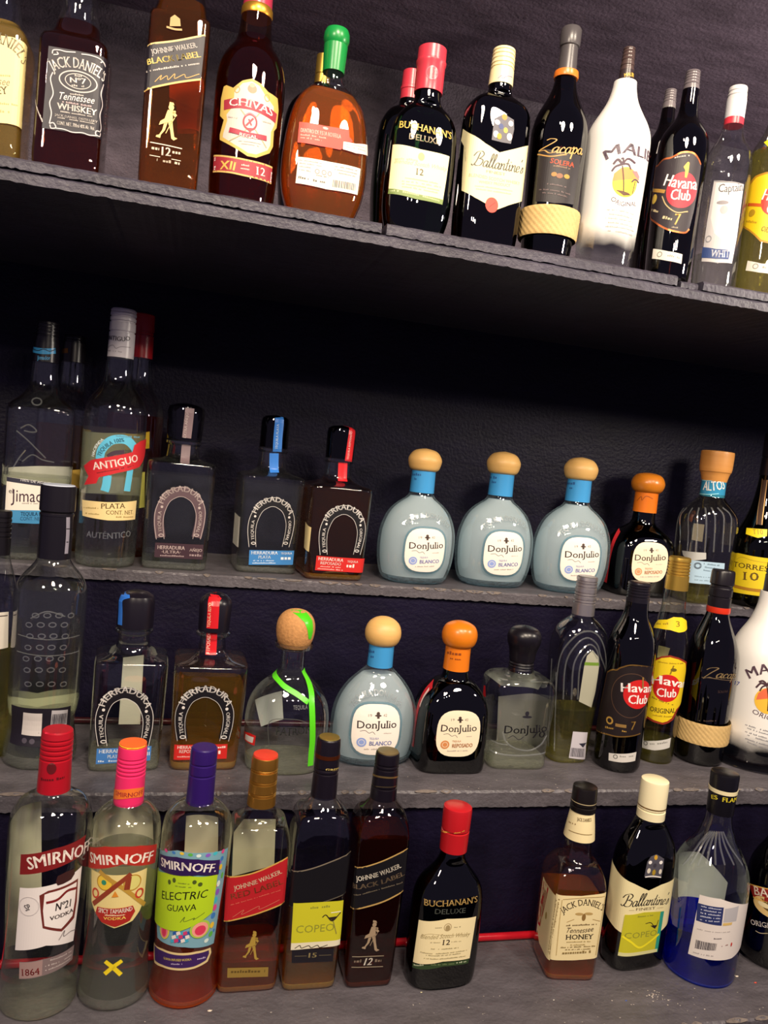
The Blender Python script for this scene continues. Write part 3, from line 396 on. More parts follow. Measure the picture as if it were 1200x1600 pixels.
{'name':'whisky_bottle','label':'square whisky bottle with black label and a plain lime sticker','loc':[0.1843,0.8548,0.88],'turn':0.0,'keys':[[0.0,0.0295,0.028,9.0],[0.0094,0.031,0.0295,9.0],[0.0284,0.0314,0.0298,9.0],[0.1531,0.0331,0.0315,9.0],[0.1777,0.0329,0.0313,9.0],[0.2022,0.0295,0.0287,3.5],[0.2069,0.0227,0.0227,2.0],[0.2154,0.0162,0.0162,2.0],[0.2196,0.015,0.015,2.0]],'glass':'clear','lathes':[['cap','*15101a',[[0.2179,0.015,0.015,2.0],[0.2458,0.0144,0.0144,2.0],[0.2465,0.0134,0.0134,2.0],[0.2479,0.0134,0.0134,2.0],[0.2486,0.0144,0.0144,2.0],[0.2506,0.0143,0.0143,2.0],[0.2513,0.0133,0.0133,2.0],[0.2527,0.0133,0.0133,2.0],[0.2534,0.0143,0.0143,2.0],[0.281,0.0137,0.0137,2.0],[0.285,0.0133,0.0133,2.0],[0.2864,0.012,0.012,2.0],[0.2864,0.0,0.0,2.0]],{}],['cap_ring','$7a3c20',[[0.2644,0.0145,0.0145,2.0],[0.2687,0.0143,0.0143,2.0]],{'parent':'cap'}],['cap_top','$c8b45a',[[0.286,0.0121,0.0121,2.0],[0.2874,0.0117,0.0117,2.0],[0.2881,0.0,0.0,2.0]],{'parent':'cap','label':'gold printed cap top'}]],'parts':[['neck_print',[['text','#d8c070','bold','GREEN',[[-0.0037,0.2529],[0.0174,0.2511]],0.00277]],{'on':'cap','parent':'cap'}],['front_label',[['poly','#0c0a10',[[-0.0363,0.142],[-0.0074,0.1482],[0.0332,0.1641],[0.0327,0.1397],[0.032,0.1168],[-0.0011,0.1057],[-0.0335,0.102]]],['line','#7a7060',[[-0.0364,0.1424],[-0.0074,0.1488],[0.0332,0.1645]],0.00139,1],['line','#5a5448',[[-0.0335,0.102],[-0.0011,0.1057],[0.0321,0.1163]],0.00119,1]],{}],['age_plate',[['poly','#14101a',[[-0.0242,0.0525],[0.0235,0.0511],[0.0241,0.0352],[-0.0232,0.0362]]],['text','#a89868','bold','15',[[-0.0048,0.0417],[0.0044,0.0415]],0.00554],['line','#6a6048',[[-0.0206,0.0443],[-0.007,0.0439]],0.00059,1],['line','#6a6048',[[0.0071,0.0437],[0.0212,0.0434]],0.00059,1]],{'lift':0.0003}],['price_sticker',[['poly','#c8c428',[[-0.0279,0.1077],[0.0006,0.1081],[0.0284,0.1086],[0.0296,0.0813],[0.0303,0.0543],[-0.0257,0.0521]]],['poly','#e4dcc0',[[-0.0259,0.0603],[0.03,0.061],[0.0303,0.0543],[-0.0257,0.0521]]],['text','#8f9030','light','COPEO',[[-0.0222,0.0725],[-0.0008,0.0724],[0.0213,0.0733]],0.00871],['dash','#8f9030',[-0.0106,0.1003,0.0173,0.1017],0.00277],['line','#2a2018',[[0.0061,0.0898],[0.0102,0.0923],[0.018,0.085],[0.0266,0.0944]],0.00119,1],['line','#f0ecd8',[[0.0156,0.0949],[0.0265,0.0957]],0.00099,1],['line','#8a8440',[[0.0191,0.0849],[0.0243,0.0689]],0.00099,1],['poly','#2a2018',[[0.0125,0.0894],[0.023,0.0904],[0.0191,0.0847]]],['line','#3a2c20',[[-0.0216,0.0542],[-0.0164,0.0576],[-0.014,0.0544],[-0.0063,0.0568],[-0.003,0.0541],[0.0037,0.0567],[0.007,0.054],[0.0155,0.0564]],0.00079,1]],{'lift':0.0009}]],'liquid':[0.0435,'l_gold'],'base_chunk':0.0082},
{'name':'whisky_bottle','label':'dark square whisky bottle with black cap next to the green flask','loc':[0.2538,0.8493,0.88],'turn':0.0,'keys':[[0.0,0.0264,0.025,9.0],[0.0085,0.028,0.0266,9.0],[0.0257,0.0286,0.0271,9.0],[0.1609,0.031,0.0295,9.0],[0.1838,0.0306,0.029,9.0],[0.2025,0.0273,0.0265,3.5],[0.2088,0.0215,0.0215,2.0],[0.2163,0.016,0.016,2.0],[0.2206,0.0152,0.0152,2.0]],'glass':'smoke','lathes':[['cap','*120d16',[[0.2178,0.0156,0.0156,2.0],[0.2309,0.0151,0.0151,2.0],[0.2316,0.014,0.014,2.0],[0.233,0.014,0.014,2.0],[0.2337,0.0151,0.0151,2.0],[0.2531,0.0143,0.0143,2.0],[0.2538,0.0133,0.0133,2.0],[0.2552,0.0133,0.0133,2.0],[0.2559,0.0143,0.0143,2.0],[0.2574,0.0142,0.0142,2.0],[0.2581,0.0132,0.0132,2.0],[0.2595,0.0132,0.0132,2.0],[0.2602,0.0142,0.0142,2.0],[0.2681,0.0139,0.0139,2.0],[0.2714,0.0135,0.0135,2.0],[0.2725,0.0122,0.0122,2.0],[0.2725,0.0,0.0,2.0]],{}],['cap_top','$b8a06a',[[0.2719,0.0126,0.0126,2.0],[0.2737,0.0122,0.0122,2.0],[0.2744,0.0,0.0,2.0]],{'parent':'cap','label':'gold cap top'}]],'parts':[['neck_seal',[['line','$b89a60',[[-0.0277,0.2439],[-0.0093,0.247],[0.0032,0.2471],[0.0184,0.2453]],0.00201,1],['line','$8a7a58',[[-0.029,0.2309],[-0.0061,0.236],[0.0143,0.2357]],0.001,1]],{'on':'cap','parent':'cap'}],['front_label',[['poly','#0c0a10',[[-0.0349,0.1453],[-0.0031,0.1547],[0.0276,0.1689],[0.0284,0.1432],[0.0284,0.1189],[0.0022,0.1062],[-0.0355,0.097]]],['line','#b8975a',[[-0.0349,0.1457],[-0.0031,0.1551],[0.0275,0.1693]],0.0016,1],['line','#b8975a',[[-0.0355,0.0966],[0.0022,0.1058],[0.0284,0.1183]],0.0018,1],['text','#e8e0d0','serif','JOHNNIE WALKER.',[[-0.0289,0.1316],[-0.0013,0.1383],[0.0222,0.1476]],0.00561],['text','#6a5a48','bold','BLACK LABEL',[[-0.034,0.1212],[-0.0002,0.1278],[0.0275,0.1378]],0.00561],['dash','#6a6050',[-0.0315,0.1136,0.0258,0.1285],0.0016]],{}],['emblem',[['disc','#a08a70',[-0.002,0.0792],0.00249,0.00274,2.0],['poly','#a08a70',[[-0.0043,0.0819],[-0.0041,0.0849],[-0.0004,0.0838],[0.0009,0.0811],[-0.0015,0.0821]]],['poly','#a08a70',[[-0.0051,0.077],[0.0004,0.0761],[0.0046,0.0709],[0.0027,0.0691],[0.0002,0.0719],[0.001,0.0662],[-0.0032,0.0647],[-0.0083,0.0637],[-0.0123,0.0626],[-0.0111,0.0665],[-0.0071,0.0686],[-0.0063,0.0725]]],['poly','#a08a70',[[-0.0007,0.0742],[0.002,0.076],[0.0032,0.0744],[0.0009,0.0719]]],['poly','#a08a70',[[-0.0035,0.0645],[0.0005,0.0656],[0.0022,0.0569],[0.0041,0.0495],[0.0074,0.0478],[0.0039,0.0461],[0.0014,0.0481],[-0.0006,0.0564]]],['poly','#a08a70',[[-0.0075,0.0634],[-0.004,0.0642],[-0.0058,0.057],[-0.0092,0.0527],[-0.0096,0.0496],[-0.0141,0.0511],[-0.0135,0.0527],[-0.011,0.0531],[-0.0084,0.0575]]],['line','#a08a70',[[0.0025,0.0688],[-0.0018,0.0604],[-0.0046,0.0537]],0.00062,1]],{}],['age_plate',[['text','#efe6d6','italic','12',[[-0.0096,0.0299],[0.0006,0.0299]],0.00842],['line','#a89a80',[[-0.024,0.041],[0.0135,0.0402]],0.0008,1],['line','#a89a80',[[-0.0234,0.0281],[0.0139,0.0269]],0.0008,1],['dash','#7a6a5a',[-0.0212,0.0339,-0.0129,0.0338],0.00361],['dash','#7a6a5a',[0.0034,0.0331,0.0111,0.0331],0.00361]],{}]],'liquid':[0.181,'l_deep'],'base_chunk':0.0073},
{'name':'whisky_bottle','label':'dark green flask bottle with plain red cap and cream label on the bottom step','loc':[0.3426,0.8359,0.88],'turn':0.0698,'keys':[[0.0,0.0327,0.0203,2.8],[0.0001,0.0383,0.0237,2.8],[0.0026,0.0419,0.026,2.8],[0.0257,0.0432,0.0268,2.8],[0.0961,0.0426,0.0264,2.8],[0.1118,0.0407,0.0252,2.8],[0.124,0.0357,0.0221,2.8],[0.1344,0.0265,0.0164,2.8],[0.1448,0.0182,0.0113,2.8],[0.1518,0.0149,0.0149,2.0],[0.1604,0.0136,0.0136,2.0]],'glass':'green','lathes':[['cap','*b81c24',[[0.1601,0.0162,0.0162,2.0],[0.1835,0.0167,0.0167,2.0],[0.1842,0.0155,0.0155,2.0],[0.1856,0.0155,0.0155,2.0],[0.1863,0.0167,0.0167,2.0],[0.2087,0.0171,0.0171,2.0],[0.2119,0.0166,0.0166,2.0],[0.2129,0.0151,0.0151,2.0],[0.2129,0.0,0.0,2.0]],{}]],'parts':[['front_label',[['poly','#efe0b0',[[-0.0434,0.0841],[-0.0102,0.0898],[0.0287,0.0875],[0.0273,0.0631],[0.0258,0.0367],[-0.0094,0.0379],[-0.045,0.0319]]],['ring','#b09a70',[-0.0082,0.0795],0.00483,0.00483,0.00097,2.0],['disc','#a89468',[-0.0081,0.0787],0.0029,0.00354,2.0],['dash','#9a9070',[-0.0233,0.0787,-0.0155,0.0791],0.00129],['dash','#9a9070',[-0.0002,0.0783,0.0079,0.0782],0.00129],['text','#a8976a','scriptf','Blended Scotch Whisky',[[-0.0387,0.0642],[-0.011,0.0667],[0.0221,0.0654]],0.00516],['line','#a8976a',[[-0.039,0.0667],[-0.0282,0.0715],[-0.0115,0.0704],[0.0218,0.068]],0.00032,1],['text','#3a2a1c','serif','12',[[-0.0127,0.0586],[-0.0034,0.0582]],0.00612],['dash','#b8ac84',[-0.0271,0.061,-0.0155,0.0613],0.00129],['dash','#b8ac84',[-0.0017,0.0611,0.0106,0.0606],0.00129],['dash','#a89c74',[-0.0254,0.0535,0.0082,0.0528],0.00129],['dash','#a89c74',[-0.0368,0.0476,0.0201,0.0481],0.00129],['dash','#a89c74',[-0.0302,0.0452,0.0119,0.0454],0.00129],['dash','#a89c74',[-0.0322,0.0413,0.0191,0.041],0.00129]],{}],['label_strip',[['poly','#2e4424',[[-0.0453,0.0308],[-0.0093,0.0368],[0.025,0.0361],[0.0245,0.031],[-0.0087,0.0318],[-0.0451,0.0252]]],['dash','#b8c0a0',[-0.043,0.0284,-0.0313,0.0325],0.00193],['dash','#6a7a50',[-0.0233,0.0338,0.0053,0.0332],0.00193],['dash','#b8c0a0',[0.0079,0.0339,0.0232,0.0331],0.00193]],{}],['printed_lettering',[['text','#a88a50','serif',"BUCHANAN'S",[[-0.0391,0.1033],[-0.0084,0.105],[0.0282,0.1051]],0.00677],['text','#4a4e48','serif','DELUXE',[[-0.0256,0.096],[-0.0074,0.0955],[0.0122,0.0953]],0.0058]],{}],['cap_print',[['dash','#d8a040',[-0.0333,0.1797,0.0039,0.1896],0.00129]],{'on':'cap','parent':'cap'}]]},
{'name':'whiskey_bottle','label':'square whiskey bottle of amber liquid with cream label and black cap on the bottom step','loc':[0.5089,0.8411,0.88],'turn':-0.1396,'keys':[[0.0,0.03,0.03,8.0],[0.0093,0.0318,0.0318,8.0],[0.0293,0.0321,0.0321,8.0],[0.1123,0.033,0.033,8.0],[0.1216,0.0319,0.0319,8.0],[0.131,0.0297,0.0297,6.0],[0.1422,0.0243,0.0243,3.0],[0.1423,0.0206,0.0206,2.0],[0.1503,0.0166,0.0166,2.0],[0.1733,0.0158,0.0158,2.0]],'glass':'clear','lathes':[['neck_label','#e8d8a8',[[0.1694,0.0191,0.0191,2.0],[0.1848,0.0174,0.0174,2.0],[0.2019,0.015,0.015,2.0],[0.2042,0.0146,0.0146,2.0]],{}],['cap','*14100f',[[0.2035,0.0157,0.0157,2.0],[0.2091,0.0156,0.0156,2.0],[0.2098,0.0145,0.0145,2.0],[0.2112,0.0145,0.0145,2.0],[0.2119,0.0156,0.0156,2.0],[0.2318,0.015,0.015,2.0],[0.2336,0.0145,0.0145,2.0],[0.2342,0.0132,0.0132,2.0],[0.2343,0.0,0.0,2.0]],{}],['cap_seal','*c8b890',[[0.213,0.0155,0.0155,2.0],[0.216,0.0155,0.0155,2.0]],{'parent':'cap'}]],'parts':[['neck_print',[['text','#6a5230','serif',"JACK DANIEL'S",[[-0.0111,0.1946],[0.0069,0.1958]],0.00393],['dash','#8a6a40',[-0.0231,0.1876,-0.0107,0.1895],0.00179],['line','#8a7040',[[-0.0214,0.1796],[-0.0081,0.1802],[0.0099,0.1798]],0.00071,1]],{'on':'neck_label','parent':'neck_label'}],['front_label',[['poly','#ead9a6',[[-0.0326,0.1099],[-0.0013,0.1107],[0.0307,0.1155],[0.0306,0.074],[0.03,0.0318],[0.0001,0.0284],[-0.0292,0.0274],[-0.0316,0.0697]]],['text','#3a2818','serif',"JACK DANIEL'S",[[-0.0219,0.087],[-0.0113,0.0946],[0.0021,0.0989],[0.0153,0.0979],[0.0276,0.0924]],0.00786],['disc','#8a6a38',[0.005,0.0839],0.0025,0.00465,2.0],['disc','#b89a60',[-0.0011,0.0878],0.00536,0.00179,2.0],['disc','#b89a60',[0.0105,0.0887],0.00536,0.00179,2.0],['line','#a88850',[[-0.0155,0.0769],[-0.0067,0.081]],0.00071,1],['line','#a88850',[[0.0164,0.0819],[0.0267,0.0795]],0.00071,1],['dash','#6a5230',[-0.0156,0.0718,0.0229,0.0752],0.00197],['text','#4a3420','scriptf','Tennessee',[[-0.0138,0.0638],[0.0029,0.0641],[0.0197,0.067]],0.00643],['text','#2e2014','serif','HONEY',[[-0.0141,0.0549],[0.0206,0.0572]],0.00608],['dash','#a8925a',[-0.0125,0.0512,0.0178,0.0531],0.00143],['dash','#a8925a',[-0.0071,0.0476,0.0115,0.0487],0.00143],['dash','#8a7444',[-0.0186,0.0438,0.0247,0.0473],0.00161],['dash','#8a7444',[-0.0127,0.0412,0.0187,0.0436],0.00143],['dash','#8a7444',[-0.0158,0.036,0.0196,0.0391],0.00322],['line','#b8a068',[[-0.0246,0.1047],[-0.0243,0.0738],[-0.023,0.0342]],0.00071,1],['line','#b8a068',[[0.0295,0.1098],[0.0278,0.0739],[0.0268,0.0359]],0.00071,1],['line','#b8a068',[[-0.0238,0.1056],[0.0026,0.109],[0.0284,0.1112]],0.00071,1]],{}],['side_label',[['poly','#e6d4a0',[[-0.077,0.1057],[-0.0659,0.1045],[-0.033,0.1073],[-0.0315,0.067],[-0.0294,0.0255],[-0.0628,0.0258],[-0.0769,0.037],[-0.0777,0.0741]]],['dash','#8a7444',[-0.0291,0.1049,-0.0317,0.0323],0.00179],['text','#8a7444','bold','TENNESSEE HONEY',[[-0.0321,0.0321],[-0.0315,0.067],[-0.0305,0.1044]],0.00161],['disc','#a08a40',[-0.0513,0.0698],0.0025,0.00465,2.0]],{}],['tax_sticker',[['poly','#c42028',[[-0.0737,0.1021],[-0.0541,0.1047],[-0.0594,0.0754],[-0.0671,0.0448],[-0.077,0.0436],[-0.0756,0.0728]]],['dash','#e8a0a0',[-0.0753,0.0554,-0.0723,0.0979],0.00179],['poly','#d8d0c8',[[-0.0771,0.0479],[-0.0751,0.0467],[-0.0747,0.0303],[-0.0768,0.0338]]]],{}]],'liquid':[0.102,'l_bronze'],'base_chunk':0.0074},
{'name':'whisky_bottle','label':'dark brown flask bottle with cream cap and a lime sticker over its cream label','loc':[0.6065,0.8423,0.88],'turn':0.1047,'keys':[[0.0,0.0376,0.0207,3.6],[0.0001,0.04,0.022,3.6],[0.0915,0.0404,0.0222,3.6],[0.1241,0.0405,0.0223,3.6],[0.1424,0.0399,0.0219,3.6],[0.1586,0.0361,0.0199,3.6],[0.1727,0.0283,0.0156,3.6],[0.1838,0.0214,0.0118,3.6],[0.1888,0.0181,0.0181,2.0],[0.1928,0.017,0.017,2.0]],'glass':'brown','lathes':[['cap','*efe4bc',[[0.1924,0.0174,0.0174,2.0],[0.2025,0.0174,0.0174,2.0],[0.2032,0.0161,0.0161,2.0],[0.2046,0.0161,0.0161,2.0],[0.2053,0.0174,0.0174,2.0],[0.2379,0.0173,0.0173,2.0],[0.2409,0.0168,0.0168,2.0],[0.2419,0.0152,0.0152,2.0],[0.2419,0.0,0.0,2.0]],{}],['cap_ring','$b88a50',[[0.2069,0.0175,0.0175,2.0],[0.2085,0.0175,0.0175,2.0]],{'parent':'cap'}]],'parts':[['front_label',[['poly','#ece0ae',[[-0.0709,0.1322],[-0.0537,0.1243],[-0.0425,0.1216],[-0.0288,0.1173],[-0.0067,0.1073],[0.0122,0.1134],[0.0384,0.1176],[0.0384,0.097],[0.0383,0.08],[0.0382,0.0667],[0.0338,0.0561],[0.0209,0.0495],[-0.0011,0.0374],[-0.0252,0.0487],[-0.0411,0.0533],[-0.0552,0.0568],[-0.071,0.0631],[-0.0712,0.0958]]],['text','#2a2420','script',"Ballantine's",[[-0.0417,0.0861],[-0.0116,0.0879],[0.0286,0.0852]],0.0158],['text','#9a8a68','bold','FINEST',[[-0.0218,0.0822],[0.0076,0.0814]],0.00339],['line','#b0a078',[[-0.0308,0.0824],[-0.0239,0.0826]],0.00056,1],['line','#b0a078',[[0.0102,0.0825],[0.0202,0.0821]],0.00056,1]],{}],['crest',[['poly','#4e4c56',[[-0.0144,0.1452],[-0.0092,0.1514],[-0.0011,0.1535],[0.011,0.147],[0.0111,0.1354],[0.0095,0.1227],[-0.0035,0.1233],[-0.0164,0.126],[-0.0156,0.1358]]],['disc','#c89a30',[-0.0016,0.1495],0.00263,0.00301,2.0],['disc','#e8e4e0',[-0.0098,0.144],0.00263,0.00226,2.0],['disc','#e8e4e0',[0.0067,0.1426],0.00263,0.00226,2.0],['disc','#3a3640',[-0.0024,0.1395],0.00263,0.00263,2.0],['disc','#d8d0c0',[-0.0108,0.1335],0.00263,0.00339,2.0],['disc','#d8d0c0',[0.007,0.1309],0.00226,0.00339,2.0],['disc','#a88a28',[-0.0028,0.1308],0.00263,0.00376,2.0],['line','#eeeae4',[[-0.0153,0.1259],[-0.0039,0.126],[0.0094,0.1233]],0.0015,1]],{}],['price_sticker',[['poly','#c4bf2a',[[-0.0351,0.0764],[-0.0103,0.0797],[0.021,0.0775],[0.0205,0.0516],[0.0195,0.0232],[-0.0106,0.0244],[-0.0366,0.0221],[-0.0359,0.0494]]],['poly','#2e9a86',[[0.0159,0.0775],[0.0215,0.0774],[0.0201,0.0231],[0.0149,0.0236]]],['text','#8f9030','light','COPEO',[[-0.0323,0.0462],[-0.0095,0.0463],[0.0144,0.0465]],0.00752],['line','#f0e428',[[-0.0345,0.0485],[-0.0232,0.0416],[-0.0097,0.033],[0.0045,0.0387],[0.0182,0.0475]],0.00263,1],['line','#2a2018',[[-0.0055,0.0642],[0.0026,0.0646],[0.0108,0.0575],[0.0141,0.0668]],0.00094,1],['poly','#2a2018',[[0.0025,0.0606],[0.0127,0.0605],[0.0105,0.0556]]],['dash','#8f9030',[-0.0184,0.074,0.0046,0.0737],0.00188],['poly','#d8d498',[[-0.0365,0.027],[0.0187,0.0279],[0.0189,0.0237],[-0.0366,0.0223]]]],{'lift':0.0009}]]},
{'name':'liqueur_bottle','label':'bell shaped bottle with blue liquid and a white back label facing out','loc':[0.6906,0.8211,0.88],'turn':0.0,'keys':[[0.0,0.0402,0.0402,2.0],[0.0001,0.0436,0.0436,2.0],[0.0083,0.0443,0.0443,2.0],[0.0496,0.0453,0.0453,2.0],[0.109,0.0466,0.0466,2.0],[0.1294,0.0456,0.0456,2.0],[0.1436,0.0417,0.0417,2.0],[0.1598,0.0329,0.0329,2.0],[0.1739,0.0242,0.0242,2.0],[0.1901,0.0178,0.0178,2.0],[0.2021,0.0154,0.0154,2.0],[0.2102,0.0148,0.0148,2.0]],'glass':'clear','lathes':[['cap','*0e0c12',[[0.2078,0.0162,0.0162,2.0],[0.2563,0.0173,0.0173,2.0],[0.2595,0.0168,0.0168,2.0],[0.2605,0.0152,0.0152,2.0],[0.2605,0.0,0.0,2.0]],{}],['cap_ring','*e8dcb0',[[0.2358,0.0173,0.0173,2.0],[0.2406,0.0175,0.0175,2.0]],{'parent':'cap'}]],'parts':[['neck_print',[['text','#d8c830','bold','FLAM',[[-0.0106,0.2277],[0.011,0.2284]],0.00565],['text','#d8c830','bold','ES',[[-0.0242,0.2262],[-0.0157,0.2286]],0.00489]],{'on':'cap','parent':'cap'}],['shoulder_flutes',[['line','clear2',[[-0.0665,0.1392],[-0.0419,0.1651],[-0.0204,0.1871]],0.00226,1],['line','clear2',[[-0.0547,0.1441],[-0.0358,0.1671],[-0.0186,0.1877]],0.00226,1],['line','clear2',[[-0.0435,0.1482],[-0.0297,0.1691],[-0.0167,0.1883]],0.00226,1],['line','clear2',[[-0.0325,0.1518],[-0.0236,0.171],[-0.0147,0.1889]],0.00226,1],['line','clear2',[[-0.0213,0.1547],[-0.0173,0.1727],[-0.0125,0.1896]],0.00226,1],['line','clear2',[[-0.0102,0.1564],[-0.0112,0.1739],[-0.0103,0.1901]],0.00226,1],['line','clear2',[[0.002,0.1568],[-0.005,0.1747],[-0.0082,0.1905]],0.00226,1],['line','clear2',[[0.0175,0.1547],[0.0013,0.1748],[-0.0062,0.1908]],0.00226,1]],{}],['back_sticker',[['poly','#e4dcd6',[[-0.0412,0.1165],[-0.0172,0.1185],[0.0605,0.1002],[0.0615,0.0578],[0.0105,0.041],[-0.0201,0.0386],[-0.044,0.037],[-0.0426,0.0774]]],['poly','#2a3468',[[-0.0424,0.1055],[-0.0123,0.1083],[-0.0117,0.0847],[-0.041,0.083]]],['poly','#b8b6ba',[[-0.0106,0.1069],[0.0081,0.1103],[0.0075,0.0907],[-0.0103,0.0892]]],['dash','#c8cce0',[-0.0377,0.1026,-0.0146,0.1048],0.00169],['dash','#c8cce0',[-0.0375,0.0984,-0.0146,0.1009],0.00169],['dash','#c8cce0',[-0.0372,0.0941,-0.0146,0.097],0.00169],['dash','#c8cce0',[-0.037,0.0898,-0.0146,0.093],0.00169],['dash','#c8cce0',[-0.0367,0.0855,-0.0145,0.0891],0.00169],['poly','#d8b870',[[-0.0103,0.0884],[0.0017,0.0897],[0.0012,0.0864],[-0.0104,0.0848]]],['bars','#3a3440',[[-0.0375,0.0592],[-0.0136,0.0613],[-0.014,0.0521],[-0.0374,0.0479]]],['dash','#5a5258',[-0.018,0.0662,-0.009,0.0678],0.00151],['dash','#8a4a4a',[-0.0093,0.0578,-0.0064,0.058],0.00151],['dash','#8a4a4a',[-0.0026,0.0592,0.0006,0.0595],0.00151],['disc','#c83028',[0.0057,0.0604],0.00113,0.00263,2.0],['dash','#b0a8a8',[-0.0383,0.0418,-0.0156,0.0442],0.00151],['dash','#c0b8b4',[-0.0384,0.0733,0.0006,0.0775],0.00113]],{}],['back_label',[['poly','#c8ccc2',[[0.0184,0.1307],[-0.0138,0.13],[-0.0545,0.1011],[-0.0532,0.0715],[-0.0267,0.0306],[0.0006,0.027]]]],{'back':1}]],'liquid':[0.0681,'l_blue'],'base_chunk':0.0039},
{'name':'liqueur_bottle','label':'dark liqueur bottle with red banner label beside the blue bell bottle','loc':[0.8105,0.8327,0.88],'turn':0.0,'keys':[[0.0,0.0388,0.0388,2.0],[0.0001,0.0433,0.0433,2.0],[0.0035,0.0436,0.0436,2.0],[0.0997,0.0415,0.0415,2.0],[0.1231,0.04,0.04,2.0],[0.14,0.0333,0.0333,2.0],[0.161,0.0212,0.0212,2.0],[0.1904,0.0161,0.0161,2.0],[0.2259,0.0152,0.0152,2.0]],'glass':'black','lathes':[['cap','*0e0b10',[[0.2238,0.0164,0.0164,2.0],[0.2468,0.016,0.016,2.0],[0.2483,0.0155,0.0155,2.0],[0.2488,0.0141,0.0141,2.0],[0.2488,0.0,0.0,2.0]],{}]],'parts':[['front_label',[['poly','#8e2018',[[-0.0735,0.0967],[-0.0466,0.1051],[-0.02,0.1104],[0.051,0.0958],[0.0514,0.078],[-0.0183,0.0939],[-0.0447,0.089],[-0.0631,0.0859]]],['line','#d8a850',[[-0.0736,0.0971],[-0.0467,0.1055],[-0.0201,0.1108],[0.0548,0.0939]],0.00157,1],['line','#d8a850',[[-0.063,0.0856],[-0.0447,0.0886],[-0.0182,0.0935],[0.0533,0.0765]],0.00157,1],['text','#f0e2d0','serif','BAILEYS',[[-0.0619,0.0897],[-0.0436,0.0956],[-0.0224,0.0989],[-0.0034,0.1006]],0.01018]],{}],['landscape_oval',[['disc','#d8b878',[-0.0375,0.0829],0.02448,0.01214,2.0],['disc','#6a5428',[-0.0349,0.0841],0.01566,0.00666,2.0],['disc','#e8d8a8',[-0.047,0.0838],0.00783,0.00313,2.0]],{}],['printed_lettering',[['text','#d8d0c8','serif','ORIGINAL',[[-0.0607,0.05],[-0.0408,0.0565],[-0.0199,0.0613]],0.00627],['line','#c8b890',[[-0.0532,0.0457],[-0.0471,0.046],[-0.0382,0.0502]],0.00078,1]],{}]]},
{'name':'tequila_bottle','label':'half hidden bottle of pale gold liquid with ribbed black cap beside the tall clear bottle','loc':[-0.2061,1.0141,1.0799],'turn':0.0,'keys':[[0.0,0.023,0.023,2.0],[0.0002,0.0258,0.0258,2.0],[0.1063,0.0262,0.0262,2.0],[0.1714,0.0263,0.0263,2.0],[0.1944,0.0249,0.0249,2.0],[0.2174,0.0192,0.0192,2.0],[0.2357,0.0135,0.0135,2.0],[0.246,0.0113,0.0113,2.0]],'glass':'clear','lathes':[['cap','*120f14',[[0.246,0.0115,0.0115,2.0],[0.2663,0.0114,0.0114,2.0],[0.267,0.0106,0.0106,2.0],[0.2684,0.0106,0.0106,2.0],[0.2691,0.0114,0.0114,2.0],[0.2719,0.0113,0.0113,2.0],[0.2726,0.0105,0.0105,2.0],[0.274,0.0105,0.0105,2.0],[0.2747,0.0113,0.0113,2.0],[0.2776,0.0113,0.0113,2.0],[0.2783,0.0105,0.0105,2.0],[0.2797,0.0105,0.0105,2.0],[0.2804,0.0113,0.0113,2.0],[0.2833,0.0113,0.0113,2.0],[0.284,0.0105,0.0105,2.0],[0.2854,0.0105,0.0105,2.0],[0.2861,0.0113,0.0113,2.0],[0.289,0.0112,0.0112,2.0],[0.2897,0.0105,0.0105,2.0],[0.2911,0.0105,0.0105,2.0],[0.2918,0.0112,0.0112,2.0],[0.2947,0.0112,0.0112,2.0],[0.2979,0.0109,0.0109,2.0],[0.299,0.0099,0.0099,2.0],[0.299,0.0,0.0,2.0]],{}]],'parts':[['front_label',[['poly','#cfc8bc',[[-0.0142,0.1826],[0.0017,0.1809],[0.0194,0.1812],[0.0219,0.1376],[0.0045,0.1359],[-0.0118,0.138]]],['line','#4a3c38',[[-0.0111,0.1775],[0.002,0.1764],[0.0185,0.1768]],0.00132,1]],{}]],'liquid':[0.1319,'l_pale']},
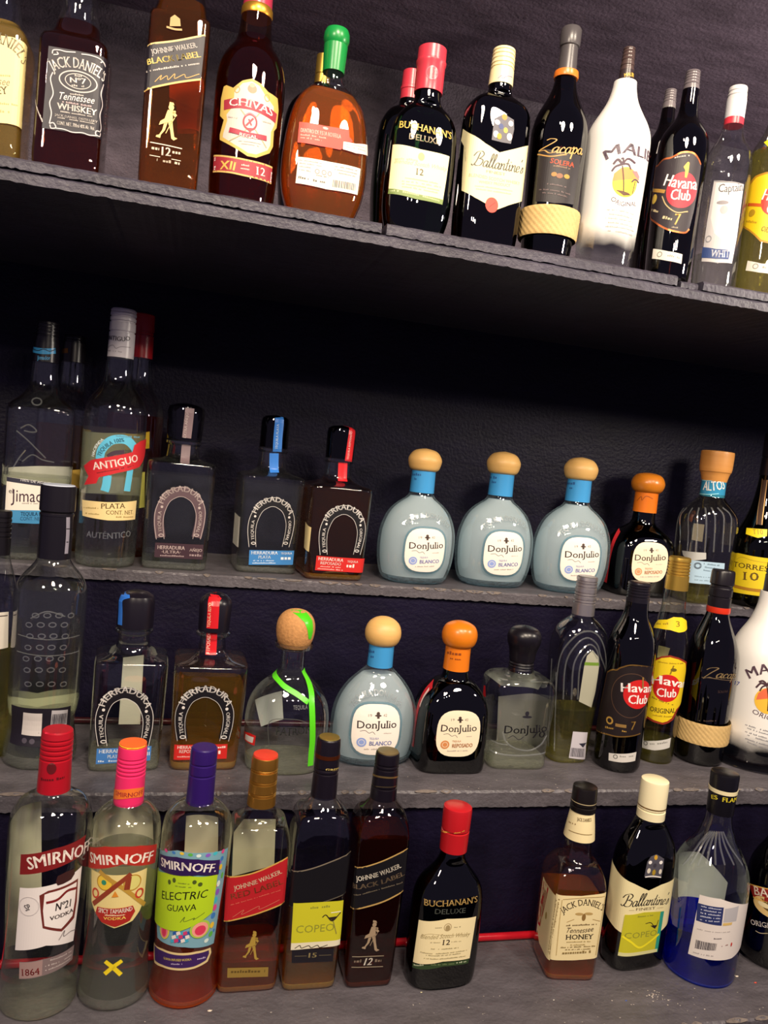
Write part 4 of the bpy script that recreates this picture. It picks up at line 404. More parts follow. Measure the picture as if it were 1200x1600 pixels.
{'name':'tequila_bottle','label':'tall clear embossed bottle with matte black capsule and wide black cap','loc':[-0.1433,1.0006,1.0799],'turn':0.0,'keys':[[0.0,0.038,0.038,2.0],[0.0001,0.0415,0.0415,2.0],[0.0181,0.0419,0.0419,2.0],[0.0299,0.0396,0.0396,2.0],[0.0418,0.0368,0.0368,2.0],[0.0584,0.0372,0.0372,2.0],[0.0702,0.0399,0.0399,2.0],[0.089,0.0405,0.0405,2.0],[0.1962,0.0413,0.0413,2.0],[0.2123,0.0408,0.0408,2.0],[0.2261,0.0351,0.0351,2.0],[0.2388,0.0237,0.0237,2.0],[0.2456,0.0194,0.0194,2.0],[0.2502,0.0185,0.0185,2.0]],'glass':'clear','lathes':[['capsule','*131018',[[0.2486,0.019,0.019,2.0],[0.2742,0.0189,0.0189,2.0],[0.301,0.0187,0.0187,2.0]],{}],['cap','*15121a',[[0.3001,0.0193,0.0193,2.0],[0.3024,0.0193,0.0193,2.0],[0.3038,0.018,0.018,2.0],[0.306,0.0202,0.0202,2.0],[0.335,0.0202,0.0202,2.0],[0.3359,0.0193,0.0193,2.0]],{}],['cap_top','*c8d0e0',[[0.3354,0.0188,0.0188,2.0],[0.3368,0.0179,0.0179,2.0],[0.3374,0.0,0.0,2.0]],{'parent':'cap','label':'silver white cap top'}]],'parts':[['capsule_label',[['line','#8f8a98',[[0.0159,0.3017],[0.0174,0.2791],[0.0172,0.2561]],0.00531,1],['line','#131018',[[0.0129,0.2861],[0.0271,0.2855]],0.00111,1],['line','#131018',[[0.0141,0.2703],[0.0306,0.2691]],0.00111,1]],{'on':'capsule','parent':'capsule'}],['embossed_glass',[['ring','clear2',[-0.0094,0.1866],0.00443,0.00332,0.00133,2.0],['ring','clear2',[0.0033,0.1875],0.00443,0.00332,0.00133,2.0],['ring','clear2',[0.016,0.1874],0.00443,0.00332,0.00133,2.0],['ring','clear2',[0.03,0.1863],0.00443,0.00332,0.00133,2.0],['ring','clear2',[-0.0164,0.1747],0.00443,0.00332,0.00133,2.0],['ring','clear2',[-0.003,0.1761],0.00443,0.00332,0.00133,2.0],['ring','clear2',[0.0095,0.1764],0.00443,0.00332,0.00133,2.0],['ring','clear2',[0.0226,0.1758],0.00443,0.00332,0.00133,2.0],['ring','clear2',[-0.0143,0.1616],0.00443,0.00332,0.00133,2.0],['ring','clear2',[-0.0011,0.1628],0.00443,0.00332,0.00133,2.0],['ring','clear2',[0.0114,0.163],0.00443,0.00332,0.00133,2.0],['ring','clear2',[0.0247,0.162],0.00443,0.00332,0.00133,2.0],['ring','clear2',[-0.0157,0.148],0.00443,0.00332,0.00133,2.0],['ring','clear2',[-0.0023,0.1494],0.00443,0.00332,0.00133,2.0],['ring','clear2',[0.0102,0.1495],0.00443,0.00332,0.00133,2.0],['ring','clear2',[0.0234,0.1486],0.00443,0.00332,0.00133,2.0],['ring','clear2',[-0.0171,0.1344],0.00443,0.00332,0.00133,2.0],['ring','clear2',[-0.0035,0.1359],0.00443,0.00332,0.00133,2.0],['ring','clear2',[0.0091,0.1361],0.00443,0.00332,0.00133,2.0],['ring','clear2',[0.0222,0.1351],0.00443,0.00332,0.00133,2.0],['ring','clear2',[-0.0149,0.1212],0.00443,0.00332,0.00133,2.0],['ring','clear2',[-0.0016,0.1225],0.00443,0.00332,0.00133,2.0],['ring','clear2',[0.011,0.1225],0.00443,0.00332,0.00133,2.0],['ring','clear2',[0.0243,0.1212],0.00443,0.00332,0.00133,2.0],['ring','clear2',[-0.0126,0.1047],0.00443,0.00332,0.00133,2.0],['ring','clear2',[0.0005,0.1057],0.00443,0.00332,0.00133,2.0],['ring','clear2',[0.0131,0.1053],0.00443,0.00332,0.00133,2.0],['ring','clear2',[0.0268,0.1036],0.00443,0.00332,0.00133,2.0],['line','clear2',[[-0.0147,0.1827],[0.0027,0.1919],[0.0227,0.1859]],0.00177,1],['line','clear2',[[-0.0304,0.1611],[0.0048,0.1586],[0.0457,0.1596]],0.00133,1],['line','clear2',[[-0.0301,0.141],[0.004,0.1395],[0.0464,0.1398]],0.00133,1]],{}],['lower_label',[['poly','#191420',[[-0.0356,0.0754],[0.0029,0.0761],[0.0401,0.0737],[0.0426,0.0503],[0.0426,0.0305],[0.0059,0.0292],[-0.0343,0.0292]]],['poly','#cfc8c4',[[-0.0162,0.0699],[0.0053,0.0698],[0.0053,0.0416],[-0.0172,0.0422]]],['poly','#b8b4b8',[[0.0154,0.073],[0.0358,0.07],[0.0356,0.0502],[0.0148,0.053]]],['bars','#3a3640',[[0.0163,0.0681],[0.0351,0.0657],[0.0349,0.0514],[0.0156,0.0538]]],['disc','#4a4450',[-0.0128,0.0358],0.0031,0.0031,2.0],['disc','#4a4450',[-0.004,0.0355],0.0031,0.0031,2.0]],{}],['back_label',[['poly','#d8d6b8',[[0.0528,0.0799],[0.0132,0.068],[-0.0407,0.0794],[-0.0438,0.0631],[0.0116,0.0504],[0.051,0.0638]]]],{'back':1}]],'liquid':[0.2146,'l_clear'],'base_chunk':0.0254},
{'name':'tequila_bottle','label':'square clear tequila bottle with black horseshoe print and blue sealing strip on the middle step','loc':[-0.0441,0.9978,1.0799],'turn':0.0524,'keys':[[0.0,0.0406,0.0386,9.0],[0.009,0.0418,0.0398,9.0],[0.1281,0.043,0.0408,9.0],[0.1304,0.0428,0.0406,9.0],[0.1338,0.042,0.0399,9.0],[0.1406,0.0201,0.0201,2.0],[0.1644,0.0186,0.0186,2.0],[0.1715,0.0181,0.0181,2.0]],'glass':'clear','lathes':[['neck_lip','clear',[[0.1615,0.0196,0.0196,2.0],[0.1644,0.0226,0.0226,2.0],[0.1672,0.0226,0.0226,2.0],[0.1696,0.0191,0.0191,2.0]],{}],['cap','*14101a',[[0.1701,0.0219,0.0219,2.0],[0.2023,0.0218,0.0218,2.0],[0.2089,0.0195,0.0195,2.0],[0.2127,0.0139,0.0139,2.0],[0.2141,0.0093,0.0093,2.0],[0.2146,0.0,0.0,2.0]],{}]],'parts':[['sealing_strip',[['line','*2c6cc8',[[-0.0204,0.1741],[-0.0214,0.1902],[-0.023,0.2037],[-0.0195,0.209],[-0.01,0.2129]],0.0086,1]],{'on':'cap','parent':'cap'}],['horseshoe_print',[['line','#0d0a12',[[-0.0259,0.0352],[-0.03,0.0564],[-0.0297,0.0733],[-0.0231,0.0901],[-0.0129,0.0969],[-0.0051,0.0987],[0.0031,0.0966],[0.0142,0.0892],[0.0225,0.0732],[0.0238,0.0561],[0.0216,0.0346]],0.01358,1],['line','#d8d4d0',[[-0.0308,0.0328],[-0.0356,0.0568],[-0.0352,0.0758],[-0.0272,0.0948],[-0.0148,0.1025],[-0.0054,0.1045],[0.0045,0.1022],[0.0179,0.0939],[0.028,0.0758],[0.0295,0.0564],[0.0268,0.0321]],0.00068,1],['line','#d8d4d0',[[-0.0209,0.033],[-0.0243,0.0526],[-0.0241,0.0681],[-0.019,0.0836],[-0.0109,0.0899],[-0.0048,0.0915],[0.0017,0.0896],[0.0105,0.0827],[0.0172,0.068],[0.0183,0.0523],[0.0167,0.0325]],0.00057,1],['text','#d8d4d0','bold','HERRADURA',[[-0.0269,0.0813],[-0.0243,0.0884],[-0.016,0.0958],[-0.0051,0.0987],[0.0061,0.0956],[0.0157,0.0882],[0.0198,0.0792]],0.0077],['text','#d8d4d0','bold','TEQUILA',[[-0.0246,0.0432],[-0.0278,0.0585],[-0.0278,0.0716]],0.0043],['text','#d8d4d0','bold','ORIGINAL',[[0.0205,0.0711],[0.0218,0.0572],[0.0195,0.0415]],0.0043],['disc','#d8d4d0',[-0.028,0.0775],0.00181,0.00181,2.0],['disc','#d8d4d0',[0.0209,0.0758],0.00181,0.00181,2.0],['ring','#d8d4d0',[-0.0252,0.0384],0.00362,0.00226,0.00113,2.0],['ring','#d8d4d0',[0.021,0.0378],0.00362,0.00226,0.00113,2.0]],{}],['front_label',[['poly','#3f78bc',[[-0.032,0.03],[-0.0011,0.0307],[0.0303,0.0326],[0.03,0.0143],[-0.0319,0.0106]]],['text','#e8eef4','bold','HERRADURA',[[-0.0293,0.0242],[0.0079,0.025]],0.00453],['text','#e8eef4','bold','PLATA',[[-0.0193,0.018],[-0.0045,0.0182]],0.00408],['dash','#c8d8e8',[-0.0296,0.0131,0.0066,0.0142],0.00226],['dash','#c8d8e8',[0.0153,0.0274,0.0283,0.0279],0.00272],['dash','#e8eef4',[0.0158,0.0204,0.0288,0.0209],0.00453]],{'lift':0.0006}],['back_label',[['poly','#d9d6c4',[[0.0108,0.1177],[-0.0144,0.122],[-0.0169,0.0293],[0.0099,0.0294]]]],{'back':1}]],'base_chunk':0.0106},
{'name':'tequila_bottle','label':'square tequila bottle of golden liquid with red strip over its black cap','loc':[0.0517,0.9991,1.0799],'turn':0.0175,'keys':[[0.0,0.0395,0.0375,9.0],[0.0095,0.0416,0.0395,9.0],[0.1253,0.0451,0.0428,9.0],[0.129,0.0449,0.0427,9.0],[0.1331,0.044,0.0418,9.0],[0.1382,0.018,0.018,2.0],[0.1577,0.0156,0.0156,2.0],[0.1693,0.0152,0.0152,2.0]],'glass':'clear','lathes':[['neck_lip','clear',[[0.1606,0.0163,0.0163,2.0],[0.1639,0.0212,0.0212,2.0],[0.167,0.0216,0.0216,2.0],[0.1697,0.0171,0.0171,2.0]],{}],['cap','*14101a',[[0.17,0.0193,0.0193,2.0],[0.204,0.0204,0.0204,2.0],[0.2098,0.0181,0.0181,2.0],[0.2146,0.0132,0.0132,2.0],[0.2171,0.0076,0.0076,2.0],[0.2179,0.0,0.0,2.0]],{}]],'parts':[['sealing_strip',[['line','*d02028',[[-0.0033,0.1755],[-0.0038,0.1931],[-0.0043,0.2082],[-0.0027,0.2144],[-0.0002,0.2176]],0.01438,1]],{'on':'cap','parent':'cap'}],['neck_strip',[['line','*d02028',[[-0.0032,0.1725],[-0.0024,0.1568],[-0.002,0.142]],0.01328,1],['text','#f0c8b8','bold','REPOSADO',[[-0.0035,0.1429],[-0.0042,0.1716]],0.00443]],{}],['strip_print',[['text','#f4d8b0','bold','TEQUILA REPO',[[-0.006,0.1766],[-0.0069,0.2076]],0.00369]],{'on':'cap','parent':'cap'}],['horseshoe_print',[['line','#0d0a12',[[-0.029,0.0414],[-0.033,0.0616],[-0.0325,0.0777],[-0.0252,0.0939],[-0.0141,0.1006],[-0.0058,0.1024],[0.003,0.1005],[0.0147,0.0936],[0.0234,0.0785],[0.0246,0.0621],[0.0219,0.0416]],0.01416,1],['line','#d8d4d0',[[-0.0342,0.0391],[-0.039,0.0619],[-0.0383,0.08],[-0.0294,0.0983],[-0.0161,0.1059],[-0.006,0.1079],[0.0046,0.1058],[0.0188,0.0981],[0.0293,0.081],[0.0306,0.0625],[0.0274,0.0392]],0.00055,1],['line','#d8d4d0',[[-0.0236,0.0394],[-0.0269,0.058],[-0.0265,0.0729],[-0.0208,0.0878],[-0.0121,0.0939],[-0.0055,0.0955],[0.0014,0.0938],[0.0107,0.0874],[0.0177,0.0734],[0.0186,0.0584],[0.0166,0.0395]],0.00046,1],['text','#d8d4d0','bold','HERRADURA',[[-0.0294,0.0854],[-0.0265,0.0923],[-0.0175,0.0995],[-0.0058,0.1024],[0.0062,0.0996],[0.0164,0.0926],[0.0207,0.0841]],0.00803],['text','#d8d4d0','bold','TEQUILA',[[-0.0274,0.0491],[-0.0306,0.0636],[-0.0304,0.0761]],0.00448],['text','#d8d4d0','bold','ORIGINAL',[[0.0212,0.0764],[0.0224,0.0631],[0.0198,0.0481]],0.00448],['disc','#d8d4d0',[-0.0306,0.0818],0.00189,0.00189,2.0],['disc','#d8d4d0',[0.0217,0.0809],0.00189,0.00189,2.0],['ring','#d8d4d0',[-0.0282,0.0445],0.00378,0.00236,0.00118,2.0],['ring','#d8d4d0',[0.0213,0.0446],0.00378,0.00236,0.00118,2.0]],{}],['front_label',[['poly','#c82420',[[-0.0371,0.0346],[-0.0054,0.0351],[0.0265,0.0359],[0.0269,0.0168],[-0.0366,0.0151]]],['text','#f4e0d8','bold','HERRADURA',[[-0.0333,0.0294],[-0.0023,0.0298]],0.00406],['text','#f4e0d8','bold','REPOSADO',[[-0.0308,0.0241],[-0.0045,0.0245]],0.00406],['dash','#e8b0a8',[-0.0342,0.0185,-0.0023,0.0191],0.00184],['dash','#f4e0d8',[0.0121,0.0303,0.0247,0.0309],0.00258],['dash','#f4e0d8',[0.0127,0.0227,0.0253,0.0236],0.00443]],{'lift':0.0006}]],'liquid':[0.101,'l_gold'],'base_chunk':0.0106},
{'name':'tequila_bottle','label':'squat clear tequila bottle with round cork stopper and bright green ribbon','loc':[0.1536,0.9836,1.0799],'turn':0.0,'keys':[[0.0,0.0433,0.0346,2.6],[0.0001,0.0481,0.0385,2.6],[0.0115,0.05,0.04,2.6],[0.0515,0.054,0.0432,2.6],[0.0754,0.0528,0.0422,2.6],[0.0933,0.0468,0.0374,2.6],[0.1071,0.0363,0.029,2.6],[0.119,0.0219,0.0175,2.6],[0.1249,0.0169,0.0169,2.0],[0.1308,0.0157,0.0157,2.0],[0.1544,0.0157,0.0157,2.0]],'glass':'clear','lathes':[['neck_lip','clear',[[0.1524,0.0161,0.0161,2.0],[0.1554,0.0234,0.0234,2.0],[0.1593,0.0249,0.0249,2.0],[0.1622,0.0239,0.0239,2.0]],{}],['stopper','cork',[[0.1563,0.0182,0.0182,2.0],[0.1567,0.0184,0.0184,2.0],[0.1574,0.0188,0.0188,2.0],[0.1585,0.0194,0.0194,2.0],[0.16,0.0202,0.0202,2.0],[0.1616,0.021,0.021,2.0],[0.1633,0.0218,0.0218,2.0],[0.1652,0.0225,0.0225,2.0],[0.1671,0.0231,0.0231,2.0],[0.1693,0.0237,0.0237,2.0],[0.1718,0.0241,0.0241,2.0],[0.1744,0.0245,0.0245,2.0],[0.1774,0.0247,0.0247,2.0],[0.1802,0.0248,0.0248,2.0],[0.1829,0.0247,0.0247,2.0],[0.1854,0.0244,0.0244,2.0],[0.1879,0.024,0.024,2.0],[0.1902,0.0233,0.0233,2.0],[0.1924,0.0225,0.0225,2.0],[0.1945,0.0214,0.0214,2.0],[0.1964,0.0201,0.0201,2.0],[0.1981,0.0187,0.0187,2.0],[0.1996,0.0172,0.0172,2.0],[0.2009,0.0156,0.0156,2.0],[0.202,0.014,0.014,2.0],[0.203,0.012,0.012,2.0],[0.2038,0.0097,0.0097,2.0],[0.2045,0.0072,0.0072,2.0],[0.2051,0.0043,0.0043,2.0],[0.2055,0.0022,0.0022,2.0],[0.2058,0.0007,0.0007,2.0],[0.2059,0.0,0.0,2.0]],{}]],'parts':[['stopper_ribbon',[['poly','*4cc81c',[[-0.0123,0.2043],[0.0061,0.2053],[0.0137,0.2018],[0.0212,0.1935],[0.0227,0.1806],[0.0203,0.1701],[0.0151,0.1719],[0.0119,0.1839],[0.007,0.1931],[-0.0026,0.2006]]]],{'on':'stopper','parent':'stopper'}],['ribbon',[['line','*58d020',[[-0.0369,0.1214],[-0.0218,0.1182],[-0.0102,0.111],[0.0048,0.1038],[0.0194,0.0948]],0.00596,1],['line','*58d020',[[0.0148,0.1293],[0.0207,0.1178],[0.0238,0.1047],[0.0241,0.0937],[0.0258,0.0762],[0.0287,0.0474],[0.0292,0.0313],[0.0302,0.0129]],0.00782,1]],{'lift':0.0005}],['etched_lettering',[['text','#2a2c2a','serif','PATRÓN',[[-0.019,0.0552],[0.0004,0.0547],[0.0196,0.0569],[0.0272,0.0573]],0.00969],['line','#4a4c48',[[-0.0247,0.0375],[-0.0273,0.0707],[0.0024,0.075],[0.0219,0.0701]],0.00075,1],['text','#6a6c70','light','TEQUILA',[[0.0006,0.0865],[0.0187,0.0872]],0.00484]],{}],['tax_sticker',[['poly','*d02420',[[-0.0865,0.0417],[-0.0544,0.0503],[-0.0436,0.0497],[-0.0444,0.0364],[-0.058,0.0365],[-0.0833,0.033]]],['poly','#d8d4cc',[[-0.0657,0.0451],[-0.0465,0.0469],[-0.0477,0.039],[-0.0675,0.0372]]]],{}],['back_label',[['poly','#b8bab4',[[0.0412,0.0732],[0.004,0.0839],[-0.0021,0.0439],[0.0277,0.0345]]]],{'back':1}]],'base_chunk':0.0097},
{'name':'tequila_bottle','label':'pale blue rounded tequila bottle with wooden stopper on the middle step','loc':[0.2761,1.0073,1.0799],'turn':0.0349,'keys':[[0.0,0.0369,0.0265,2.3],[0.0001,0.0471,0.0339,2.3],[0.0078,0.0553,0.0398,2.3],[0.0289,0.0593,0.0427,2.3],[0.0499,0.0594,0.0428,2.3],[0.0708,0.0575,0.0414,2.3],[0.0917,0.0498,0.0359,2.3],[0.1083,0.0376,0.0271,2.3],[0.1208,0.0244,0.0175,2.3],[0.1266,0.0178,0.0178,2.0],[0.1312,0.0166,0.0166,2.0],[0.1591,0.0157,0.0157,2.0]],'glass':'ice','lathes':[['neck_band','*3f94d0',[[0.1287,0.0174,0.0174,2.0],[0.1457,0.017,0.017,2.0],[0.1605,0.0169,0.0169,2.0]],{}],['stopper','wood',[[0.157,0.0161,0.0161,2.0],[0.1572,0.0164,0.0164,2.0],[0.1577,0.0171,0.0171,2.0],[0.1583,0.018,0.018,2.0],[0.1592,0.0192,0.0192,2.0],[0.1604,0.0203,0.0203,2.0],[0.1618,0.0213,0.0213,2.0],[0.1635,0.0223,0.0223,2.0],[0.1654,0.0231,0.0231,2.0],[0.1674,0.0238,0.0238,2.0],[0.1694,0.0243,0.0243,2.0],[0.1715,0.0245,0.0245,2.0],[0.1735,0.0246,0.0246,2.0],[0.1756,0.0245,0.0245,2.0],[0.1778,0.0242,0.0242,2.0],[0.1801,0.0236,0.0236,2.0],[0.1824,0.0229,0.0229,2.0],[0.1845,0.0219,0.0219,2.0],[0.1864,0.0207,0.0207,2.0],[0.1882,0.0193,0.0193,2.0],[0.1897,0.0176,0.0176,2.0],[0.1911,0.0159,0.0159,2.0],[0.1922,0.0142,0.0142,2.0],[0.1932,0.0125,0.0125,2.0],[0.1939,0.0107,0.0107,2.0],[0.1946,0.0089,0.0089,2.0],[0.1951,0.007,0.007,2.0],[0.1954,0.005,0.005,2.0],[0.1956,0.003,0.003,2.0],[0.1958,0.0015,0.0015,2.0],[0.1959,0.0005,0.0005,2.0],[0.1959,0.0,0.0,2.0]],{}]],'parts':[['front_label',[['disc','#f2eadf',[-0.0082,0.0535],0.03254,0.03352,3.0],['text','#2c2024','serif','DonJulio',[[-0.0338,0.0548],[-0.0084,0.0561],[0.0192,0.057]],0.00976],['line','#6a5c5c',[[-0.0296,0.0514],[-0.0229,0.0528],[-0.0177,0.0498],[-0.013,0.0514],[-0.0093,0.0482]],0.00065,1],['disc','#4a3a34',[-0.0071,0.0728],0.00456,0.0013,2.0],['disc','#4a3a34',[-0.0072,0.0753],0.00228,0.00228,2.0],['line','#4a3a34',[[-0.0071,0.0735],[-0.0068,0.0691]],0.00325,1],['text','#8a7c74','light','19',[[-0.0201,0.071],[-0.0152,0.0713]],0.00325],['text','#8a7c74','light','42',[[-0.0002,0.0717],[0.0049,0.072]],0.00325],['disc','#8fa4dc',[-0.0262,0.0368],0.00651,0.00618,2.0],['ring','#f2eadf',[-0.0262,0.0368],0.00423,0.0039,0.00065,2.0],['text','#7c86c0','light','TEQUILA',[[-0.0162,0.0413],[-0.0037,0.0419]],0.0026],['text','#7c86c0','bold','BLANCO',[[-0.0157,0.0332],[0.0145,0.0341]],0.00553],['dash','#b8aca4',[-0.0218,0.0273,0.0099,0.0284],0.00163],['dash','#c8bcb4',[0.0023,0.0496,0.0127,0.0497],0.0013]],{}],['label_rim',[['ring','rim',[-0.0082,0.0535],0.03579,0.03677,0.00293,3.0]],{}],['embossed_glass',[['text','clear2','bold','TEQUILA DON JULIO',[[-0.0403,0.08],[-0.0321,0.0901],[-0.0162,0.0965],[-0.0022,0.0967],[0.0146,0.0903],[0.0219,0.0818]],0.00716]],{}],['band_print',[['dash','#2a5a94',[-0.0313,0.1453,-0.0114,0.1491],0.0039],['dash','#2a5a94',[-0.0323,0.1389,-0.0144,0.1418],0.00325]],{'on':'neck_band','parent':'neck_band'}]],'liquid':[0.1177,'l_ice'],'base_chunk':0.0102},
{'name':'tequila_bottle','label':'dark brown tequila bottle with orange stopper on the middle step','loc':[0.3776,0.9862,1.0799],'turn':-0.0175,'keys':[[0.0,0.0464,0.0371,4.5],[0.007,0.048,0.0384,4.5],[0.0734,0.0474,0.0379,4.5],[0.0896,0.045,0.036,4.5],[0.1058,0.0376,0.0319,3.5],[0.12,0.0248,0.0223,2.5],[0.1202,0.0183,0.0183,2.0],[0.1348,0.0162,0.0162,2.0],[0.1659,0.0158,0.0158,2.0]],'glass':'brown','lathes':[['neck_band','*e07818',[[0.1337,0.0177,0.0177,2.0],[0.1514,0.0172,0.0172,2.0],[0.167,0.0172,0.0172,2.0]],{}],['stopper','*d87818',[[0.1643,0.0162,0.0162,2.0],[0.1645,0.0165,0.0165,2.0],[0.165,0.0172,0.0172,2.0],[0.1657,0.0181,0.0181,2.0],[0.1666,0.0194,0.0194,2.0],[0.1677,0.0205,0.0205,2.0],[0.1691,0.0215,0.0215,2.0],[0.1707,0.0223,0.0223,2.0],[0.1725,0.023,0.023,2.0],[0.1744,0.0236,0.0236,2.0],[0.1763,0.024,0.024,2.0],[0.1783,0.0242,0.0242,2.0],[0.1804,0.0243,0.0243,2.0],[0.1825,0.0242,0.0242,2.0],[0.1847,0.0238,0.0238,2.0],[0.187,0.0233,0.0233,2.0],[0.1893,0.0224,0.0224,2.0],[0.1913,0.0214,0.0214,2.0],[0.1931,0.0201,0.0201,2.0],[0.1945,0.0186,0.0186,2.0],[0.1956,0.0168,0.0168,2.0],[0.1966,0.015,0.015,2.0],[0.1974,0.0133,0.0133,2.0],[0.1981,0.0115,0.0115,2.0],[0.1986,0.0097,0.0097,2.0],[0.1991,0.008,0.008,2.0],[0.1994,0.0062,0.0062,2.0],[0.1996,0.0044,0.0044,2.0],[0.1998,0.0027,0.0027,2.0],[0.1999,0.0013,0.0013,2.0],[0.2,0.0005,0.0005,2.0],[0.2,0.0,0.0,2.0]],{}]],'parts':[['front_label',[['disc','#efe2c4',[0.0004,0.0567],0.03013,0.03103,3.0],['text','#2c2024','serif','DonJulio',[[-0.0246,0.0594],[0.0001,0.0592],[0.0255,0.061]],0.00904],['line','#6a5c5c',[[-0.0204,0.0557],[-0.0139,0.0565],[-0.0088,0.0535],[-0.0041,0.0548],[-0.0006,0.0517]],0.0006,1],['disc','#4a3a34',[0.0007,0.0754],0.00422,0.00121,2.0],['disc','#4a3a34',[0.0004,0.0779],0.00211,0.00211,2.0],['line','#4a3a34',[[0.0007,0.076],[0.0012,0.0717]],0.00301,1],['text','#8a7c74','light','19',[[-0.0118,0.0739],[-0.0071,0.074]],0.00301],['text','#8a7c74','light','42',[[0.0072,0.0743],[0.012,0.0747]],0.00301],['disc','#d08850',[-0.0169,0.0418],0.00603,0.00572,2.0],['ring','#efe2c4',[-0.0169,0.0418],0.00392,0.00362,0.0006,2.0],['text','#c07840','light','TEQUILA',[[-0.0072,0.0454],[0.0049,0.0459]],0.00241],['text','#c07840','bold','REPOSADO',[[-0.0066,0.0379],[0.0217,0.0393]],0.00512],['dash','#b8aca4',[-0.0127,0.0328,0.0175,0.0339],0.00151],['dash','#c8bcb4',[0.0104,0.0532,0.02,0.0537],0.00121]],{}],['tax_sticker',[['line','*c82830',[[-0.0455,0.1129],[-0.0646,0.0975],[-0.0758,0.0767],[-0.0796,0.0528],[-0.0791,0.0228]],0.00906,1],['line','#f0d0c8',[[-0.0518,0.1064],[-0.0636,0.0935],[-0.0692,0.0809]],0.00354,1]],{}],['band_print',[['dash','#8a4010',[-0.0218,0.1553,-0.0005,0.1567],0.00433],['dash','#8a4010',[-0.0153,0.1498,-0.0007,0.1502],0.00236]],{'on':'neck_band','parent':'neck_band'}]]},
